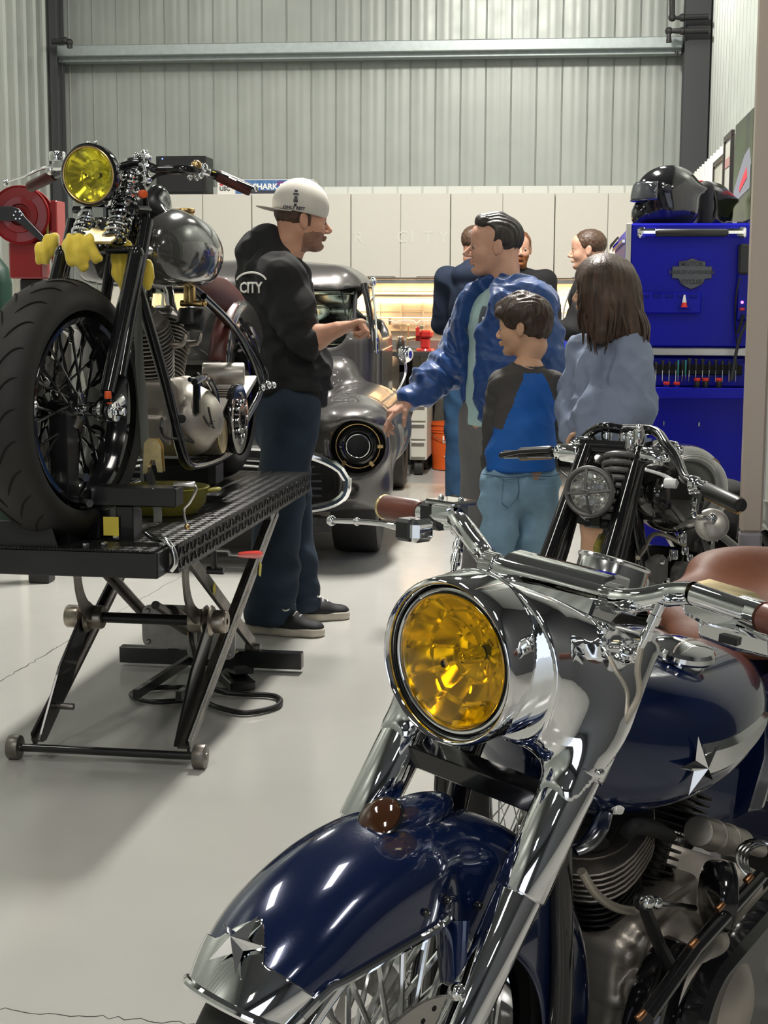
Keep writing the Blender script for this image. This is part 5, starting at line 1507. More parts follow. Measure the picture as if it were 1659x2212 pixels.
# long tools leaning beside the bucket
for i, (a, b, c, d, lab) in enumerate(((925, 905, 945, 800, 'dark long-handled tool leaning under the workbench beside the bucket'), (956, 905, 985, 805, 'second dark long-handled tool leaning right of the first one'))):
    p = atY(a, b, 12.28); q = atY(c, d, 12.34); p.z = .02; q.z = min(q.z, .90); mb = MB(); mb.tube([p, q], .012, 10); mb.box(p+V((0, 0, .02)), (.10, .03, .04)); tag(mb.build('long_tool', M['black_satin']), lab, 'tool')
# red bench vise
vp = atY(918, 742, 11.85)
t = thing('bench_vise', 'red bench vise on the dark worktop', 'vise', (vp.x, 11.9, bz_))
M['vise_red'] = pbr('red enamel', (.45, .02, .018), .35, coat=.4)
mb = MB(); mb.cyl((0, 0, 0), (0, 0, .02), .075, .07, 24, .004); mb.box((0, 0, .06), (.07, .12, .09), b=.014); mb.box((.01, 0, .13), (.09, .16, .06), b=.014); mb.build('base', M['vise_red'], t)
mb = MB(); mb.box((-.055, -.02, .15), (.03, .14, .075), b=.008); mb.box((-.02, -.02, .10), (.11, .045, .045), b=.006); mb.build('sliding_jaw', M['vise_red'], t)
mb = MB(); mb.box((-.035, -.02, .185), (.012, .13, .025), b=.002); mb.box((-.015, -.02, .185), (.012, .13, .025), b=.002); mb.build('jaw_plate', M['steel'], t)
mb = MB(); mb.cyl((-.07, -.03, .10), (-.14, -.05, .095), .012, .012, 12, .002); mb.cyl((-.13, -.05, .19), (-.135, -.05, .02), .006, .006, 8); mb.ball((-.13, -.05, .195), .010, 8, 6); mb.ball((-.135, -.05, .02), .010, 8, 6); mb.build('screw_handle', M['zinc'], t)
# jar
jp = atY(865, 740, 11.9)
t = thing('jar', 'small black jar with a clear top on the dark worktop left of the vise', 'jar', (jp.x, 11.9, bz_))
mb = MB(); mb.lathe([(.001, 0), (.030, 0), (.032, .004), (.032, .075), (.026, .085), (.024, .088)], (0, 0, 0), (0, 0, 1), 24); mb.build('jar_body', M['black_satin'], t)
mb = MB(); mb.cyl((0, 0, .088), (0, 0, .112), .025, .022, 20, .003); mb.build('jar_lid', M['steel'], t)
# blue bottles and paper roll by the back right person
M['blue_plastic'] = pbr('blue plastic', (.03, .06, .55), .3)
for i, (px_, lab) in enumerate(((1196, 'left of two small blue spray bottles on the worktop'), (1222, 'right of two small blue spray bottles on the worktop'))):
    p = atY(px_, 700, 12.0); t = thing('spray_bottle', lab, 'bottle', (p.x, 12.0, bz_))
    mb = MB(); mb.lathe([(.001, 0), (.035, 0), (.038, .01), (.038, .13), (.015, .17), (.013, .19)], (0, 0, 0), (0, 0, 1), 20); mb.build('bottle_body', M['blue_plastic'], t)
    mb = MB(); mb.box((-.01, 0, .215), (.05, .022, .03), b=.006); mb.cyl((0, 0, .185), (0, 0, .21), .014, .014, 12); mb.box((-.025, 0, .20), (.008, .012, .035), b=.002); mb.build('spray_head', M['white_plastic'], t)
p = atY(1209, 700, 12.2); t = thing('paper_roll', 'white paper towel roll on the worktop behind the blue bottles', 'paper roll', (p.x, 12.25, bz_))
mb = MB(); mb.lathe([(.02, 0), (.055, 0), (.056, .003), (.056, .247), (.055, .25), (.02, .25), (.02, 0)], (0, 0, 0), (0, 0, 1), 28); mb.build('roll', M['white_plastic'], t)
mb = MB(); mb.cyl((0, 0, .0), (0, 0, .27), .008, .008, 10); mb.build('holder', M['steel'], t)

# on top of the cabinets
a = atY(340, 418, 12.1); b = atY(447, 418, 12.1); c = atY(340, 338, 12.1)
t = thing('speaker_box', 'black box speaker standing on the white cabinets behind the handlebar', 'speaker', ((a.x+b.x)/2, 12.2, cz1))
hgt = c.z-cz1
mb = MB(); mb.box((0, 0, hgt/2), (b.x-a.x, .26, hgt), b=.006); mb.build('cabinet', M['black_satin'], t)
mb = MB(); mb.box((0, -.132, hgt/2), (b.x-a.x-.04, .012, hgt-.04), b=.004); mb.build('grille', M['black_matte'], t)
mb = MB(); q = atY(350, 345, 12.05); mb.cyl((q.x-(a.x+b.x)/2, -.136, hgt-.022), (q.x-(a.x+b.x)/2, -.142, hgt-.022), .006, .006, 10); mb.build('power_led', pbr('blue led', (.1, .2, 1), .4, emit=(.2, .35, 1), es=2), t)
# boxes with printing
M['box_white'] = pbr('white card', (.72, .70, .66), .55)
M['box_blue'] = pbr('blue printed card', (.035, .10, .30), .45, col2=(.10, .22, .42), vscale=18)
M['box_violet'] = pbr('violet printed card', (.16, .06, .22), .45)
M['red_ink'] = pbr('red ink', (.55, .03, .05), .5)
M['dark_ink'] = pbr('dark ink', (.04, .04, .05), .5)
M['kraft'] = pbr('yellowed card', (.42, .40, .25), .6)
a = atY(470, 412, 12.05); b = atY(678, 412, 12.05)
hb_ = .115
t = thing('flat_carton', 'long flat printed carton with blue lettering on the white cabinets', 'carton', ((a.x+b.x)/2, 12.15, cz1))
w = b.x-a.x
mb = MB(); mb.box((0, 0, hb_/2), (w, .22, hb_), b=.002); mb.build('carton', M['box_white'], t)
mb = MB(); mb.box((.14*w/.78*.5, -.1115, hb_/2), (w*.80, .002, hb_*.9), b=.0004); mb.build('printed_panel', M['box_blue'], t)
mb = MB(); mb.box((.30*w, -.1128, hb_*.72), (w*.36, .001, hb_*.3), b=.0002); mb.build('printed_band', M['box_violet'], t)
mb = MB(); mb.box((.12*w, -.1130, hb_*.16), (w*.62, .001, hb_*.2), b=.0002); mb.build('printed_strip', M['dark_ink'], t)
text('lettering', 'SHARK SKIN', .062, M['white_ink'], t, facing((w*.10, -.1135, hb_*.50), (0, -1, 0)), .0006, bold=.002)
text('lettering', 'USC', .045, M['dark_ink'], t, facing((-w*.42, -.1135, hb_*.38), (0, -1, 0)), .0005, bold=.001)
mb = MB(); c = V((-w*.45, -.1135, hb_*.75)); mb.prism([(-.02, -.012), (0, .02), (.02, -.004), (.004, -.004), (.012, -.02)], c, (1, 0, 0), (0, 0, 1), (0, -1, 0), .0008); mb.build('logo_mark', M['red_ink'], t)
mb = MB(); mb.box(((a.x+b.x)/2-.0, 12.31, cz1+.065), (w*.95, .20 if False else .06, .13), b=.002); tag(mb.build('yellow_carton', M['kraft']), 'flat yellowish carton behind the printed carton', 'carton')
# faint letters on the cabinet doors
M['faint'] = pbr('faint white vinyl', (.65, .635, .58), .3)
for ch, px_, py_ in (('R', 775, 515), ('C', 868, 513), ('I', 890, 513), ('T', 925, 514), ('Y', 958, 515)):
    p = atY(px_, py_, CY-.011); o = text('door_letter', ch, .13, M['faint'], None, facing(p, (0, -1, 0)), .0006)
    tag(o, 'faint white vinyl letter %s on the cabinet doors' % ch, 'letter', 'faint letters on the cabinet doors')

# hose reel on the left
M['reel_red'] = pbr('red reel paint', (.26, .010, .012), .35, coat=.4, var=.12, vscale=5)
rc = at(43, 464, 6.9)
t = thing('hose_reel', 'large red hose reel with a black bracket at the left edge', 'hose reel', (rc.x, rc.y, rc.z))
k = 6.9/3320
R1 = 62*k
ax = V((.18, -1, 0)).normalized()
mb = MB(); mb.lathe([(.02, .0), (R1*.35, .004), (R1*.38, .016), (R1*.60, .018), (R1*.63, .004), (R1*.93, .002), (R1, .010), (R1*1.02, 0), (R1*.99, -.012), (R1*.9, -.008), (.02, -.006)], V((0, 0, 0)), ax, 64); mb.build('front_flange', M['reel_red'], t)
bk_ = -ax*.16
mb = MB(); mb.lathe([(.02, .0), (R1*.93, .002), (R1, .010), (R1*1.02, 0), (R1*.99, -.012), (.02, -.006)], bk_, ax, 64); mb.build('rear_flange', M['reel_red'], t)
mb = MB(); mb.cyl((0, 0, 0), bk_, R1*.55, R1*.55, 40); mb.build('hose_coil', M['black_satin'], t)
def rl(px, py, o=.02): return V(((px-43)*k, 0, -(py-464)*k))+ax*o
mb = MB(); q = [(-60, 447), (30, 447), (45, 452), (58, 470), (100, 515), (92, 524), (50, 487), (36, 478), (-60, 476)]
mb.prism([((a-43)*k, -(b-464)*k) for a, b in q], ax*.022, V((1, .18, 0)).normalized(), (0, 0, 1), ax, .02, .003); br_ = mb.build('bracket', M['black_satin'], t)
mb = MB(); 
for i in range(6):
    a = 2*PI*i/6; c = rl(42, 466, .042)+V((math.cos(a)*.018, 0, math.sin(a)*.018)); mb.cyl(c, c+ax*.006, .004, .004, 6)
mb.build('hub_bolts', M['chrome2'], br_)
mb = MB(); mb.tube([rl(101, 470, -.04), rl(101, 520, -.03)], .006, 8); mb.build('yellow_hose', M['olive'], t)
p0, p1 = rl(16, 520, -.10), rl(90, 600, -.10)
mb = MB(); mb.box(((p0.x+p1.x)/2, .10, (p0.z+p1.z)/2), (p1.x-p0.x, .12, p0.z-p1.z), b=.008); mb.box((rl(110, 520).x, .10, rl(110, 500).z), (.03, .12, .28), b=.004)
mb.build('mounting_box', M['reel_red'], t)
mb = MB(); mb.box((0, .16, (-rc.z+rl(90, 600).z)/2), (.10, .10, rc.z+rl(90, 600).z), b=.006); mb.build('stand', M['black_satin'], t)
# green bottle rack sliver at the left edge
gp = at(8, 545, 7.7)
t = thing('gas_cylinder', 'dark green gas cylinder at the left edge below the red hose reel', 'gas cylinder', (gp.x-.05, gp.y, 0))
M['green_paint'] = pbr('dark green paint', (.006, .03, .018), .4)
mb = MB(); mb.lathe([(.001, 0), (.08, 0), (.085, .01), (.085, 1.40), (.07, 1.48), (.03, 1.53), (.028, 1.55)], (0, 0, 0), (0, 0, 1), 28); mb.build('cylinder_body', M['green_paint'], t)
mb = MB(); mb.cyl((0, 0, 1.55), (0, 0, 1.60), .02, .02, 12, .003); mb.cyl((0, -.03, 1.59), (0, .03, 1.59), .012, .012, 10); mb.build('valve', M['brass'], t)

# pictures on the right wall
def rw(px, py, X=.86):
    r = ray(px, py); return CAM+r*(X/r.x)
M['frame_dark'] = pbr('dark picture frame', (.03, .025, .02), .4)
M['pic_pale'] = pbr('pale faded print', (.50, .50, .44), .4, col2=(.36, .37, .30), vscale=3)
M['pic_glass'] = M['pic_pale']
def pic(cor, lab, mats, bars=None, name='framed_picture', frame=True):
    P = [rw(*c) for c in cor]; y0, y1 = P[0].y, P[1].y; z1 = (P[0].z+P[1].z)/2; z0 = (P[2].z+P[3].z)/2
    cy = (y0+y1)/2; hy = abs(y1-y0); hz = z1-z0
    t = thing(name, lab, 'picture', (.845, cy, z0))
    if frame:
        for (c, d) in (((0, 0, .015), (.02, hy, .03)), ((0, 0, hz-.015), (.02, hy, .03)), ((0, -hy/2+.012, hz/2), (.02, .024, hz-.06)), ((0, hy/2-.012, hz/2), (.02, .024, hz-.06))):
            m = MB(); m.box(c, d, b=.003); m.build('frame_side', M['frame_dark'], t)
    m = MB(); m.box((.004, 0, hz/2), (.008, hy-.04, hz-.05), b=.001); p = m.build('print', M[mats], t)
    return t, hy, hz
t, hy, hz = pic([(1572, 330), (1549, 352), (1549, 480), (1572, 480)], 'narrow dark framed picture on the right wall, further from the post', 'pic_pale')
t, hy, hz = pic([(1590, 275), (1573, 300), (1573, 480), (1590, 480)], 'taller dark framed picture on the right wall, nearer to the poster', 'pic_pale')
m = MB(); m.box((-.002, 0, hz*.68), (.002, hy*.75, .05), b=.0005); m.build('red_band', pbr('faded red print', (.36, .19, .17), .5), t)
t, hy, hz = pic([(1638, 228), (1597, 270), (1597, 480), (1638, 480)], 'large dark poster of a grey vehicle on the right wall beside the post', 'pic_pale', frame=False, name='poster')
M['poster_dark'] = pbr('dark green poster print', (.010, .014, .008), .35, col2=(.05, .075, .02), vscale=2.5)
m = MB(); m.box((-.002, 0, hz*.5+.0), (.004, hy*.98, hz*.98), b=.001); m.build('print_background', M['poster_dark'], t)
M['poster_grey'] = pbr('grey poster print', (.17, .18, .22), .35)
m = MB()
m.prism([(-hy*.45, .15), (hy*.35, .12), (hy*.45, hz*.35), (hy*.2, hz*.48), (-hy*.1, hz*.62), (-hy*.35, hz*.66), (-hy*.46, hz*.5)], (-.0045, 0, 0), (0, 1, 0), (0, 0, 1), (-1, 0, 0), .0015); m.build('print_vehicle', M['poster_grey'], t)
m = MB(); m.prism([(-hy*.3, hz*.40), (hy*.1, hz*.30), (hy*.1, hz*.36), (-hy*.25, hz*.50)], (-.0065, 0, 0), (0, 1, 0), (0, 0, 1), (-1, 0, 0), .001); m.build('print_red_stripe', M['red_ink'], t)
# ------------------------------------------------------------------ the old pickup truck
TR = Frame((-1.78, 7.32, 0), -PI/2+math.radians(2.6))
truck = place(thing('pickup_truck', 'old dark grey pickup truck with rounded fenders, parked behind the man in the white cap', 'truck'), TR)
def tbody():
    s = SDF()
    for sy in (1, -1):
        s.cap((-.34, sy*.71, .63), (-1.30, sy*.73, .62), .235, .24, k=.05)
        s.cap((-.20, sy*.76, .60), (-.40, sy*.76, .60), .175, .20, k=.06)
        s.ell((-.20, sy*.74, .74), (.26, .20, .10), k=.06)
        s.cap((-.20, sy*.72, .42), (-.30, sy*.80, .40), .13, .14, k=.08)
        s.cap((-1.30, sy*.74, .60), (-1.75, sy*.72, .50), .22, .18, k=.05)
    s.ell((-.85, 0, .62), (.80, .56, .36), k=.07)
    s.box((-.95, 0, .70), (1.1, .98, .46), .20, k=.08)
    s.ell((-.26, 0, .80), (.22, .50, .10), k=.07)
    s.box((-.26, 0, .36), (.30, 1.40, .18), .08, k=.06)
    s.box((-1.45, 0, .80), (.5, 1.36, .42), .12, k=.10)
    # openings
    s.box((-.02, 0, .43), (.34, 1.36, .20), .09, k=.03, op='s'); s.box((-.02, 0, .50), (.34, 1.04, .24), .11, k=.04, op='s')
    for sy in (1, -1):
        s.cap((.10, sy*.775, .615), (-.16, sy*.775, .615), .142, .130, k=.035, op='s')
        s.cap((-.70, sy*1.15, .33), (-.70, sy*.62, .33), .345, .345, k=.03, op='s')
        s.cap((.05, sy*.75, .40), (-.09, sy*.75, .40), .028, .028, k=.03, op='s')
    s.box((-.8, 0, .10), (3, 2.4, .36), .02, k=.02, op='s')
    return s
tbody().build('front_body', M['truck_paint'], truck, h=.014, it=3)
def tcab():
    s = SDF()
    s.box((-2.02, 0, .82), (1.30, 1.56, .80), .14, k=.05)
    s.box((-2.10, 0, 1.24), (1.02, 1.36, .58), .20, k=.10)
    s.ell((-2.10, 0, 1.38), (.62, .70, .185), k=.06)
    s.box((-2.08, 0, .92), (1.02, 1.44, .95), .10, k=.02, op='s')
    s.box((-2.08, 0, 1.20), (.92, 1.25, .52), .18, k=.02, op='s')
    # windscreen, rear and door windows
    s.box((-1.35, 0, 1.225), (.6, 1.20, .34), .10, R=Matrix.Rotation(0, 3, 'Y'), k=.01, op='s')
    s.box((-2.75, 0, 1.25), (.5, 1.0, .26), .08, k=.01, op='s')
    s.box((-2.02, 0, 1.25), (.66, 2.2, .30), .08, k=.01, op='s')
    return s
tcab().build('cab', M['truck_paint'], truck, h=.014, it=3)
M['glass'] = pbr('window glass', (.80, .88, .84), .02, 0, trans=1.0, ior=1.3)
mb = MB()
def ws(i, j):
    y = (i-.5)*1.24; z = 1.04+.36*j; x = -1.475-.17*j-.10*(abs(i-.5)*2)**4
    return V((x, y, z))
mb.surf(ws, 24, 8); mb.build('windscreen', M['glass'], truck, solid=.005)
mb = MB(); fr = [ws(t/16, 0) for t in range(17)]+[ws(1, t/6) for t in range(1, 7)]+[ws(1-t/16, 1) for t in range(1, 17)]+[ws(0, 1-t/6) for t in range(1, 6)]
mb.tube([p+V((.012, 0, 0)) for p in fr], .013, 8, loop=True); mb.build('windscreen_seal', M['black_matte'], truck)
mb = MB(); mb.surf(lambda i, j: V((-2.60, (i-.5)*1.0, 1.12+.26*j)), 2, 2); mb.build('rear_window', M['glass'], truck, solid=.005)
for sy in (1, -1):
    mb = MB(); mb.surf(lambda i, j: V((-1.70-.64*i, sy*(.70-.03*j), 1.10+.30*j)), 2, 2); mb.build('door_window', M['glass'], truck, solid=.004)
    mb = MB(); mb.tube([V((-1.46, sy*.69, 1.42)), V((-1.40, sy*.735, 1.22)), V((-1.36, sy*.75, 1.03))], [.020, .016, .014], 10, k=5, flat=.6); mb.build('pillar_trim', M['black_gloss'], truck)
    mb = MB(); mb.tube([V((-1.38, sy*.745, 1.42)), V((-1.33, sy*.77, 1.22)), V((-1.30, sy*.78, 1.03))], .007, 8, k=5); mb.ball(V((-1.38, sy*.75, 1.43)), (.02, .02, .03)); mb.build('pillar_chrome', M['chrome'], truck)
    mb = MB(); mb.box((-2.02, sy*.785, .74), (.86, .012, .60), b=.005); mb.build('door', M['truck_paint'], truck)
    # headlamp bowl and ring, no glass
    C = V((-.155, sy*.775, .615))
    mb = MB(); mb.lathe([(.125, .03), (.128, .0), (.115, -.03), (.06, -.05), (.0002, -.05)], C, (1, 0, 0), 48); mb.build('lamp_bowl', M['black_satin'], truck)
    mb = MB(); mb.torus(C+V((.012, 0, 0)), (1, 0, 0), .110, .0035, 60, 8); mb.build('lamp_ring', M['brass'], truck)
    mb = MB(); mb.lathe([(.088, -.01), (.092, .012), (.080, .016), (.062, .0), (.055, -.01)], C, (1, 0, 0), 48); mb.build('lamp_bezel', M['black_gloss'], truck)
    mb = MB(); mb.torus(C+V((.006, 0, 0)), (1, 0, 0), .058, .0035, 48, 8); mb.build('inner_ring', M['chrome2'], truck)
    for q in (-.9, PI+.9, .0):
        mb = MB(); c = C+V((.016, .112*math.cos(q), .112*math.sin(q))); mb.box(c, (.006, .03, .018), Matrix.Rotation(q, 3, 'X'), .001); mb.build('lamp_tab', M['brass'], truck)
    # wheels, tyres
    Wc = V((-.70, sy*.73, .325))
    mb = MB(); mb.lathe([(.20, -.11), (.27, -.125), (.315, -.115), (.325, -.08), (.325, .08), (.315, .115), (.27, .125), (.20, .11)], Wc, (0, 1, 0), 64); tw = mb.build('tyre', M['rubber'], truck)
    mb = MB(); mb.lathe([(.205, sy*.10), (.19, sy*.06), (.12, sy*.05), (.05, sy*.09), (.0002, sy*.09)], Wc, (0, 1, 0), 40); mb.build('wheel_disc', M['chrome2'], truck)
    Wc = V((-3.45, sy*.70, .325))
    mb = MB(); mb.lathe([(.20, -.11), (.27, -.125), (.315, -.115), (.325, -.08), (.325, .08), (.315, .115), (.27, .125), (.20, .11)], Wc, (0, 1, 0), 48); mb.build('tyre', M['rubber'], truck)
    mb = MB(); mb.box((-1.1, sy*.965 if False else sy*.93, .62), (.03, .02, .10), b=.004); 
# grille: chrome surround, inner hoop and bars
def hoop(w, h, x, zc, r, mat, name, top=.66):
    pts = []
    for k in range(48):
        a = 2*PI*k/48; cy, cz = math.cos(a), math.sin(a); ww = w*(1 if cz < 0 else lerp(1, top, cz))
        pts.append(V((x, ww*math.copysign(abs(cy)**.45, cy), zc+h*math.copysign(abs(cz)**.6, cz))))
    mb = MB(); mb.tube(pts, r, 10, loop=True); return mb.build(name, mat, truck)
hoop(.735, .160, .0, .465, .024, M['chrome'], 'grille_surround', .72)
hoop(.52, .090, -.06, .46, .014, M['chrome'], 'grille_hoop', .8)
hoop(.44, .060, -.07, .46, .009, M['chrome'], 'grille_inner_hoop', .8)
mb = MB(); mb.box((-.17, 0, .46), (.01, 1.30, .27), b=.003); mb.build('grille_backing', M['black_matte'], truck)
for k in range(6):
    z = .40+.036*k
    mb = MB(); mb.beam((-.11, -.60, z-.03), (-.11, .60, z-.03), .010, .012); mb.build('grille_bar', M['black_gloss'], truck)
mb = MB(); mb.box((-.05, 0, .255), (.10, 1.20, .045), b=.008); mb.box((-.03, .60, .24), (.05, .10, .07), b=.004); mb.build('frame_crossmember', M['black_satin'], truck)
mb = MB(); mb.box((-2.0, 0, .30), (3.3, .9, .10), b=.02); mb.build('chassis', M['black_matte'], truck)
mb = MB(); mb.cyl((-.70, -.70, .325), (-.70, .70, .325), .035, .035, 14); mb.cyl((-3.45, -.70, .325), (-3.45, .70, .325), .05, .05, 14); mb.build('axle', M['black_matte'], truck)
# bed
def bed():
    s = SDF(); s.box((-3.45, 0, .66), (1.50, 1.46, .50), .06, k=.02); s.box((-3.45, 0, .80), (1.38, 1.34, .50), .03, k=.01, op='s')
    for sy in (1, -1): s.cap((-3.15, sy*.70, .55), (-3.75, sy*.70, .52), .18, .16, k=.04); s.cap((-3.45, sy*1.1, .33), (-3.45, sy*.62, .33), .36, .36, k=.02, op='s')
    s.box((-3.4, 0, .12), (3, 2.4, .36), .02, k=.02, op='s')
    return s
bed().build('bed', M['truck_paint'], truck, h=.03)
# wipers, wires hanging in the cab, invented chrome bit, hood ornament bits
mb = MB(); mb.tube([V((-1.44, .34, 1.03)), V((-1.46, .30, 1.12)), V((-1.50, .12, 1.17))], .005, 6); mb.build('wiper', M['black_satin'], truck)
mb = MB(); mb.tube([V((-1.75, .30, 1.40)), V((-1.70, .22, 1.30)), V((-1.68, .20, 1.16)), V((-1.66, .26, 1.06))], .004, 6, k=5); mb.tube([V((-1.75, .52, 1.40)), V((-1.72, .55, 1.30)), V((-1.70, .56, 1.24))], .004, 6, k=4); mb.build('loose_wire', M['cable'], truck)
mb = MB(); mb.lathe([(.09, 0), (.10, .004), (.09, .008)], V((-1.62, .35, .98)), (1, 0, .3), 4); 
mb = MB(); mb.tube([V((-1.50, .88, .80)), V((-1.46, .93, .90)), V((-1.44, .93, .98))], .008, 8, k=4); mb.ball(V((-1.44, .93, 1.02)), (.025, .05, .05), 16, 10); mb.build('chrome_stand_in', M['chrome'], truck)  # invented truck part, in place of chrome parts standing behind the truck
# ------------------------------------------------------------------ the blue tool chest seen from its end
M['tool_blue'] = pbr('royal blue enamel', (.004, .006, .36), .3, 0, spec=.25)
M['tool_blue2'] = pbr('dark royal blue enamel', (.003, .005, .24), .35, 0, spec=.25)
TY = 6.9
def T_(px, py, y=TY): return atY(px, py, y)
tx0, tx1 = T_(1357, 700).x, T_(1618, 700).x
tz1 = T_(1480, 482).z; tzm = T_(1480, 760).z
txm = (tx0+tx1)/2; TW = tx1-tx0; TL = 1.7
t = thing('tool_chest', 'tall royal blue tool chest with a hutch, seen from its end behind the girl', 'tool chest', (txm, TY, 0))
chest = t
mb = MB(); mb.box((0, TL/2, (tzm+.02+tz1)/2), (TW, TL, tz1-tzm-.02), b=.008); mb.build('hutch', M['tool_blue'], t)
mb = MB(); mb.box((0, TL/2, (.12+tzm-.02)/2), (TW-.01, TL-.02, tzm-.14), b=.010); mb.build('base_cabinet', M['tool_blue2'], t)
mb = MB(); mb.box((0, TL/2, tzm), (TW+.01, TL+.02, .036), b=.004); mb.build('worktop', M['steel'], t)
mb = MB(); mb.box((-TW/2-.008, .012, (tzm+tz1)/2), (.022, .03, tz1-tzm), b=.003); mb.build('edge_trim', M['cab_white'], t)
for i in range(5):
    for z0, n in ((.16, 5),):
        h = (tzm-.22)/n
        mb = MB(); mb.box((-TW/2-.008, TL/2, .18+h*(i+.5)), (.02, TL-.10, h-.012), b=.004); d = mb.build('drawer', M['tool_blue'], t)
        mb = MB(); mb.box((-TW/2-.026, TL/2, .18+h*(i+.85)), (.018, TL-.16, .018), b=.003); mb.build('handle', M['chrome2'], d)
for i in range(3):
    h = (tz1-tzm-.1)/3
    mb = MB(); mb.box((-TW/2-.008, TL/2+.03, tzm+.05+h*(i+.5)), (.02, TL-.16, h-.012), b=.004); d = mb.build('drawer', M['tool_blue'], t)
    mb = MB(); mb.box((-TW/2-.026, TL/2, tzm+.05+h*(i+.85)), (.018, TL-.2, .018), b=.003); mb.build('handle', M['chrome2'], d)
for sx in (-1, 1):
    for y in (.15, TL-.15):
        mb = MB(); c = V((sx*(TW/2-.08), y, .06)); mb.cyl(c-V((.022, 0, 0)), c+V((.022, 0, 0)), .058, .058, 24, .006); mb.box(c+V((0, 0, .05)), (.07, .08, .03), b=.004); mb.build('caster', M['rubber'], t)
def L(px, py, off=0.0): p = T_(px, py, TY-off); return V((p.x-txm, -off, p.z))
# push handle
mb = MB(); a = L(1418, 503, .05); b = L(1570, 503, .05); mb.cyl(a, b, .017, .017, 20, .002); ph = mb.build('push_handle', M['black_satin'], t)
for px0, px1 in ((1380, 1420), (1568, 1610)):
    a = L(px0, 502, .04); b = L(px1, 502, .04)
    mb = MB(); mb.box((a+b)/2, (b.x-a.x, .055, .032), b=.010); c = a if px0 < 1400 else b; mb.box(c+V((.012 if px0 < 1400 else -.012, .02, 0)), (.035, .04, .045), b=.008); mb.build('handle_bracket', M['chrome'], ph)
# shield badge
bc = L(1494, 589, .004)
q = lambda px, py: ((px-1494)*TY/F*.99, -(py-589)*TY/F*1.0)
sh = [(1453, 576), (1467, 576), (1467, 566), (1482, 564), (1494, 559), (1507, 564), (1522, 566), (1522, 576), (1536, 576), (1536, 601), (1522, 602), (1518, 612), (1508, 618), (1494, 624), (1480, 618), (1471, 612), (1467, 602), (1453, 601)]
mb = MB(); mb.prism([q(*c) for c in sh], bc, (1, 0, 0), (0, 0, 1), (0, -1, 0), .008, .002); M['gunmetal'] = pbr('gunmetal badge', (.10, .105, .115), .4, .6); bd = mb.build('badge', M['gunmetal'], t)
sh2 = [(1456, 579), (1533, 579), (1533, 598), (1456, 598)]
mb = MB(); mb.prism([q(*c) for c in sh2], bc+V((0, -.0078, 0)), (1, 0, 0), (0, 0, 1), (0, -1, 0), .0015, .0); mb.build('badge_bar', M['gunmetal'], bd)
for s_, py, sz in (('MOTOR', 570, .027), ('HARLEY-DAVIDSON', 588.5, .0215), ('CYCLES', 609, .027)):
    p = L(1494, py, 0); text('badge_lettering', s_, sz, M['dark_ink'], bd, facing(V((bc.x, -.0145, p.z)), (0, -1, 0)), .0006, bold=.0012)
# raised panel with slots and the little cone
a = L(1385, 632); b = L(1512, 677)
mb = MB(); mb.box(((a.x+b.x)/2, -.022, (a.z+b.z)/2), (b.x-a.x, .044, a.z-b.z), b=.004); tb = mb.build('side_tray', M['tool_blue'], t)
for k in range(5):
    p = L(1394+k*26, 639, .046); mb = MB(); mb.box(p, (.034, .004, .018), b=.002); mb.build('slot', M['tool_blue2'], tb)
pc_ = L(1478, 664, .06)
cn = thing('mini_cone', 'tiny red and white traffic cone on the tray of the blue tool chest', 'cone', (txm+pc_.x, TY-.060, pc_.z))
mb = MB(); mb.box((0, 0, .002), (.028, .028, .004), b=.001); mb.lathe([(.013, .003), (.0095, .022)], (0, 0, 0), (0, 0, 1), 20); mb.build('cone_base', M['red_plastic'], cn)
mb = MB(); mb.lathe([(.0098, .021), (.004, .052), (.003, .054), (.0002, .054)], (0, 0, 0), (0, 0, 1), 20); mb.build('cone_tip', M['white_plastic'], cn)
mb = MB(); mb.box((pc_.x, -.056, pc_.z-.003), (.05, .05, .004), b=.001); mb.build('cone_ledge', M['tool_blue'], tb)
# power strip with lamp
mb = MB(); p = L(1605, 610, .02); mb.box(p, (.05, .035, .33), b=.006); psx = mb.build('power_strip', M['tool_blue2'], t)
mb = MB(); p = L(1606, 560, .03); mb.box(p, (.045, .05, .13), b=.008); mb.build('charger_block', M['black_satin'], psx)
mb = MB(); p = L(1603, 653, .04); mb.cyl(p, p-V((0, .006, 0)), .006, .006, 12); mb.build('pilot_light', pbr('pilot red', (1, .1, .3), .3, emit=(1, .1, .45), es=6), psx)
mb = MB(); p = L(1603, 668, .04); mb.box(p, (.022, .008, .012), b=.002); mb.build('switch', M['red_ink'], psx)
mb = MB(); mb.tube([L(1598, 600, .04), L(1590, 640, .04), L(1588, 700, .03), L(1592, 745, .03)], .004, 6, k=5); mb.tube([L(1606, 680, .05), L(1600, 700, .05), L(1594, 720, .05)], .007, 8, k=4); mb.build('power_cord', M['cable'], psx)
# open side tray below with rails of tools and knobs
zt = L(1480, 838, 0).z
mb = MB(); a = L(1392, 838); b = L(1612, 838)
mb.box(((a.x+b.x)/2, -.08, zt), (b.x-a.x, .16, .012), b=.002); mb.box(((a.x+b.x)/2, -.16, zt-.012), (b.x-a.x, .012, .045), b=.003); mb.build('side_shelf', M['tool_blue'], t)
mb = MB(); mb.box(((a.x+b.x)/2, -.012, (zt+.06)), (b.x-a.x, .02, .10), b=.003); mb.build('shelf_back', M['tool_blue'], t)
mb = MB(); p = L(1500, 798, .02); mb.box((p.x-.01, -.03, p.z), (TW*.82, .02, .045), b=.004); mb.build('magnetic_rail', M['black_matte'], t)
rd = random.Random(4)
M['teal_handle'] = pbr('teal plastic handle', (.03, .25, .20), .4)
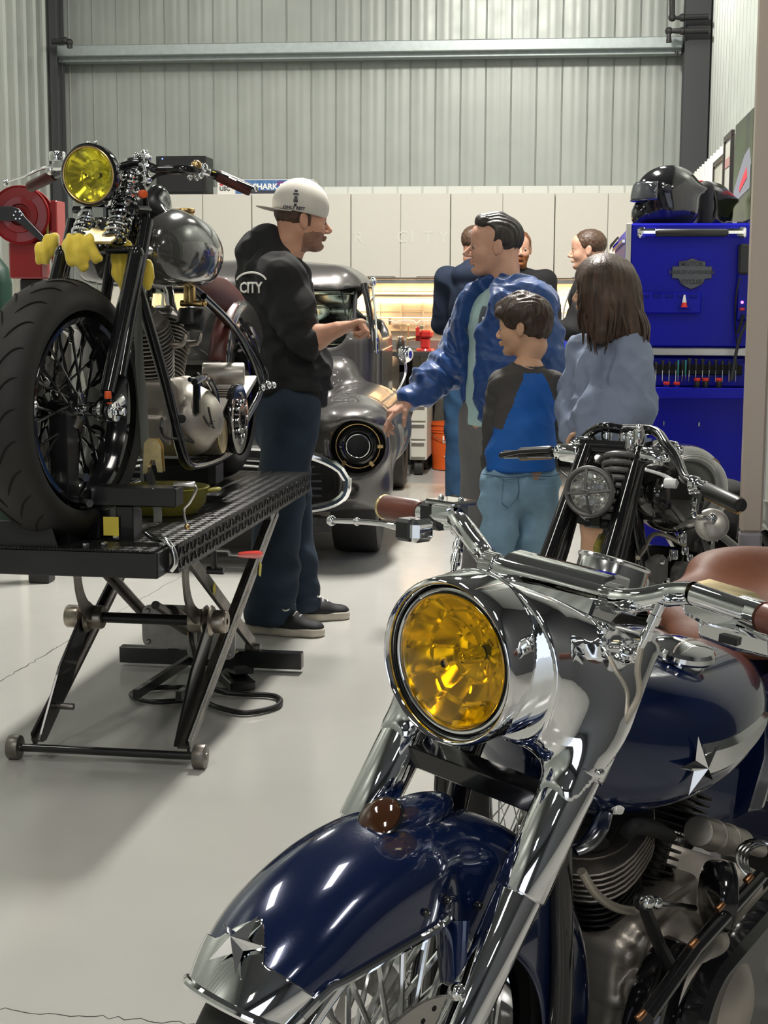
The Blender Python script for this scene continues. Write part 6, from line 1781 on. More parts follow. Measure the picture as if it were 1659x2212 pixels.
# tools hanging on the rail: each its own thing
for i in range(14):
    px_ = 1402+i*14.4; kind = i % 4
    p = L(px_, 800, .055); tt = thing('hand_tool', 'small dark screwdriver hanging on the side of the blue tool chest', 'tool', (txm+p.x, TY-.055, p.z), 0, 'small hand tools on the side of the blue tool chest')
    hl_ = rd.uniform(.035, .055)
    mb = MB(); mb.cyl((0, 0, .0), (0, 0, hl_), .007, .0085, 12, .002); mb.build('grip', M['black_satin'] if i not in (4, 6) else M['black_satin'], tt)
    mb = MB(); mb.cyl((0, 0, -.05), (0, 0, .0), .0026, .0026, 8); mb.build('shank', M['chrome2'], tt)
for px_, lab in ((1465, 'left teal-handled pick hanging on the side of the blue tool chest'), (1481, 'right teal-handled pick hanging on the side of the blue tool chest')):
    p = L(px_, 795, .075); tt = thing('hand_tool', lab, 'tool', (txm+p.x, TY-.075, p.z))
    mb = MB(); mb.cyl((0, 0, -.03), (0, 0, .035), .0035, .004, 10, .001); mb.build('grip', M['teal_handle'], tt)
    mb = MB(); mb.cyl((0, 0, -.055), (0, 0, -.03), .0018, .0018, 6); mb.build('shank', M['chrome2'], tt)
for i, px_ in enumerate((1440, 1462, 1506, 1524, 1553)):
    p = L(px_, 822, .10); tt = thing('red_cap_jar', 'small jar with a red lid standing on the shelf of the blue tool chest', 'jar', (txm+p.x, TY-.10, zt+.006), 0, 'red-lidded jars on the shelf of the blue tool chest')
    hh = .030 if i > 1 else .012
    mb = MB(); mb.cyl((0, 0, 0), (0, 0, hh), .013, .013, 16, .002); mb.build('jar_body', M['tool_blue2'] if i < 2 else M['black_satin'], tt)
    mb = MB(); mb.cyl((0, 0, hh), (0, 0, hh+.014), .0145, .014, 16, .003); mb.build('lid', M['red_plastic'], tt)
mb = MB()
for px_ in (1405, 1560, 1590):
    pass
# lower end panel: recess line, small hooks
mb = MB(); a = L(1405, 850); b = L(1610, 1040)
mb.box(((a.x+b.x)/2, -.006, (a.z+b.z)/2), (b.x-a.x, .012, a.z-b.z), b=.003); mb.build('lower_panel', M['tool_blue'], t)
for (x_, y_) in ((1403, 862), (1402, 884), (1434, 916), (1510, 918)):
    mb = MB(); p = L(x_, y_, .018); mb.cyl(p+V((0, .012, 0)), p-V((0, .008, 0)), .004, .004, 8); mb.box(p-V((0, .008, -.004)), (.006, .004, .02), b=.001); mb.build('hook', M['chrome'], t)
# microphone-stand like rod leaning at the right
mb = MB(); mb.tube([L(1614, 700, .10), L(1596, 735, .11), L(1580, 822, .12)], [.005, .006, .010], 10, k=3); mb.tube([L(1614, 690, .10), L(1604, 715, .10), L(1598, 742, .10)], .004, 8, k=3); tag(mb.build('leaning_rod', M['black_satin']), 'thin black rod leaning on the side shelf of the blue tool chest', 'rod').matrix_basis = Matrix.Translation((txm, TY, 0))
# second blue box further back (left of the chest)
p = atY(1337, 540, 8.9)
t = thing('blue_bracket_light', 'small blue flag-shaped work light sticking out left of the tool chest', 'work light', (p.x, 8.9, p.z))
k = 8.9/F
mb = MB(); mb.prism([(-.035, .02), (.02, .08), (.05, .085), (.05, -.09), (-.01, -.07)], (0, 0, 0), (1, 0, 0), (0, 0, 1), (0, 1, 0), .05, .006); mb.build('housing', M['tool_blue'], t)
mb = MB(); mb.prism([(-.052, .0), (-.036, .022), (.0, .07), (-.01, .075), (-.05, .03)], (0, -.004, 0), (1, 0, 0), (0, 0, 1), (0, 1, 0), .05, .002); mb.build('dark_edge', M['frame_dark'], t)
mb = MB(); mb.ball((-.03, 0, -.02), (.022, .02, .026), 12, 8); mb.build('lamp_glass', pbr('warm lamp glass', (1, .8, .5), .3, emit=(1, .72, .4), es=3), t)
mb = MB(); mb.box((.10, .03, -.02), (.14, .02, .02), b=.003); mb.build('arm', M['tool_blue'], t)

# helmets and bag on top of the chest
TZ = tz1
def helmet(name, lab, px, py_base, y, yaw, sc_, full=True, matk='black_gloss'):
    p = atY(px, 470, y); t = thing(name, lab, 'helmet', (p.x, y, TZ+.001)); t.rotation_euler = (0, 0, yaw)
    s = SDF(); k = sc_
    s.ell((-.01*k, 0, .155*k), (.150*k, .122*k, .125*k), k=.02)
    s.ell((-.03*k, 0, .075*k), (.125*k, .112*k, .085*k), k=.04)
    s.cap((.085*k, 0, .055*k), (-.02*k, 0, .055*k), .068*k, .095*k, k=.04)
    s.cap((.105*k, -.03*k, .05*k), (.105*k, .03*k, .05*k), .045*k, k=.03)
    s.ell((-.13*k, 0, .17*k), (.06*k, .06*k, .025*k), k=.03)
    s.box((.155*k, 0, .150*k), (.15*k, .40*k, .075*k), .025*k, R=Matrix.Rotation(math.radians(-6), 3, 'Y'), k=.006, op='s')
    s.ell((.02*k, 0, .145*k), (.118*k, .098*k, .07*k), k=.005, op='s')
    s.plane((0, 0, .004), (0, 0, -1))
    s.build('shell', M[matk], t, h=.006, it=3)
    mb = MB()
    def vis(i, j):
        a = math.radians(-78+156*i); z = .115+.085*j; r = 1.0-.10*j*j
        return V((.015*k+.148*k*r*math.cos(a), .122*k*r*math.sin(a), z*k))
    mb.surf(vis, 30, 8); mb.build('visor', M['visor'], t, solid=.003)
    mb = MB()
    for sy in (1, -1): mb.cyl((.0, sy*.112*k, .165*k), (.0, sy*.128*k, .165*k), .022*k, .018*k, 20, .003)
    mb.build('visor_pivot', M['black_satin'], t)
    mb = MB(); mb.box((.06*k, -.099*k, .022), (.075, .004, .014), Matrix.Rotation(.35, 3, 'Z'), .001); mb.build('trim_stripe', M['steel'], t)
    return t
M['visor'] = pbr('smoked visor', (.05, .055, .06), .05, 0, coat=1.0)
helmet('motorcycle_helmet', 'glossy black full-face helmet with a clear visor on top of the blue tool chest', 1437, 476, 7.25, PI, .98)
helmet('motorcycle_helmet', 'second black helmet half hidden behind the black bag on the tool chest', 1522, 476, 7.75, PI, .85)
p = atY(1518, 470, 7.45)
t = thing('backpack', 'upright black padded bag with a red tab between the two helmets', 'bag', (p.x, 7.45, TZ+.001))
s = SDF(); s.box((0, 0, .10), (.075, .26, .20), .03, k=.02); s.cap((0, -.10, .185), (0, .10, .185), .022, k=.03); s.cap((-.045, 0, .08), (-.045, 0, .13), .02, k=.03)
s.build('bag_body', M['black_matte'], t, h=.006)
mb = MB(); mb.box((-.02, -.02, .212), (.03, .05, .012), b=.003); mb.build('red_tab', M['red_ink'], t)
mb = MB(); mb.tube([V((.04, -.05, .03)), V((.055, -.05, .10)), V((.04, -.05, .17))], .008, 8, k=4); mb.build('strap', M['cable'], t)
p = atY(1584, 475, 7.2)
t = thing('black_case', 'small flat black case on the right end of the tool chest top', 'case', (p.x, 7.2, TZ+.001))
mb = MB(); mb.box((0, 0, .010), (.07, .12, .018), b=.005); mb.build('case_body', M['black_matte'], t)
mb = MB(); mb.box((0, -.062, .012), (.02, .004, .008), b=.001); mb.build('latch', M['steel'], t)
# ------------------------------------------------------------------ the black springer motorcycle behind the blue one
h3 = heading(28)
c3 = at(1272, 1060, 3.7)
B3 = Frame(V((c3.x, c3.y, 0))-V((math.cos(h3), math.sin(h3), 0))*.12, h3)
b3 = place(thing('motorcycle', 'black girder-fork motorcycle with a grey crossed headlight grille, right behind the blue one', 'motorcycle'), B3)
S3, X3 = B3.side, B3.cross
M['grey_paint3'] = pbr('dark charcoal tank paint', (.020, .019, .018), .14, .2, coat=1.0)
M['silver_panel'] = pbr('silver tank panel', (.36, .36, .37), .25, .3, coat=.6)
M['gold_line'] = pbr('gold pinstripe', (.45, .26, .08), .4, .5)
M['dull_grey'] = pbr('dull grey cast frame', (.16, .155, .15), .42, .3)
# front wheel: visible under the blue motorcycle's headlight
wl = S3(1112, 1670, 0)
W3 = V((wl.x, 0, .335))
wheel(b3, W3, .335, .115, .235, 40, None, M['chrome2'], M['chrome2'], spr=.0016, hub=.045, hubw=.05)
mb = MB()
for y in (-.03, -.012, .012, .03): mb.torus(W3+V((0, y, 0)), (0, 1, 0), .3345, .0016, 72, 6)
mb.build('tyre_grooves', M['groove'], b3)
mb = MB(); mb.lathe([(.055, -.0025), (.14, -.0025), (.14, .0025), (.055, .0025), (.055, -.0025)], W3+V((0, .07, 0)), (0, 1, 0), 60); mb.build('brake_disc', M['disc'], b3)
mb = MB(); mb.torus(W3+V((0, .055, 0)), (0, 1, 0), .052, .008, 40, 8); mb.build('hub_ring', M['brass'], b3)
# girder fork blades
def S_(px, py, y): return S3(px, py, y)
tL = S_(1272, 955, -.11); bL = V((W3.x-.0, -.11, W3.z+.02))
tR = S_(1380, 975, .068)
zt_ = tR.z; 
def blade(sy):
    top = V((tR.x, sy*.068, zt_)); bot = V((W3.x-.01, sy*.085, W3.z+.03))
    mb = MB(); mb.tube([top, lerp(top, bot, .5), bot], [.021, .020, .017], 14); mb.build('girder_blade', M['black_gloss'], b3)
    t2 = top+V((-.13, 0, -.01)); m2 = lerp(top, bot, .52)+V((-.10, 0, 0))
    mb = MB(); mb.tube([top+V((-.03, 0, 0)), lerp(top, bot, .5)+V((-.09, 0, -.02)), bot+V((-.03, 0, .02))], .014, 12, k=4); mb.build('rear_blade', M['black_satin'], b3)
    for f_, nm in ((.02, 'upper_link'), (.50, 'lower_link')):
        p = lerp(top, bot, f_)
        mb = MB(); mb.beam(p+V((.0, sy*.030, 0)), p+V((-.12, sy*.030, .01)), .016, .045, up=(0, 0, 1))
        for q in (p, p+V((-.115, 0, .01))): mb.cyl(q+V((0, sy*.012, 0)), q+V((0, sy*.065, 0)), .026, .022, 20, .005); mb.cyl(q+V((0, sy*.065, 0)), q+V((0, sy*.082, 0)), .013, .011, 10, .003)
        mb.build(nm, M['chrome'], b3)
    mb = MB(); mb.cyl(bot+V((0, -.0, -.03)), bot+V((0, sy*.05, -.03)), .018, .016, 16, .003); mb.build('axle_nut', M['chrome'], b3)
two(blade)
topc = V((tR.x, 0, zt_)); botc = V((W3.x-.01, 0, W3.z+.03))
for f_ in (.0, .49):
    p = lerp(topc, botc, f_); mb = MB(); mb.cyl(p-V((0, .09, 0)), p+V((0, .09, 0)), .015, .015, 14); mb.box(p+V((-.05, 0, .0)), (.05, .16, .025), b=.006); mb.build('cross_brace', M['black_gloss'], b3)
# big spring
sa = S_(1340, 985, .03); sb = S_(1318, 1128, .03)
mb = MB(); mb.helix(sa, sb, .036, .0078, 8.5, 18, 10); mb.build('fork_spring', M['dull_grey'], b3)
mb = MB(); mb.cyl(sa, sb, .014, .014, 14); mb.build('damper', M['black_satin'], b3)
# yokes and top hardware
mb = MB(); p = topc; mb.box(p+V((-.06, 0, .012)), (.13, .19, .022), b=.008); mb.cyl(p+V((-.11, 0, -.30)), p+V((-.10, 0, .02)), .033, .033, 22, .004); mb.build('top_yoke', M['black_gloss'], b3)
for i, (px_, py_, y) in enumerate(((1348, 950, .0), (1362, 960, .05), (1310, 940, -.06), (1380, 945, .08))):
    q = S_(px_, py_, y); mb = MB(); mb.cyl(q+V((0, 0, -.02)), q+V((0, 0, .02)), .014, .014, 14, .004); mb.ball(q+V((0, 0, .022)), .011, 12, 8); mb.build('yoke_bolt', M['chrome'], b3)
# headlight with crossed guard
Hc = S_(1270, 1061, -.02); Hn = V((1, .02, -.02)).normalized()
for _ in range(3):
    bx3 = topc.x+(botc.x-topc.x)*(zt_-Hc.z)/(zt_-botc.z)+.085; Hc = X3(1276, 1061, bx3)
mb = MB(); mb.lathe([(.015, -.075), (.04, -.065), (.053, -.04), (.058, -.01), (.059, .006)], Hc, Hn, 48); mb.build('headlight_shell', M['black_gloss'], b3)
x3, y3, z3 = frame_of(Hn)
mb = MB(); mb.torus(Hc+Hn*.010, Hn, .057, .0065, 64, 12, flat=1.2)
for a in (.12, .12+PI/2, .12+PI, .12+PI*1.5):
    d = x3*math.cos(a)+y3*math.sin(a); mb.tube([Hc+d*.056+Hn*.012, Hc+d*.032+Hn*.028, Hc+Hn*.032], [.0045, .0035, .0035], 8)
mb.torus(Hc+Hn*.032, Hn, .006, .004, 16, 8); mb.build('lamp_guard', M['dull_grey'], b3)
M['clear'] = pbr('clear lens glass', (.9, .92, .95), .03, 0, trans=1.0)
lampcup(b3, Hc+Hn*.004, Hn, .051, None, M['clear'], dep=.04, bulge=.016)
mb = MB(); mb.box(Hc+V((-.05, 0, -.07)), (.03, .035, .05), b=.006); mb.cyl(Hc+V((-.05, -.03, -.085)), Hc+V((-.05, .03, -.085)), .012, .012, 12, .002); mb.build('lamp_bracket', M['black_satin'], b3)
# bars
xb3 = topc.x-.08
Lb = [V((xb3, 0, zt_+.045)), V((xb3, -.07, zt_+.045)), S_(1240, 965, -.20), S_(1205, 978, -.27), S_(1180, 980, -.30), S_(1092, 982, -.46)]
Rb = [V((xb3, 0, zt_+.045)), V((xb3, .08, zt_+.045)), S_(1440, 962, .14), S_(1462, 992, .18), S_(1478, 1030, .22), S_(1500, 1045, .26), S_(1600, 1092, .42)]
mb = MB(); mb.tube(Lb[::-1]+Rb[1:], .0125, 14, k=6); mb.build('handlebar', M['black_gloss'], b3)
def grip3(a, b, seams):
    mb = MB(); mb.tube([a, lerp(a, b, .05), lerp(a, b, .95), b], [.014, .0175, .0175, .015], 18); g = mb.build('hand_grip', M['black_satin'], b3)
    m2 = MB(); d = (b-a).normalized(); up = V((0, 0, -1)); n = 18
    for i in range(n):
        p = lerp(a, b, (i+.5)/n)+up*.0165+V((.004, 0, 0)); m2.box(p, (.012, .0035, .004), Matrix(frame_of(d)).transposed() @ Matrix.Rotation(.5, 3, 'Z'), .001)
    m2.build('stitching', M['gold_line'], g)
grip3(S_(1192, 976, -.285), S_(1124, 980, -.40), 1)
grip3(S_(1525, 1057, .30), S_(1600, 1092, .42), 1)
mb = MB(); mb.tube([S_(1195, 970, -.28)+V((.03, 0, 0)), S_(1130, 974, -.38)+V((.03, 0, 0)), S_(1090, 982, -.45)+V((.02, 0, 0))], [.007, .006, .007], 8); mb.ball(S_(1090, 982, -.45)+V((.02, 0, 0)), .009, 10, 8); mb.build('lever', M['black_satin'], b3)
for (a, b, y, r) in ((1208, 976, -.26, .018), (1216, 972, -.25, .014), (1224, 978, -.24, .015), (1203, 984, -.27, .011), (1234, 968, -.22, .012)):
    mb = MB(); q = S_(a, b, y); mb.cyl(q-V((0, r*.6, 0)), q+V((0, r*.6, 0)), r, r*.85, 14, .003); mb.build('bar_clamp', M['chrome'], b3)
for (a, b, y, r) in ((1500, 1045, .26, .020), (1512, 1052, .28, .018), (1522, 1050, .29, .013), (1496, 1058, .25, .012)):
    mb = MB(); q = S_(a, b, y); mb.cyl(q-V((0, r*.6, 0)), q+V((0, r*.6, 0)), r, r*.85, 14, .003); mb.build('bar_clamp', M['chrome'], b3)
mb = MB(); q = S_(1462, 1045, .20); mb.cyl(q, q+V((.0, -.03, .0)), .012, .012, 12, .002); mb.tube([q, S_(1440, 1030, .17), S_(1420, 1022, .15), S_(1395, 1015, .12)], [.007, .005, .004, .004], 8, k=4); mb.build('white_connector', M['white_plastic'], b3)
mb = MB(); mb.tube([S_(1200, 985, -.27), S_(1205, 1010, -.25), S_(1225, 1030, -.2), S_(1240, 1035, -.15)], .003, 6, k=5); mb.build('clutch_cable', M['cable'], b3)
mb = MB(); mb.tube([S_(1520, 1070, .28), S_(1512, 1110, .27), S_(1515, 1160, .22), S_(1530, 1220, .18)], .004, 6, k=5); mb.build('throttle_cable', M['cable'], b3)
# mirror below the right bar
mc = S_(1538, 1133, .30); mn = V((.75, .25, .35)).normalized()
mb = MB(); mb.lathe([(.0002, .012), (.030, .010), (.038, .004), (.040, -.002), (.038, -.006), (.0002, -.006)], mc, mn, 40); mb.build('mirror', M['pale_alu'], b3)
mb = MB(); mb.tube([S_(1500, 1080, .28), S_(1498, 1100, .29), S_(1505, 1118, .29), mc-mn*.01+V((0, 0, .02))], .006, 8, k=5); mb.ball(mc+V((0, 0, .012))+mn*.012, .012, 12, 8); mb.build('mirror_stem', M['chrome'], b3)
# frame
for sy in (1, -1):
    mb = MB(); x0 = topc.x-.12; mb.tube([V((x0, sy*.02, zt_-.05)), V((x0+.02, sy*.04, zt_-.22)), V((x0+.0, sy*.10, .5)), V((x0-.02, sy*.12, .25)), V((x0-.2, sy*.13, .15)), V((x0-.8, sy*.13, .15)), V((x0-1.25, sy*.12, .33)), V((x0-.7, sy*.09, .62)), V((x0-.25, sy*.02, .80)), V((x0, 0, zt_-.05))], .016, 12, k=5); mb.build('frame_tube', M['black_gloss'], b3)
# tank
tk = topc.x-.12
tp = V((tk-.16, 0, zt_-.12)); tq = V((tk-.20, 0, zt_-.135))
def t3():
    s = SDF()
    for sy in (1, -1):
        s.ell((tp.x, sy*.085, tp.z), (.23, .105, .115), k=.05)
    s.ell((tp.x-.19, 0, tp.z-.045), (.14, .12, .08), k=.05)
    return s
t3().build('fuel_tank', M['grey_paint3'], b3, h=.009, it=3)
def t3p():
    s = SDF()
    s.ell((tk-.26, .085, zt_-.145), (.253, .108, .118), k=.05)
    s.ell((tk-.25, .22, zt_-.155), (.165, .06, .085), k=.004, op='i')
    return s
s = SDF(); s.ell((tq.x, .148, tq.z), (.13, .048, .090), k=.01); s.build('tank_side_panel', M['silver_panel'], b3, h=.007)
mb = MB(); mb.tube([V((tq.x+.131*math.cos(a), .158, tq.z+.091*math.sin(a))) for a in [2*PI*k/40 for k in range(40)]], .003, 6, loop=True); mb.build('pinstripe', M['gold_line'], b3)
# engine lumps: black finned, grey rocker boxes
E3 = V((tk-.30, 0, .36))
def c3_():
    s = SDF(); s.cap(E3-V((0, .10, 0)), E3+V((0, .12, 0)), .12, .12, k=.02); s.box(E3+V((0, 0, .09)), (.24, .2, .1), .02, k=.03); s.box(E3+V((-.28, 0, 0)), (.26, .24, .16), .03, k=.03); return s
c3_().build('crankcase', M['fin_black'], b3, h=.009)
for ax in (fa, ra):
    b0 = E3+ax*.12
    finned(b0, ax, 9, .066, .074, .0125, .0045, 'fin_black', 'cylinder', 1.1, parent=b3)
    finned(b0+ax*.115, ax, 5, .08, .082, .0125, .0045, 'fin_black', 'cylinder_head', 1.1, head=True, parent=b3)
    for (px_, py_) in (((1418, 1232),) if ax is fa else ((1560, 1230),)):
        c = S_(px_, py_, .10) if ax is fa else b0+ax*.19+V((0, .09, 0))
        mb = MB(); mb.box(c, (.075, .045, .075), None, .014); mb.build('rocker_box', M['dull_grey'], b3)
        mb = MB()
        for u in (-1, 1):
            for w_ in (-1, 1): mb.cyl(c+V((u*.027, .02, w_*.027)), c+V((u*.027, .028, w_*.027)), .006, .006, 6)
        mb.build('rocker_bolts', M['chrome2'], b3)
q = S_(1478, 1243, .14); mb = MB(); mb.lathe([(.0002, .022), (.02, .018), (.036, .006), (.036, -.02), (.03, -.024)], q, (.2, 1, .1), 32); mb.build('horn', M['dull_grey'], b3)
mb = MB(); mb.tube([S_(1378, 1205, .06), S_(1392, 1185, .06), S_(1405, 1160, .06), S_(1425, 1153, .08), S_(1455, 1165, .10), S_(1480, 1178, .12)], .0065, 8, k=6); mb.build('braided_hose', M['braid'], b3)
for (a, b, y, r) in ((1473, 1162, .12, .013), (1455, 1198, .12, .012), (1480, 1190, .12, .010), (1432, 1140, .08, .008), (1490, 1205, .12, .009)):
    q = S_(a, b, y); mb = MB(); mb.cyl(q-V((0, 0, r)), q+V((0, 0, r)), r, r*.9, 12, .002); mb.build('hose_fitting', M['chrome'], b3)
mb = MB(); mb.tube([S_(1300, 1160, .0), S_(1290, 1185, .02), S_(1300, 1200, .02)], .01, 8, k=4); mb.build('yellow_tag', M['olive'], b3)
# seat, rear fender and wheel behind the post
s = SDF(); s.ell((tk-.70, 0, .78), (.17, .13, .04), k=.04); s.cap((tk-.52, 0, .79), (tk-.66, 0, .78), .03, .08, fl=((0, 0, 1), .4), k=.04); s.build('saddle', M['black_matte'], b3, h=.012)
R3 = V((tk-1.02, 0, .34))
wheel(b3, R3, .34, .15, .23, 20, None, M['black_satin'], M['black_gloss'], spr=.003, hub=.045)
mb = MB()
def rf4(i, j):
    a = math.radians(10+140*i); t = (j-.5)*2; q = abs(t); r = .385-.05*q**3-.05*max(0, q-.7)/.3; y = .095*math.sin(min(1, q/.75)*PI/2)
    return V((R3.x+r*math.cos(a), math.copysign(y, t), R3.z+r*math.sin(a)))
mb.surf(rf4, 30, 17); mb.build('rear_fender', M['grey_paint3'], b3, solid=.003)
# ------------------------------------------------------------------ people
M['skin'] = pbr('skin', (.52, .27, .175), .5, var=.10, vscale=14, bump=.1, bscale=300)
M['skin2'] = pbr('paler skin', (.56, .31, .215), .5, var=.10, vscale=14)
M['skin_child'] = pbr('child skin', (.60, .35, .22), .5, var=.08, vscale=14)
M['stubble'] = pbr('stubbled skin', (.25, .13, .085), .6, var=.15, vscale=60)
M['ginger_beard'] = pbr('ginger beard', (.30, .11, .04), .8, bump=.6, bscale=300)
M['lip'] = pbr('lips', (.42, .15, .12), .45)
M['eye_white'] = pbr('eye white', (.42, .38, .35), .5)
M['iris'] = pbr('dark iris', (.02, .015, .012), .15)
def hairmat(n, c, c2): return pbr(n, c, .42, 0, col2=c2, vscale=60, bump=.7, bscale=160, bdist=.003, stretch=(1, 1, .12))
M['hair_brown'] = hairmat('short brown hair', (.055, .03, .018), (.09, .05, .03))
M['hair_dark'] = hairmat('dark slicked hair', (.012, .009, .008), (.035, .027, .024))
M['hair_grey'] = pbr('greying temple', (.24, .17, .135), .7, var=.3, vscale=90)
M['hair_boy'] = hairmat('boy hair', (.022, .012, .008), (.06, .033, .02))
M['hair_girl'] = hairmat('long brown hair', (.030, .017, .011), (.085, .047, .030))
M['hair_ginger'] = hairmat('ginger hair', (.14, .05, .02), (.22, .09, .04))
def cloth(n, c, rough=.85, bump=.35, bs=500, var=.12, **k): return pbr(n, c, rough, 0, bump=bump, bscale=bs, var=var, vscale=7, **k)
M['hoodie_black'] = cloth('black fleece', (.010, .010, .011))
M['denim_dark'] = cloth('dark denim', (.010, .022, .040), var=.3)
M['denim_mid'] = cloth('blue denim', (.018, .060, .13), var=.3)
M['denim_light'] = cloth('light washed denim', (.20, .335, .45), var=.25)
M['cap_cloth'] = cloth('off white cap cotton', (.60, .57, .51), .8, bs=700)
M['bomber'] = pbr('blue bomber nylon', (.012, .055, .20), .42, 0, bump=.2, bscale=60, bdist=.002, var=.15, vscale=9, sheen=.3)
M['tee'] = cloth('pale green tee shirt', (.42, .60, .58))
M['tee_print'] = cloth('tee print', (.10, .12, .14))
M['chino'] = cloth('grey chino', (.16, .155, .15))
M['boy_blue'] = cloth('bright blue jersey', (.006, .105, .42), .7)
M['boy_grey'] = cloth('charcoal jersey', (.060, .055, .052), .8)
M['girl_hoodie'] = cloth('blue grey hoodie fleece', (.215, .26, .36), .9, bump=.5, bs=300)
M['navy'] = cloth('navy fleece', (.008, .016, .038))
M['black_cloth'] = cloth('black cloth', (.009, .009, .010))
M['shoe_black'] = pbr('black canvas', (.012, .012, .014), .7, bump=.3, bscale=400)
M['shoe_sole'] = pbr('off white rubber sole', (.55, .50, .42), .55, var=.1, vscale=20)
M['lace'] = pbr('white lace', (.75, .73, .68), .8)

def n3(v): v = np.array(v, float); return v/np.linalg.norm(v)
class Head:
    """head axes: x to the face, z up; c centre (mid height of the head), k scale"""
    def __init__(s, c, fwd, k=1.0, tilt=0.0):
        s.c = np.array(c, float); f = n3([fwd[0], fwd[1], 0]); u = np.array([0, 0, 1.0])
        f = f*math.cos(tilt)-u*math.sin(tilt); u = u*math.cos(tilt)+n3([fwd[0], fwd[1], 0])*math.sin(tilt)
        l = np.cross(u, f); s.R = np.stack([f, l, u], 1); s.k = k
    def p(s, x, y, z): return s.c+s.R @ (np.array([x, y, z])*s.k)
    def loc(s, P): return ((P-s.c) @ s.R)/s.k
    def ell(s, S, c, r, k=.02, op='u', R=None):
        Rm = s.R if R is None else s.R @ np.array(R)
        S.ell(s.p(*c), tuple(q*s.k for q in r), R=Rm, k=k*s.k, op=op)
    def cap(s, S, a, b, ra, rb=None, k=.012, op='u'):
        S.cap(s.p(*a), s.p(*b), ra*s.k, (rb or ra)*s.k, k=k*s.k, op=op)
def head_sdf(H, neck_to, child=False, nose=1.0, jaw=1.0, open_mouth=False, neck_r=.056):
    S = SDF()
    H.ell(S, (-.018, 0, .032), (.098, .077, .084), k=.02)
    H.ell(S, (.026, 0, -.030), (.064, .056, .082*(.93 if child else 1)), k=.035)
    for sy in (1, -1):
        H.cap(S, (-.012, sy*.048, -.045), (.055, sy*.016, -.093), .020*jaw, .018*jaw, k=.03)
        H.ell(S, (.050, sy*.036, -.030), (.030, .026, .030), k=.02)
        H.cap(S, (.073, sy*.012, .014), (.064, sy*.042, .012), .010, .009, k=.014)
    H.ell(S, (.070, 0, -.094), (.020*jaw, .022, .018), k=.016)
    H.ell(S, (.055, 0, .045), (.035, .055, .045), k=.02)
    nl = nose
    H.cap(S, (.084, 0, .004), (.084+.026*nl, 0, -.028), .0065, .0095, k=.010)
    H.ell(S, (.102+.006*(nl-1), 0, -.034), (.012*nl, .011, .009), k=.006)
    for sy in (1, -1):
        H.ell(S, (.095, sy*.011, -.036), (.010, .007, .007), k=.005)
        H.ell(S, (.096, sy*.032, -.004), (.016, .018, .012), k=.010, op='s')
        H.ell(S, (.070, sy*.031, -.004), (.0145, .0145, .0115), k=.004)
    H.cap(S, (.092, -.016, -.059), (.092, .016, -.059), .0062, k=.006)
    H.cap(S, (.096, -.006, -.058), (.096, .006, -.058), .0050, k=.006)
    lo = -.071 if open_mouth else -.068
    H.cap(S, (.089, -.013, lo), (.089, .013, lo), .0068, k=.006)
    H.cap(S, (.104, -.020, -.0635), (.104, .020, -.0635), .0070 if open_mouth else .0045, k=.003, op='s')
    H.ell(S, (.084, 0, -.080), (.012, .02, .006), k=.008, op='s')
    for sy in (1, -1):
        Re = Matrix.Rotation(sy*-.35, 3, 'Z') @ Matrix.Rotation(-.15, 3, 'Y')
        H.ell(S, (-.010, sy*.080, -.006), (.019, .008, .032), k=.006, R=Re)
        H.ell(S, (-.002, sy*.087, -.002), (.009, .005, .018), k=.005, op='s', R=Re)
    a = H.p(-.030, 0, -.060); S.cap(a, neck_to, neck_r*H.k, (neck_r+.006)*H.k, k=.03*H.k)
    H.cap(S, (-.05, 0, -.03), (-.05, 0, -.08), .045, .05, k=.03)
    return S
def hand_sdf(S, w, d, n, side, k=1.0, curl=(.5, .5, .4), thumb=(.6, .3), spread=.06, fing=None):
    """w wrist, d pointing along the hand, n the way the palm faces, side +1/-1 which side the thumb is on"""
    d = n3(d); n = np.array(n, float); n = n3(n-d*(n @ d)); t = np.cross(n, d)*side
    w = np.array(w, float)
    for u in (-.030, -.010, .010, .030):
        S.cap(w+(d*.02+t*u*.75)*k, w+(d*.095+t*u)*k, .0155*k, .0145*k, k=.012*k, fl=(n, .85))
    S.cap(w-d*.03*k, w+d*.03*k, .026*k, .026*k, k=.02*k, fl=(n, .8))
    S.cap(w+(d*.03+t*.028+n*.008)*k, w+(d*.06+t*.032+n*.008)*k, .017*k, .014*k, k=.012*k)
    L = [(.031, .044), (.0105, .049), (-.0105, .045), (-.0305, .036)]
    for i, (u, l1) in enumerate(L):
        c = curl if fing is None else fing[i]
        p = w+(d*.096+t*u)*k; ang_ = 0; sp = spread*(1.5-i)
        for j, (ll, r0, r1) in enumerate(((l1, .0098, .0088), (l1*.62, .0088, .0080), (l1*.48, .0080, .0066))):
            ang_ += c[j]; dd = d*math.cos(ang_)+n*math.sin(ang_); dd = n3(dd+t*sp)
            q = p+dd*ll*k; S.cap(p, q, r0*k, r1*k, k=.0035*k); p = q
    p = w+(d*.032+t*.030+n*.006)*k; a0 = thumb[0]
    dd = n3(d*math.cos(a0)+t*math.sin(a0)+n*.35)
    for j, (ll, r0, r1) in enumerate(((.040, .0135, .0115), (.032, .0115, .0100), (.026, .0100, .0078))):
        q = p+dd*ll*k; S.cap(p, q, r0*k, r1*k, k=.005*k); p = q
        dd = n3(dd+n*thumb[1]-t*thumb[1]*.6)
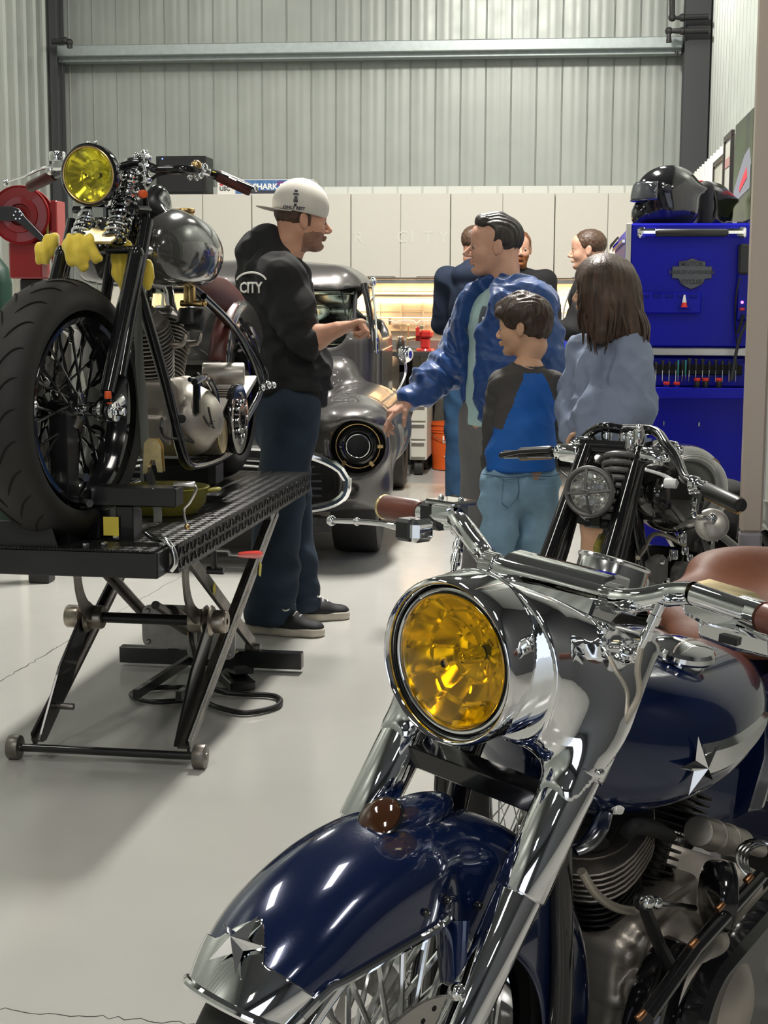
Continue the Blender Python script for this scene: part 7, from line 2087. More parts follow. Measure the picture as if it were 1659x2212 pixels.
def body_mesh(name, mat, parent, parts, matfn=None):
    """one continuous skin mesh out of signed-distance pieces at their own resolution"""
    ms = [S.mesh(h) for S, h in parts]
    P = ms[0][0]; Q = ms[0][1]; off = len(P); PP = [P]; QQ = [Q]
    for p2, q2 in ms[1:]: PP.append(p2); QQ.append(q2+off); off += len(p2)
    return npmesh(name, np.concatenate(PP), np.concatenate(QQ), mat, parent, matfn)
def eyes(H, parent, brow='hair_brown', bro=True):
    for sy in (1, -1):
        mb = MB(); c = V(H.p(.0745, sy*.031, -.005)); mb.ball(c, .0114*H.k, 14, 10); e = mb.build('eye', M['eye_white'], parent)
        mb = MB(); c2 = V(H.p(.0825, sy*.0310, -.005)); mb.ball(c2, .0064*H.k, 12, 8); mb.build('iris', M['iris'], e)
        if bro:
            mb = MB(); mb.tube([V(H.p(.0845, sy*.014, .017)), V(H.p(.0800, sy*.030, .022)), V(H.p(.068, sy*.045, .016))], [.0028*H.k, .0034*H.k, .0018*H.k], 8, k=4); mb.build('eyebrow', M[brow], parent)
def pt(fr, px, py, d): return np.array(fr.I @ at(px, py, d))
def shoe(parent, ank, toe, sole, upper, k=1.0, laces=True):
    """ank: point on the floor under the ankle, toe: direction"""
    a = np.array([ank[0], ank[1], 0.0]); f = n3([toe[0], toe[1], 0]); l = np.array([-f[1], f[0], 0])
    R = np.stack([f, l, [0, 0, 1]], 1)
    S = SDF(); g = lambda x, y, z: a+R @ np.array([x*k, y*k, z*k])
    S.cap(g(-.055, 0, .045), g(.09, 0, .042), .040*k, .043*k, k=.02, fl=((0, 0, 1), .9)); S.cap(g(.08, 0, .038), g(.165, 0, .030), .045*k, .040*k, k=.03, fl=((0, 0, 1), .62))
    S.cap(g(-.03, 0, .06), g(-.025, 0, .105), .043*k, .040*k, k=.03); S.plane((0, 0, .022*k), (0, 0, -1))
    S.build('shoe_upper', M[upper], parent, h=.006)
    S = SDF(); S.cap(g(-.06, 0, .016), g(.08, 0, .016), .046*k, .047*k, k=.02); S.cap(g(.08, 0, .016), g(.162, 0, .016), .050*k, .046*k, k=.02)
    S.plane((0, 0, .032*k), (0, 0, 1), k=.006); S.plane((0, 0, .001), (0, 0, -1), k=.004); S.build('shoe_sole', M[sole], parent, h=.006)
    if laces:
        mb = MB()
        for i in range(4):
            x = .062+.018*i; z = .104-.010*i
            mb.tube([V(g(x, -.026, z-.012)), V(g(x+.004, 0, z)), V(g(x, .026, z-.012))], .0028, 6, k=3)
        mb.tube([V(g(.06, 0, .108)), V(g(.050, -.035, .118)), V(g(.075, -.058, .098)), V(g(.085, -.03, .098)), V(g(.065, 0, .106))], .0032, 6, k=4); mb.tube([V(g(.06, 0, .108)), V(g(.06, .03, .118)), V(g(.08, .05, .098))], .0032, 6, k=4)
        mb.build('shoe_lace', M['lace'], parent)
def limb(S, pts, rs, k=.03, fl=None):
    for a, b, r0, r1 in zip(pts, pts[1:], rs, rs[1:]): S.cap(a, b, r0, r1, k=k, fl=fl)
def folds(amp, f, seed, extra=0.0, ef=60):
    def fn(P):
        n = nz(P, f, seed); r = 1-np.abs(n)*1.6
        return amp*(r-.4)+extra*np.sin(P[:, 2]*ef+3*nz(P, f*.7, seed+5))
    return fn

# ---- 1. man in black hoodie and white cap
fr1 = Frame((onfloor(605, 1345).x, onfloor(605, 1345).y, 0), 0)
D1 = 6.30
man1 = place(thing('person', 'person in a black hoodie, dark jeans and a backwards white cap, gesturing with a fist', 'person'), fr1)
p1 = lambda px, py, dd=0.0: pt(fr1, px, py, D1+dd)
f1 = (fr1.I.to_3x3() @ (_r0*1.0+V((_f.x, _f.y, 0)).normalized()*.22)).normalized()
s1 = V((-f1.y, f1.x, 0))            # his left
H1 = Head(p1(655, 476), tuple(f1), 1.03, tilt=.10)
neck1 = p1(612, 585, .0)
sh = p1(590, 600, 0); shL = sh+np.array(s1)*.17; shR = sh-np.array(s1)*.19
elbR = p1(660, 738, -.20); wrR = p1(728, 712, -.26); 
hipc = p1(625, 885, 0)
def hip(s): return hipc+np.array(s1)*s*.085
kneeR, kneeL = p1(603, 1095, -.12), p1(622, 1090, .12)
anR, anL = p1(583, 1312, -.10), p1(640, 1278, .14)
anR[2] = .09; anL[2] = .09
SH = head_sdf(H1, neck1, nose=1.05, jaw=1.1)
SA = SDF(); limb(SA, [elbR, lerp(elbR, wrR, .35), wrR], [.045, .046, .030])
hd = p1(758, 702, -.27)-wrR
hand_sdf(SA, wrR, hd, (0, 0, -1), -1, 1.02, curl=(1.35, 1.5, .8), thumb=(.35, .5), spread=0)
SB = SDF(); limb(SB, [neck1, hipc], [.08, .12]); limb(SB, [hip(-1), kneeR, anR], [.075, .05, .04]); limb(SB, [hip(1), kneeL, anL], [.075, .05, .04]); limb(SB, [shR, elbR], [.05, .04])
def stub(Pc):
    q = H1.loc(Pc); z = (q[:, 2] < -.042-.35*np.maximum(0, -(q[:, 0]-.03))) & (q[:, 2] > -.125) & (q[:, 0] > -.005) & ~((np.abs(q[:, 1]) < .022) & (q[:, 2] > -.055))
    lip = (np.abs(q[:, 2]+.0635) < .009) & (q[:, 0] > .086) & (np.abs(q[:, 1]) < .017)
    return np.where(lip, 2, np.where(z, 1, 0))
body_mesh('body', [M['skin'], M['stubble'], M['lip']], man1, [(SH, .0038), (SA, .0038), (SB, .012)], stub)
eyes(H1, man1)
# short hair under the cap
S = SDF(); H1.ell(S, (-.020, 0, .030), (.101, .081, .082), k=.01); H1.ell(S, (.070, 0, -.010), (.085, .10, .10), k=.01, op='s'); H1.ell(S, (-.008, 0, -.075), (.075, .12, .062), k=.01, op='s')
S.plane(H1.p(0, 0, .03), H1.R[:, 2]); S.plane(H1.p(0, 0, -.045), -H1.R[:, 2]); S.build('hair', M['hair_brown'], man1, h=.004, fold=lambda P: nz(P, 150)*.0012)
S = SDF()
H1.cap(S, (.012, .072, .01), (.016, .070, -.022), .008, .003); H1.cap(S, (.012, -.072, .01), (.016, -.070, -.022), .008, .003); S.build('sideburns', M['hair_brown'], man1, h=.004)
# cap worn backwards
S = SDF(); H1.ell(S, (-.014, 0, .052), (.112, .094, .098), k=.01); H1.ell(S, (-.02, 0, .068), (.100, .086, .092), k=.03); S.plane(H1.p(0, 0, .022), -(H1.R[:, 2]+H1.R[:, 0]*.10))
H1.ell(S, (-.014, 0, .045), (.104, .086, .090), k=.004, op='s')
cap_ = S.build('cap', M['cap_cloth'], man1, h=.004); capS = S
mb = MB()
def brim(i, j):
    a = math.radians(-62+124*i); r = lerp(.095, .182, j); x = -.014-r*math.cos(a)*(.92 if j > .5 else 1.05)-(0 if j < .5 else .012); y = .094*math.sin(a)*(1+.0*j)
    return V(H1.p(x, y, .026-.012*(math.sin(a)**2)*j+.010*j))
mb.surf(brim, 24, 8); mb.build('brim', M['cap_cloth'], cap_, solid=.004)
mb = MB(); mb.ball(V(H1.p(-.018, 0, .158)), .008*1.0, 12, 8); mb.build('button', M['cap_cloth'], cap_)
# print on the cap side facing the camera
def onhead(H, x, z, ry, cx=-.014, cz=.052, rx=.112, rz=.098):
    q = max(0, 1-((x-cx)/rx)**2-((z-cz)/rz)**2); y = -ry*math.sqrt(q)
    n = np.array([(x-cx)/rx**2, y/ry**2, (z-cz)/rz**2]); n = H.R @ n3(n); return V(H.p(x, y*1.012, z)), V(n)
def patch(parent, H, x, z, w, h, mat, name='cap_print', it=5):
    m_ = MB(); m_.surf(lambda i, j: V(H.p(x+(i-.5)*w, -.13, z+(j-.5)*h)), 8, 8); o = m_.build(name, mat, parent, fix=False)
    return o
capjobs = []
for x, z, w, h in ((-.052, .105, .012, .010), (-.052, .092, .020, .008), (-.052, .079, .011, .010), (-.052, .066, .016, .012), (-.052, .050, .010, .010)): capjobs.append(patch(cap_, H1, x, z, w, h, M['dark_ink']))
for wd, x in (('ONLY', -.074), ('BEST', -.030)):
    o = text('cap_lettering', wd, .017, M['dark_ink'], cap_, facing(V(H1.p(x, -.13, .038)), -H1.R[:, 1], up=tuple(H1.R[:, 2])), 0, bold=.0004); capjobs.append(o)
def snapmove(o, S_, off, dirv, mat):
    me = o.data; n = len(me.vertices); c = np.zeros(n*3, np.float32); me.vertices.foreach_get('co', c); P = c.reshape(-1, 3).astype(float); dv = n3(dirv)
    for _ in range(30): P = P+dv*np.maximum(S_.eval(P)-off, -.01)[:, None]*.8
    me.vertices.foreach_set('co', P.astype(np.float32).ravel()); me.update(); me.materials[0] = mat
    q = o.modifiers.new('solid', 'SOLIDIFY'); q.thickness = .0015; q.offset = 0
for o in capjobs: snapmove(o, capS, .0012, H1.R[:, 1], M['dark_ink'])
# hoodie
S = SDF(); ch = p1(592, 660, 0); be = p1(618, 800, 0); hm = p1(626, 872, 0)
fa1 = tuple(f1)
S.cap(sh-np.array([0, 0, .02]), ch, .135, .150, k=.05, fl=(fa1, .85)); S.cap(shL-np.array([0, 0, .01]), shR-np.array([0, 0, .01]), .085, .085, k=.08)
S.cap(ch, be, .165, .160, k=.08, fl=(fa1, .88)); S.cap(be, hm, .158, .150, k=.05, fl=(fa1, .95))
S.cap(be+np.array(f1)*.05, hm+np.array(f1)*.035, .115, .10, k=.06)
limb(S, [shR, lerp(shR, elbR, .5), elbR], [.080, .078, .068]); cu = lerp(elbR, wrR, .22); limb(S, [elbR, cu], [.066, .054], k=.02)
eL = p1(650, 770, .2); wL = p1(665, 745, .05); limb(S, [shL, eL, wL], [.078, .065, .05])
S.cap(p1(560, 560, .05), p1(640, 600, -.08), .05, .035, k=.04)
# hood lying on the back and the neck opening
for (a, b, d_, a2, b2, d2, r0, r1) in ((552, 535, .0, 572, 520, .0, .050, .045), (572, 516, 0, 618, 548, -.03, .042, .034), (545, 555, 0, 556, 600, -.03, .052, .04), (560, 560, .02, 640, 606, -.05, .062, .030), (556, 530, .06, 610, 545, .09, .045, .035), (610, 545, .09, 645, 590, .05, .03, .03)):
    S.cap(p1(a, b, d_), p1(a2, b2, d2), r0, r1, k=.035)
S.plane(hm-np.array([0, 0, .012]), (0, 0, -1), k=.01)
dcu = n3(wrR-elbR); 
def fold1(P):
    n = nz(P, 13, 2.0); n2 = nz(P, 24, 7.0); v = .016*(1-np.abs(n)*1.8)+.007*(1-np.abs(n2)*1.6)
    d = np.linalg.norm(P-elbR, axis=1); v += .008*np.exp(-(d/.12)**2)*np.sin((P @ n3(elbR-shR))*75+nz(P, 12)*2)
    hemz = P[:, 2]-hm[2]; v += .010*np.exp(-((hemz-.10)/.05)**2)*np.sin(P[:, 2]*60+nz(P, 9)*2); v = np.where(hemz < .055, .0015*np.sin(np.arctan2(P[:, 1]-hm[1], P[:, 0]-hm[0])*90), v)
    return v
S.build('hoodie', M['hoodie_black'], man1, h=.0075, fold=fold1)
mb = MB(); mb.tube([V(p1(655, 585, -.08)), V(p1(658, 600, -.09)), V(p1(657, 612, -.09))], .0035, 8, k=3); mb.build('drawstring', M['black_cloth'], man1)
# white lettering on the back, bent onto the cloth
def snap(o, S_, off=.003, it=6):
    me = o.data; n = len(me.vertices); c = np.zeros(n*3, np.float32); me.vertices.foreach_get('co', c); P = c.reshape(-1, 3).astype(float)
    for _ in range(it):
        d = S_.eval(P)-off; g = np.stack([(S_.eval(P+.002*np.eye(3)[i])-S_.eval(P-.002*np.eye(3)[i]))/.004 for i in range(3)], -1); P = P-g*d[:, None]/np.maximum((g*g).sum(1), .3)[:, None]
    me.vertices.foreach_set('co', P.astype(np.float32).ravel()); me.update()
    o.data.materials[0] = M['white_ink']
    if not any(m_.type == 'SOLIDIFY' for m_ in o.modifiers): q = o.modifiers.new('solid', 'SOLIDIFY'); q.thickness = .002; q.offset = 0
camv = (fr1.I.to_3x3() @ V((_f.x, _f.y, 0))).normalized()
bn = -(f1*.75)-V(tuple(fr1.I.to_3x3() @ V((_f.x, _f.y, 0)).normalized()))*.75
o = text('back_lettering', 'CITY', .060, M['white_ink'], man1, facing(V(p1(534, 622, -.35)), bn), 0, bold=.0015); snapmove(o, S, .021, tuple(camv), M['white_ink'])
cx = V(p1(534, 622, -.35)); Mx = facing(cx, bn)
m_ = MB(); m_.surf(lambda i, j: Mx @ V(((.085+.008*j)*math.cos(PI*(.08+.84*i)), .022+(.036+.008*j)*math.sin(PI*(.08+.84*i)), 0)), 24, 3); o = m_.build('back_emblem', M['white_ink'], man1, fix=False); snapmove(o, S, .021, tuple(camv), M['white_ink'])
# jeans
S = SDF()
S.cap(hipc+np.array([0, 0, .03]), hipc-np.array([0, 0, .06]), .128, .125, k=.05, fl=(fa1, .95))
limb(S, [hip(-1), kneeR, lerp(kneeR, anR, .6), anR], [.115, .092, .098, .108], k=.03); limb(S, [hip(1), kneeL, lerp(kneeL, anL, .6), anL], [.115, .09, .095, .105], k=.03)
S.cap(hipc-np.array(f1)*.05, hipc-np.array(f1)*.04-np.array([0, 0, .10]), .11, .10, k=.05)
S.plane((0, 0, .045), (0, 0, -1), k=.01)
S.build('jeans', M['denim_dark'], man1, h=.009, fold=folds(.007, 12, 3, .003, 50))
shoe(man1, anR, tuple(V(p1(680, 1340, -.15))-V(anR)), 'shoe_sole', 'shoe_black', 1.12); shoe(man1, anL, tuple(f1), 'shoe_sole', 'shoe_black', 1.1)

# ---- 2. man in blue bomber jacket
D2 = 6.38
fr2 = Frame((at(1090, 900, D2).x, at(1090, 900, D2).y, 0), 0)
man2 = place(thing('person', 'person in a shiny blue bomber jacket with dark slicked hair, reaching towards the truck', 'person'), fr2)
p2 = lambda px, py, dd=0.0: pt(fr2, px, py, D2+dd)
L3 = fr2.I.to_3x3(); camf = V((_f.x, _f.y, 0)).normalized()
f2 = (L3 @ (-_r0*1.0-camf*.02)).normalized(); fb2 = (L3 @ (-_r0*.8-camf*.6)).normalized(); l2 = V((-fb2.y, fb2.x, 0))
H2 = Head(p2(1066, 532), tuple(f2), 1.02, tilt=.02)
neck2 = p2(1100, 640)
SHd = head_sdf(H2, neck2, nose=1.25, jaw=1.05, open_mouth=True, neck_r=.058)
sc2 = p2(1100, 645); shL2 = p2(1150, 660, -.12); shR2 = p2(1052, 662, .14)
elR2 = p2(972, 790, .10); wr2 = p2(886, 862, .02)
SAa = SDF(); limb(SAa, [elR2, wr2], [.04, .030]); hd2 = p2(855, 885, 0)-wr2
nrm2 = n3(np.array([0, 0, -1.0])-np.array(f2)*.1)
hand_sdf(SAa, wr2, hd2, nrm2, -1, 1.0, fing=((.20, .25, .2), (.45, .4, .3), (.7, .5, .4), (.85, .6, .4)), thumb=(.55, .35), spread=.05)
hipc2 = p2(1075, 905); hh = np.array(l2)
SBb = SDF(); limb(SBb, [neck2, hipc2], [.08, .12])
k2a, k2b = hipc2+hh*.10-np.array([0, 0, .42]), hipc2-hh*.10-np.array([0, 0, .42]); a2a = k2a+np.array([0, .02, 0]); a2a[2] = .09; a2b = k2b.copy(); a2b[2] = .09
limb(SBb, [hipc2+hh*.08, k2a, a2a], [.075, .05, .04]); limb(SBb, [hipc2-hh*.08, k2b, a2b], [.075, .05, .04])
def skin2(Pc):
    q = H2.loc(Pc); z = (q[:, 2] < -.048) & (q[:, 2] > -.125) & (q[:, 0] > .0) & ~((np.abs(q[:, 1]) < .02) & (q[:, 2] > -.055)); side = (q[:, 2] > .0) & (q[:, 2] < .06) & (q[:, 0] > -.03) & (q[:, 0] < .035) & (np.abs(q[:, 1]) > .055)
    lip = (np.abs(q[:, 2]+.0635) < .010) & (q[:, 0] > .086) & (np.abs(q[:, 1]) < .017)
    return np.where(lip, 1, 0)
body_mesh('body', [M['skin2'], M['lip']], man2, [(SHd, .0038), (SAa, .0038), (SBb, .013)], skin2)
eyes(H2, man2, 'hair_dark')
S = SDF(); H2.ell(S, (-.022, 0, .040), (.103, .083, .088), k=.01); H2.ell(S, (.080, 0, -.005), (.070, .10, .105), k=.01, op='s'); H2.ell(S, (.055, .07, .045), (.055, .035, .05), k=.008, op='s'); H2.ell(S, (.055, -.07, .045), (.055, .035, .05), k=.008, op='s')
H2.ell(S, (.000, .085, -.030), (.036, .05, .045), k=.008, op='s'); H2.ell(S, (.000, -.085, -.030), (.036, .05, .045), k=.008, op='s')
H2.cap(S, (-.02, 0, .105), (.045, 0, .104), .034, .026, k=.02); H2.cap(S, (.045, -.03, .098), (.045, .03, .098), .022, k=.02); S.plane(H2.p(0, 0, -.065), -H2.R[:, 2])
S.build('hair', M['hair_dark'], man2, h=.004, fold=lambda P: np.sin(H2.loc(P)[:, 1]*420+nz(P, 30)*2)*.0016)
# tee shirt
S = SDF(); tc_ = p2(1080, 700, .0); S.cap(sc2-np.array([0, 0, .06]), tc_, .125, .135, k=.05, fl=(tuple(fb2), .8)); S.cap(tc_, p2(1068, 905, .0), .135, .135, k=.06, fl=(tuple(fb2), .85)); S.cap(neck2+np.array(fb2)*.01, sc2-np.array([0, 0, .05]), .066, .10, k=.04)
S.plane(p2(1068, 918), (0, 0, -1)); tee = S; S.build('tee_shirt', M['tee'], man2, h=.008, fold=folds(.004, 12, 9))
m_ = MB(); c = V(p2(1038, 700, -.17)); Mx = facing(c, fb2); m_.surf(lambda i, j: Mx @ V(((i-.5)*.13*(1-.3*abs(j-.5)), (j-.5)*.19, 0)), 16, 20)
o = m_.build('tee_print', M['tee_print'], man2, fix=False); snap(o, S, .006, 5); o.data.materials[0] = M['tee_print']
m_ = MB(); m_.surf(lambda i, j: Mx @ V(((i-.5)*.07, .01+(j-.5)*.05, 0)), 8, 8); o = m_.build('tee_print_light', M['tee'], man2, fix=False); snap(o, S, .010, 5); o.data.materials[0] = M['white_ink']
# bomber jacket, open at the front
S = SDF(); fbt = tuple(fb2)
S.cap(shL2, shR2, .085, .085, k=.06); S.cap(sc2-np.array([0, 0, .07]), tc_, .165, .185, k=.06, fl=(fbt, .85)); S.cap(tc_, p2(1085, 880, .0), .19, .17, k=.06, fl=(fbt, .9))
S.cap(p2(1130, 720, .05), p2(1125, 850, .05), .13, .12, k=.06)
limb(S, [shR2, lerp(shR2, elR2, .5), elR2, lerp(elR2, wr2, .5), lerp(elR2, wr2, .93)], [.090, .085, .076, .068, .046]); eL2 = p2(1178, 790, -.16); wL2 = p2(1150, 880, -.18)
limb(S, [shL2, lerp(shL2, eL2, .5), eL2, wL2], [.090, .085, .078, .05])
op_ = fb2; slot0 = V(p2(1046, 640, 0))
# front opening wedge
cfront = lerp(tc_, p2(1075, 880), .35)+np.array(fb2)*.17
S.box(cfront+np.array([0, 0, .02])-hh*.03, (.30, .13, .80), .02, R=Matrix((fb2, l2, V((0, 0, 1)))).transposed(), k=.02, op='s')
S.cap(neck2+np.array([0, 0, -.02])+np.array(fb2)*.05, neck2+np.array(fb2)*.22-np.array([0, 0, .06]), .070, .085, k=.02, op='s')
S.cap(neck2-np.array([0, 0, .06]), neck2+np.array([0, 0, .14]), .066, .074, k=.01, op='s')
jk = S
def fold2(P):
    n = nz(P, 16, 4.0); n2 = nz(P, 34, 1.0); v = .014*(1-np.abs(n)*1.8)+.006*(1-np.abs(n2)*1.5)
    for c, ax_, r in ((elR2, n3(wr2-elR2), .16), (lerp(elR2, wr2, .8), n3(wr2-elR2), .10)):
        d = np.linalg.norm(P-c, axis=1); v += .008*np.exp(-(d/r)**2)*np.sin((P @ ax_)*90+nz(P, 14)*2.5)
    return v
S.plane(p2(1085, 905), (0, 0, -1), k=.01)
S.build('bomber_jacket', M['bomber'], man2, h=.007, fold=fold2)
S = SDF(); fbn = np.array(fb2)
for sg in (1, -1):
    a = neck2+hh*sg*.068+np.array([0, 0, .015]); b = neck2+hh*sg*.058+fbn*.085-np.array([0, 0, .045]); c = neck2-fbn*.065+np.array([0, 0, .03])
    S.cap(c, a, .018, .020, k=.02); S.cap(a, b, .022, .016, k=.02)
S.build('collar', M['bomber'], man2, h=.006, fold=lambda P: np.sin(P[:, 2]*500)*.0008)
S = SDF(); S.cap(lerp(elR2, wr2, .80), lerp(elR2, wr2, .95), .046, .043, k=.01); S.build('cuff', M['bomber'], man2, h=.006, fold=lambda P: np.sin(np.arctan2(P[:, 2]-wr2[2], P[:, 1]-wr2[1])*30)*.0012)
# trousers
S = SDF(); S.cap(hipc2+np.array([0, 0, .04]), hipc2-np.array([0, 0, .05]), .130, .130, k=.05, fl=(fbt, .9)); limb(S, [hipc2+hh*.08, k2a, a2a], [.11, .085, .075]); limb(S, [hipc2-hh*.08, k2b, a2b], [.11, .085, .075]); S.plane((0, 0, .04), (0, 0, -1)); S.build('trousers', M['chino'], man2, h=.011, fold=folds(.006, 12, 8))
shoe(man2, a2a, fbt, 'shoe_sole', 'shoe_black', 1.1, False); shoe(man2, a2b, fbt, 'shoe_sole', 'shoe_black', 1.1, False)

# ---- 3. boy in raglan shirt
D3 = 5.68
fr3 = Frame((at(1130, 900, D3).x, at(1130, 900, D3).y, 0), 0)
boy = place(thing('person', 'short-haired child in a blue and charcoal raglan shirt and light jeans, seen from behind', 'person'), fr3)
p3 = lambda px, py, dd=0.0: pt(fr3, px, py, D3+dd)
L3 = fr3.I.to_3x3(); f3 = (L3 @ (-_r0*.93+camf*.30)).normalized(); fb3 = (L3 @ (-_r0*.28+camf*1.0)).normalized(); l3 = np.array(V((-fb3.y, fb3.x, 0)))
H3 = Head(p3(1128, 706), tuple(f3), .90, tilt=.08)
nk3 = p3(1140, 800); SHd = head_sdf(H3, nk3, child=True, nose=.75, jaw=.85, neck_r=.043)
shl, shr = p3(1086, 822, 0), p3(1190, 822, .0)
el_, er_ = p3(1070, 915, .02), p3(1196, 925, .12); wl_, wr_ = p3(1060, 1010, .08), p3(1200, 900, .26)
SB3 = SDF(); hc3 = p3(1125, 1020); limb(SB3, [nk3, hc3], [.06, .09]); 
S3h = SDF(); limb(S3h, [lerp(el_, wl_, .5), wl_], [.03, .024]); hand_sdf(S3h, wl_, (0, .2, -1), -l3, 1, .78, curl=(.5, .5, .4))
kn = [p3(1074, 1165, -.02), p3(1150, 1165, .06)]; an = [p3(1062, 1330, 0), p3(1145, 1320, .08)]
for a in an: a[2] = .08
hp3 = [hc3+l3*.062, hc3-l3*.062]
for i in (0, 1): limb(SB3, [hp3[i], kn[i], an[i]], [.055, .04, .03])
body_mesh('body', [M['skin_child'], M['lip']], boy, [(SHd, .0036), (S3h, .0036), (SB3, .012)], lambda C: np.where((np.abs(H3.loc(C)[:, 2]+.0635) < .009) & (H3.loc(C)[:, 0] > .085) & (np.abs(H3.loc(C)[:, 1]) < .015), 1, 0))
eyes(H3, boy)
S = SDF(); H3.ell(S, (-.018, 0, .042), (.112, .092, .092), k=.01); H3.ell(S, (-.060, 0, -.005), (.062, .074, .060), k=.02); H3.ell(S, (.095, 0, -.030), (.058, .10, .085), k=.01, op='s'); H3.ell(S, (.02, .09, -.045), (.034, .05, .045), k=.008, op='s'); H3.ell(S, (.02, -.09, -.045), (.034, .05, .045), k=.008, op='s')
H3.ell(S, (-.008, .092, -.012), (.024, .03, .034), k=.006, op='s'); H3.ell(S, (-.008, -.092, -.012), (.024, .03, .034), k=.006, op='s')
H3.cap(S, (.0, 0, .110), (.080, .0, .085), .035, .026, k=.03); H3.cap(S, (.082, -.04, .060), (.082, .04, .060), .018, k=.02); S.plane(H3.p(0, 0, -.072), -H3.R[:, 2], k=.01)
S.build('hair', M['hair_boy'], boy, h=.0038, fold=lambda P: (1-np.abs(nz(H3.loc(P)*np.array([.35, 1, .35]), 110)))*.006-.002)
# shirt: blue body, charcoal sleeves and collar
S = SDF(); t3_ = tuple(fb3)
S.cap(shl-np.array([0, 0, .02]), shr-np.array([0, 0, .02]), .052, .052, k=.06); S.cap(lerp(shl, shr, .5)-np.array([0, 0, .05]), hc3+np.array([0, 0, .06]), .118, .120, k=.05, fl=(t3_, .78)); S.cap(hc3+np.array([0, 0, .06]), hc3+np.array([0, 0, -.01]), .124, .128, k=.04, fl=(t3_, .8)); S.cap(nk3-np.array([0, 0, .01]), nk3-np.array([0, 0, .05]), .056, .09, k=.03)
S.plane(hc3+np.array([0, 0, .01]), (0, 0, -1)); S.cap(nk3, nk3+np.array([0, 0, .15]), .052, .052, k=.008, op='s')
cc = lerp(shl, shr, .5)
def ragl(C):
    lat = (C-cc) @ (-l3); up = C[:, 2]-cc[2]; return np.where((np.abs(lat) > .058-(.35*np.minimum(0, up)*-1)*-.28+0*up) & (up > -.22), 1, 0)
def ragl(C):
    lat = np.abs((C-cc) @ l3); up = C[:, 2]-cc[2]; w = .030+.42*np.maximum(0, .045-up); return np.where((lat > w) & (up > -.17), 1, np.where(up > .030, 1, 0))
S.build('shirt_body', [M['boy_blue'], M['boy_grey']], boy, h=.006, fold=folds(.008, 16, 5, .003, 40), matfn=ragl)
S = SDF(); limb(S, [shl-np.array([0, 0, .01]), el_, lerp(el_, wl_, .96)], [.056, .046, .036]); S.build('sleeve', M['boy_grey'], boy, h=.006, fold=folds(.005, 22, 6, .003, 70))
S = SDF(); limb(S, [shr-np.array([0, 0, .01]), er_, wr_], [.056, .046, .036]); S.build('sleeve', M['boy_grey'], boy, h=.006, fold=folds(.005, 22, 7, .003, 70))
S = SDF(); S.cap(hc3+np.array([0, 0, .0]), hc3-np.array([0, 0, .05]), .112, .120, k=.04, fl=(t3_, .82))
for i in (0, 1): limb(S, [hp3[i]-np.array([0, 0, .04]), kn[i], lerp(kn[i], an[i], .6), an[i]], [.092, .066, .058, .058], k=.015)
S.plane(hc3+np.array([0, 0, .045]), (0, 0, 1)); S.plane((0, 0, .035), (0, 0, -1)); jn = S
S.build('jeans', M['denim_light'], boy, h=.0075, fold=folds(.010, 17, 1, .004, 45))
M['seam'] = cloth('denim seam', (.07, .13, .20))
Mx = facing(V(p3(1110, 1062, -.2)), -fb3)
pk = [(-.052, .055), (.052, .055), (.050, -.045), (0, -.068), (-.050, -.045)]
for i in range(5):
    a, b = pk[i], pk[(i+1) % 5]; m_ = MB(); m_.surf(lambda u, v: Mx @ V((lerp(a[0], b[0], u)+(v-.5)*.003, lerp(a[1], b[1], u)+(v-.5)*.003, 0)), 12, 2); o = m_.build('pocket_seam', M['seam'], boy, fix=False); snap(o, jn, .010, 5); o.data.materials[0] = M['seam']
m_ = MB(); zb = hc3[2]+.005
for i in range(1):
    m_.surf(lambda u, v: V(hc3+l3*math.cos(PI*(.03+.94*u))*.16-np.array(fb3)*math.sin(PI*(.03+.94*u))*.14+np.array([0, 0, .0+.004*v])), 40, 2)
o = m_.build('waistband_seam', M['seam'], boy, fix=False); snap(o, jn, .010, 5); o.data.materials[0] = M['seam']
for i in (0, 1): shoe(boy, an[i], tuple(fb3), 'shoe_sole', 'shoe_black', .9, False)

# ---- 4. girl with long brown hair
D4 = 5.45
fr4 = Frame((at(1310, 900, D4).x, at(1310, 900, D4).y, 0), 0)
girl = place(thing('person', 'long-haired child in a blue-grey hoodie seen from behind, left of the blue tool chest', 'person'), fr4)
p4 = lambda px, py, dd=0.0: pt(fr4, px, py, D4+dd)
L3 = fr4.I.to_3x3(); f4 = (L3 @ (-_r0*.95+camf*.35)).normalized(); fb4 = (L3 @ (-_r0*.75+camf*.6)).normalized(); l4 = np.array(V((-fb4.y, fb4.x, 0)))
H4 = Head(p4(1298, 624), tuple(f4), .93, tilt=.10)
nk4 = p4(1310, 735); SHd = head_sdf(H4, nk4, child=True, nose=.8, jaw=.85, neck_r=.046)
s4l, s4r = p4(1262, 768, .08), p4(1356, 768, -.08)
hc4 = p4(1312, 985)
e4 = p4(1366, 880, -.10); w4 = p4(1300, 938, -.12)
e4l = p4(1240, 880, .08); w4l = p4(1242, 935, .0)
SB4 = SDF(); limb(SB4, [nk4, hc4], [.055, .09]); S4h = SDF(); limb(S4h, [lerp(e4, w4, .7), w4], [.028, .024]); hand_sdf(S4h, w4, tuple(p4(1275, 935, -.10)-w4), (0, 0, -1), 1, .8, curl=(.5, .6, .4))
k4 = [p4(1287, 1130, 0), p4(1340, 1130, .05)]; a4 = [p4(1280, 1290, 0), p4(1345, 1290, .05)]
for a in a4: a[2] = .08
hp4 = [hc4+l4*.06, hc4-l4*.06]
for i in (0, 1): limb(SB4, [hp4[i], k4[i], lerp(k4[i], a4[i], .35), a4[i]], [.075, .050, .052, .034])
body_mesh('body', M['skin_child'], girl, [(SHd, .0038), (S4h, .0038), (SB4, .009)])
eyes(H4, girl)
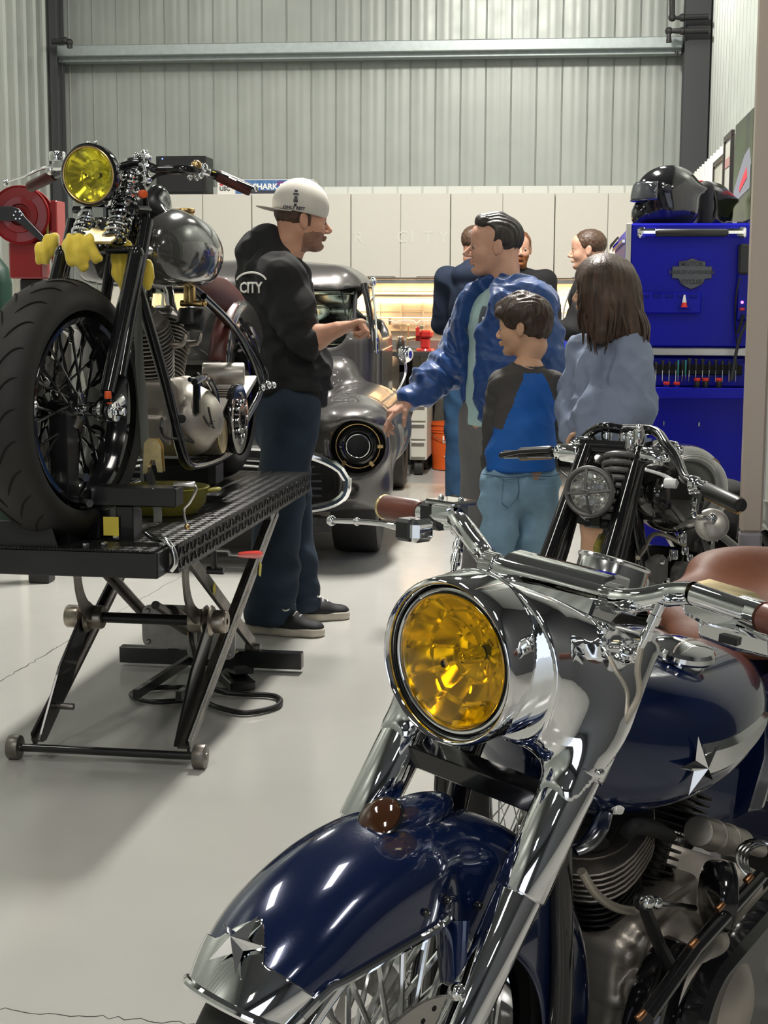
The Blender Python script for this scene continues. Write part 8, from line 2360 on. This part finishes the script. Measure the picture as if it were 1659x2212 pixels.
S = SDF()
H4.ell(S, (-.015, 0, .040), (.112, .094, .095), k=.01); H4.ell(S, (-.045, 0, -.01), (.088, .092, .11), k=.03)
bk4 = -np.array(f4)
pts4 = [((1335, 620, -.05), (1362, 720, -.07), .080, .055), ((1300, 600, -.08), (1300, 715, -.10), .075, .040), ((1278, 620, -.06), (1262, 700, -.06), .050, .020), ((1340, 640, .0), (1370, 715, 0), .080, .040), ((1330, 600, .05), (1345, 710, .06), .08, .045), ((1288, 640, -.09), (1296, 735, -.10), .045, .016), ((1322, 660, -.10), (1318, 722, -.10), .05, .018)]
for a, b, r0, r1 in pts4: S.cap(p4(*a), p4(*b), r0*.92, r1, k=.035)
H4.ell(S, (.100, 0, -.045), (.050, .075, .095), k=.012, op='s')
def foldh(P):
    a = np.arctan2(P[:, 1]-H4.c[1], P[:, 0]-H4.c[0]); w = np.clip((H4.c[2]+.09-P[:, 2])/.15, .25, 1)
    return w*(.0055*(1-np.abs(np.sin(a*17+1.2*nz(P, 9, 3))))+.004*(1-np.abs(np.sin(a*41+1.5*nz(P, 16, 5))))-.004)
S.build('hair', M['hair_girl'], girl, h=.0048, fold=foldh)
mb = MB(); rd = random.Random(11)
for i in range(60):                      # loose locks at the ends
    a, b, r0, r1 = pts4[rd.randrange(len(pts4))]; A_ = V(p4(*a)); B_ = V(p4(*b)); u = V((rd.uniform(-1, 1), rd.uniform(-1, 1), 0)).normalized()
    P0 = lerp(A_, B_, rd.uniform(.35, .6))+u*r0*.75; P1 = lerp(A_, B_, .95)+u*(r1+.012); P2 = B_+u*(r1*1.0)+V((rd.uniform(-.01, .01), rd.uniform(-.01, .01), -rd.uniform(.02, .075)))
    mb.tube([P0, lerp(P0, P1, .5)+u*.006, P1, P2], [.004, .006, .005, .0010], 6, k=4)
mb.build('hair_locks', M['hair_girl'], girl)
S = SDF(); t4 = tuple(fb4)
S.cap(s4l, s4r, .048, .048, k=.06); S.cap(lerp(s4l, s4r, .5)-np.array([0, 0, .06]), p4(1316, 900), .110, .125, k=.05, fl=(t4, .82)); S.cap(p4(1316, 900), hc4, .128, .125, k=.05, fl=(t4, .85))
limb(S, [s4r, lerp(s4r, e4, .5), e4, lerp(e4, w4, .6), w4], [.066, .068, .066, .056, .046], k=.035); limb(S, [s4l, e4l, w4l], [.062, .054, .042], k=.035)
S.cap(nk4-np.array([0, 0, .02])-np.array(fb4)*.04, nk4-np.array([0, 0, .06])-np.array(fb4)*.07, .045, .045, k=.05)
S.cap(p4(1290, 880, -.09), p4(1275, 955, -.07), .065, .065, k=.04)
S.plane(hc4-np.array([0, 0, .03]), (0, 0, -1), k=.01)
def fold4(P):
    n = nz(P*np.array([1.6, 1.6, .6]), 15, 2.0); n2 = nz(P, 26, 3.0); return .015*(1-np.abs(n)*1.8)+.007*(1-np.abs(n2)*1.5)
S.build('hoodie', M['girl_hoodie'], girl, h=.007, fold=fold4)
S = SDF(); S.cap(hc4+np.array([0, 0, -.02]), hc4-np.array([0, 0, .08]), .12, .125, k=.05, fl=(t4, .85))
for i in (0, 1): limb(S, [hp4[i]-np.array([0, 0, .05]), lerp(hp4[i], k4[i], 1.0)], [.095, .078])
S.plane(k4[0], (0, 0, -1)); S.build('shorts', M['black_cloth'], girl, h=.009, fold=folds(.005, 15, 6))
for i in (0, 1): shoe(girl, a4[i], t4, 'shoe_sole', 'shoe_black', .9, False)

# ---- background people, standing at the workbench
def simple(label, D, hx, hy, face, k, hair, skin, top, topn, leg, foot, arms, hood=False, bodyf=None, beard=None, hairfn=None, shk=1.05):
    base = onfloor(*foot); fr = Frame((base.x, base.y, 0), 0)
    t = place(thing('person', label, 'person'), fr); g = lambda px, py, dd=0.0: pt(fr, px, py, D+dd)
    Lr = fr.I.to_3x3(); f = (Lr @ (_r0*face[0]+camf*face[1])).normalized(); fb = f if bodyf is None else (Lr @ (_r0*bodyf[0]+camf*bodyf[1])).normalized(); l = np.array(V((-fb.y, fb.x, 0)))
    H = Head(g(hx, hy), tuple(f), k, tilt=.05); nk = H.c-np.array([0, 0, .185*k])-np.array(f)*.03
    S0 = head_sdf(H, nk, nose=1.0); sc_ = nk-np.array([0, 0, .03]); sl = sc_+l*.18; sr = sc_-l*.18; hip_ = sc_-np.array([0, 0, .56]); S1 = SDF()
    limb(S1, [nk, hip_], [.07, .11]); ml = hip_+l*.09; mr = hip_-l*.09; kl = np.array([ml[0], ml[1], .48]); kr = np.array([mr[0], mr[1], .48]); al = kl.copy(); al[2] = .08; ar = kr.copy(); ar[2] = .08
    limb(S1, [ml, kl, al], [.07, .05, .04]); limb(S1, [mr, kr, ar], [.07, .05, .04])
    S2 = SDF(); T2 = SDF(); T2.cap(sl, sr, .075, .075, k=.07); T2.cap(sc_-np.array([0, 0, .10]), hip_+np.array([0, 0, .05]), .165, .155, k=.06, fl=(tuple(fb), .8)); T2.cap(sc_+np.array([0, 0, .03]), sc_-np.array([0, 0, .05]), .07, .12, k=.05)
    for sgn, (e, w) in zip((1, -1), arms):
        e = sc_+np.array(fb)*e[0]+l*e[1]+np.array([0, 0, e[2]]); w = sc_+np.array(fb)*w[0]+l*w[1]+np.array([0, 0, w[2]])
        s_ = sl if sgn > 0 else sr; limb(T2, [s_, e, lerp(e, w, .92)], [.078, .066, .048]); limb(S2, [lerp(e, w, .6), w], [.038, .028]); hand_sdf(S2, w, tuple(w-e), (0, 0, -1), -sgn, 1.0, curl=(.5, .6, .4))
    if hood: T2.cap(sc_-np.array(fb)*.09+np.array([0, 0, .03])-l*.05, sc_-np.array(fb)*.09+np.array([0, 0, .03])+l*.05, .06, .06, k=.04); T2.cap(sc_-np.array(fb)*.07+np.array([0, 0, .09]), sc_+np.array([0, 0, .0]), .05, .09, k=.04)
    T2.plane(hip_-np.array([0, 0, .03]), (0, 0, -1), k=.01)
    mats = [M[skin], M[beard] if beard else M[skin]]
    def mf(C):
        q = H.loc(C); return np.where((q[:, 2] < -.040) & (q[:, 2] > -.125) & (q[:, 0] > -.01) & (np.linalg.norm(C-H.c, axis=1) < .2), 1, 0) if beard else np.zeros(len(C))
    body_mesh('body', mats, t, [(S0, .0055), (S2, .006), (S1, .016)], mf); eyes(H, t, hair)
    S = SDF(); H.ell(S, (-.020, 0, .038), (.103, .084, .088), k=.01); H.ell(S, (.075, 0, -.012), (.065, .10, .095), k=.01, op='s'); H.ell(S, (.000, .088, -.035), (.036, .05, .048), k=.008, op='s'); H.ell(S, (.000, -.088, -.035), (.036, .05, .048), k=.008, op='s'); S.plane(H.p(0, 0, -.068), -H.R[:, 2])
    S.build('hair', M[hair], t, h=.006, fold=lambda P: nz(P, 120)*.002)
    T2.build(topn, M[top], t, h=.011, fold=folds(.008, 12, hx*.1))
    S = SDF(); S.cap(hip_+np.array([0, 0, .04]), hip_-np.array([0, 0, .05]), .135, .135, k=.05, fl=(tuple(fb), .85)); limb(S, [ml, kl, al], [.115, .088, .080]); limb(S, [mr, kr, ar], [.115, .088, .080]); S.plane((0, 0, .04), (0, 0, -1)); S.build('trousers', M[leg], t, h=.012, fold=folds(.006, 12, 3))
    for a in (al, ar): shoe(t, a, tuple(fb), 'shoe_sole', 'shoe_black', shk, False)
    return t, H, g, sc_, fb, l
simple('person in a navy hooded sweatshirt and blue jeans, mostly hidden behind the blue bomber', 9.75, 1032, 530, (.75, .65), 1.0, 'hair_brown', 'skin', 'navy', 'hooded_sweatshirt', 'denim_mid', (1010, 1100), (((.10, .24, -.28), (.30, .16, -.34)), ((.05, -.24, -.30), (.22, -.20, -.42))), hood=True, bodyf=(.35, .95))
simple('ginger-bearded person in dark clothes showing behind the dark-haired man in the bomber jacket', 10.3, 1121, 538, (.05, -1), 1.0, 'hair_ginger', 'skin2', 'black_cloth', 'jacket', 'denim_dark', (1128, 1062), (((.02, .25, -.30), (.12, .22, -.50)), ((.02, -.25, -.30), (.12, -.22, -.50))), beard='ginger_beard')
t5, H5, g5, sc5, fb5, l5 = simple('person with brown hair in a black jacket at the bench, behind the long-haired child', 9.35, 1268, 540, (-1, .12), 1.0, 'hair_brown', 'skin2', 'black_cloth', 'jacket', 'black_cloth', (1262, 1128), (((.10, .24, -.26), (.34, .10, -.27)), ((.10, -.24, -.26), (.34, -.06, -.28))), bodyf=(-1, .1))
mb = MB(); mb.tube([V(sc5+np.array(fb5)*.13+l5*.10+np.array([0, 0, -.02])), V(sc5+np.array(fb5)*.165+l5*.08+np.array([0, 0, -.14])), V(sc5+np.array(fb5)*.17+l5*.06+np.array([0, 0, -.26]))], .008, 8, k=3); mb.build('lanyard', M['white_plastic'], t5)
# ------------------------------------------------------------------ light and camera
for i, (x, y, w, l, W) in enumerate([(-.7, 7.8, .35, 1.3, 400), (-3.2, 9.4, .35, 1.3, 40), (.2, 10.2, .35, 1.3, 30), (-.9, 3.0, .35, 1.3, 25), (-3.3, 3.6, .35, 1.3, 25), (-1.8, -.6, .35, 1.3, 75), (1.8, .2, .35, 1.3, 50), (-2.6, -4.5, .35, 1.3, 40), (1.4, -4.5, .35, 1.3, 40)]):
    lamp(x, y, w, l, W=W, lab='long flat LED lamp hung under the shop ceiling', rot=0)['group'] = 'ceiling lamps of the shop'
w = bpy.data.worlds.new('World'); sc.world = w; w.use_nodes = True
bg = w.node_tree.nodes['Background']; bg.inputs[0].default_value = (.75, .82, .92, 1); bg.inputs[1].default_value = 1.5

cd = bpy.data.cameras.new('camera'); co = bpy.data.objects.new('camera', cd); COL.objects.link(co)
co.matrix_world = Matrix((( _r.x, _u.x, -_f.x, CAM.x), (_r.y, _u.y, -_f.y, CAM.y), (_r.z, _u.z, -_f.z, CAM.z), (0, 0, 0, 1)))
cd.sensor_fit = 'VERTICAL'; cd.sensor_height = 24; cd.lens = 24*F/2212.0
cd.clip_start = .05; cd.clip_end = 100
sc.camera = co
vs_ = sc.view_settings; sc.display_settings.display_device = 'sRGB'
vs_.view_transform = 'Standard'; vs_.look = 'None'; vs_.gamma = 1; vs_.exposure = 0.0; vs_.use_curve_mapping = False
bpy.context.view_layer.update()
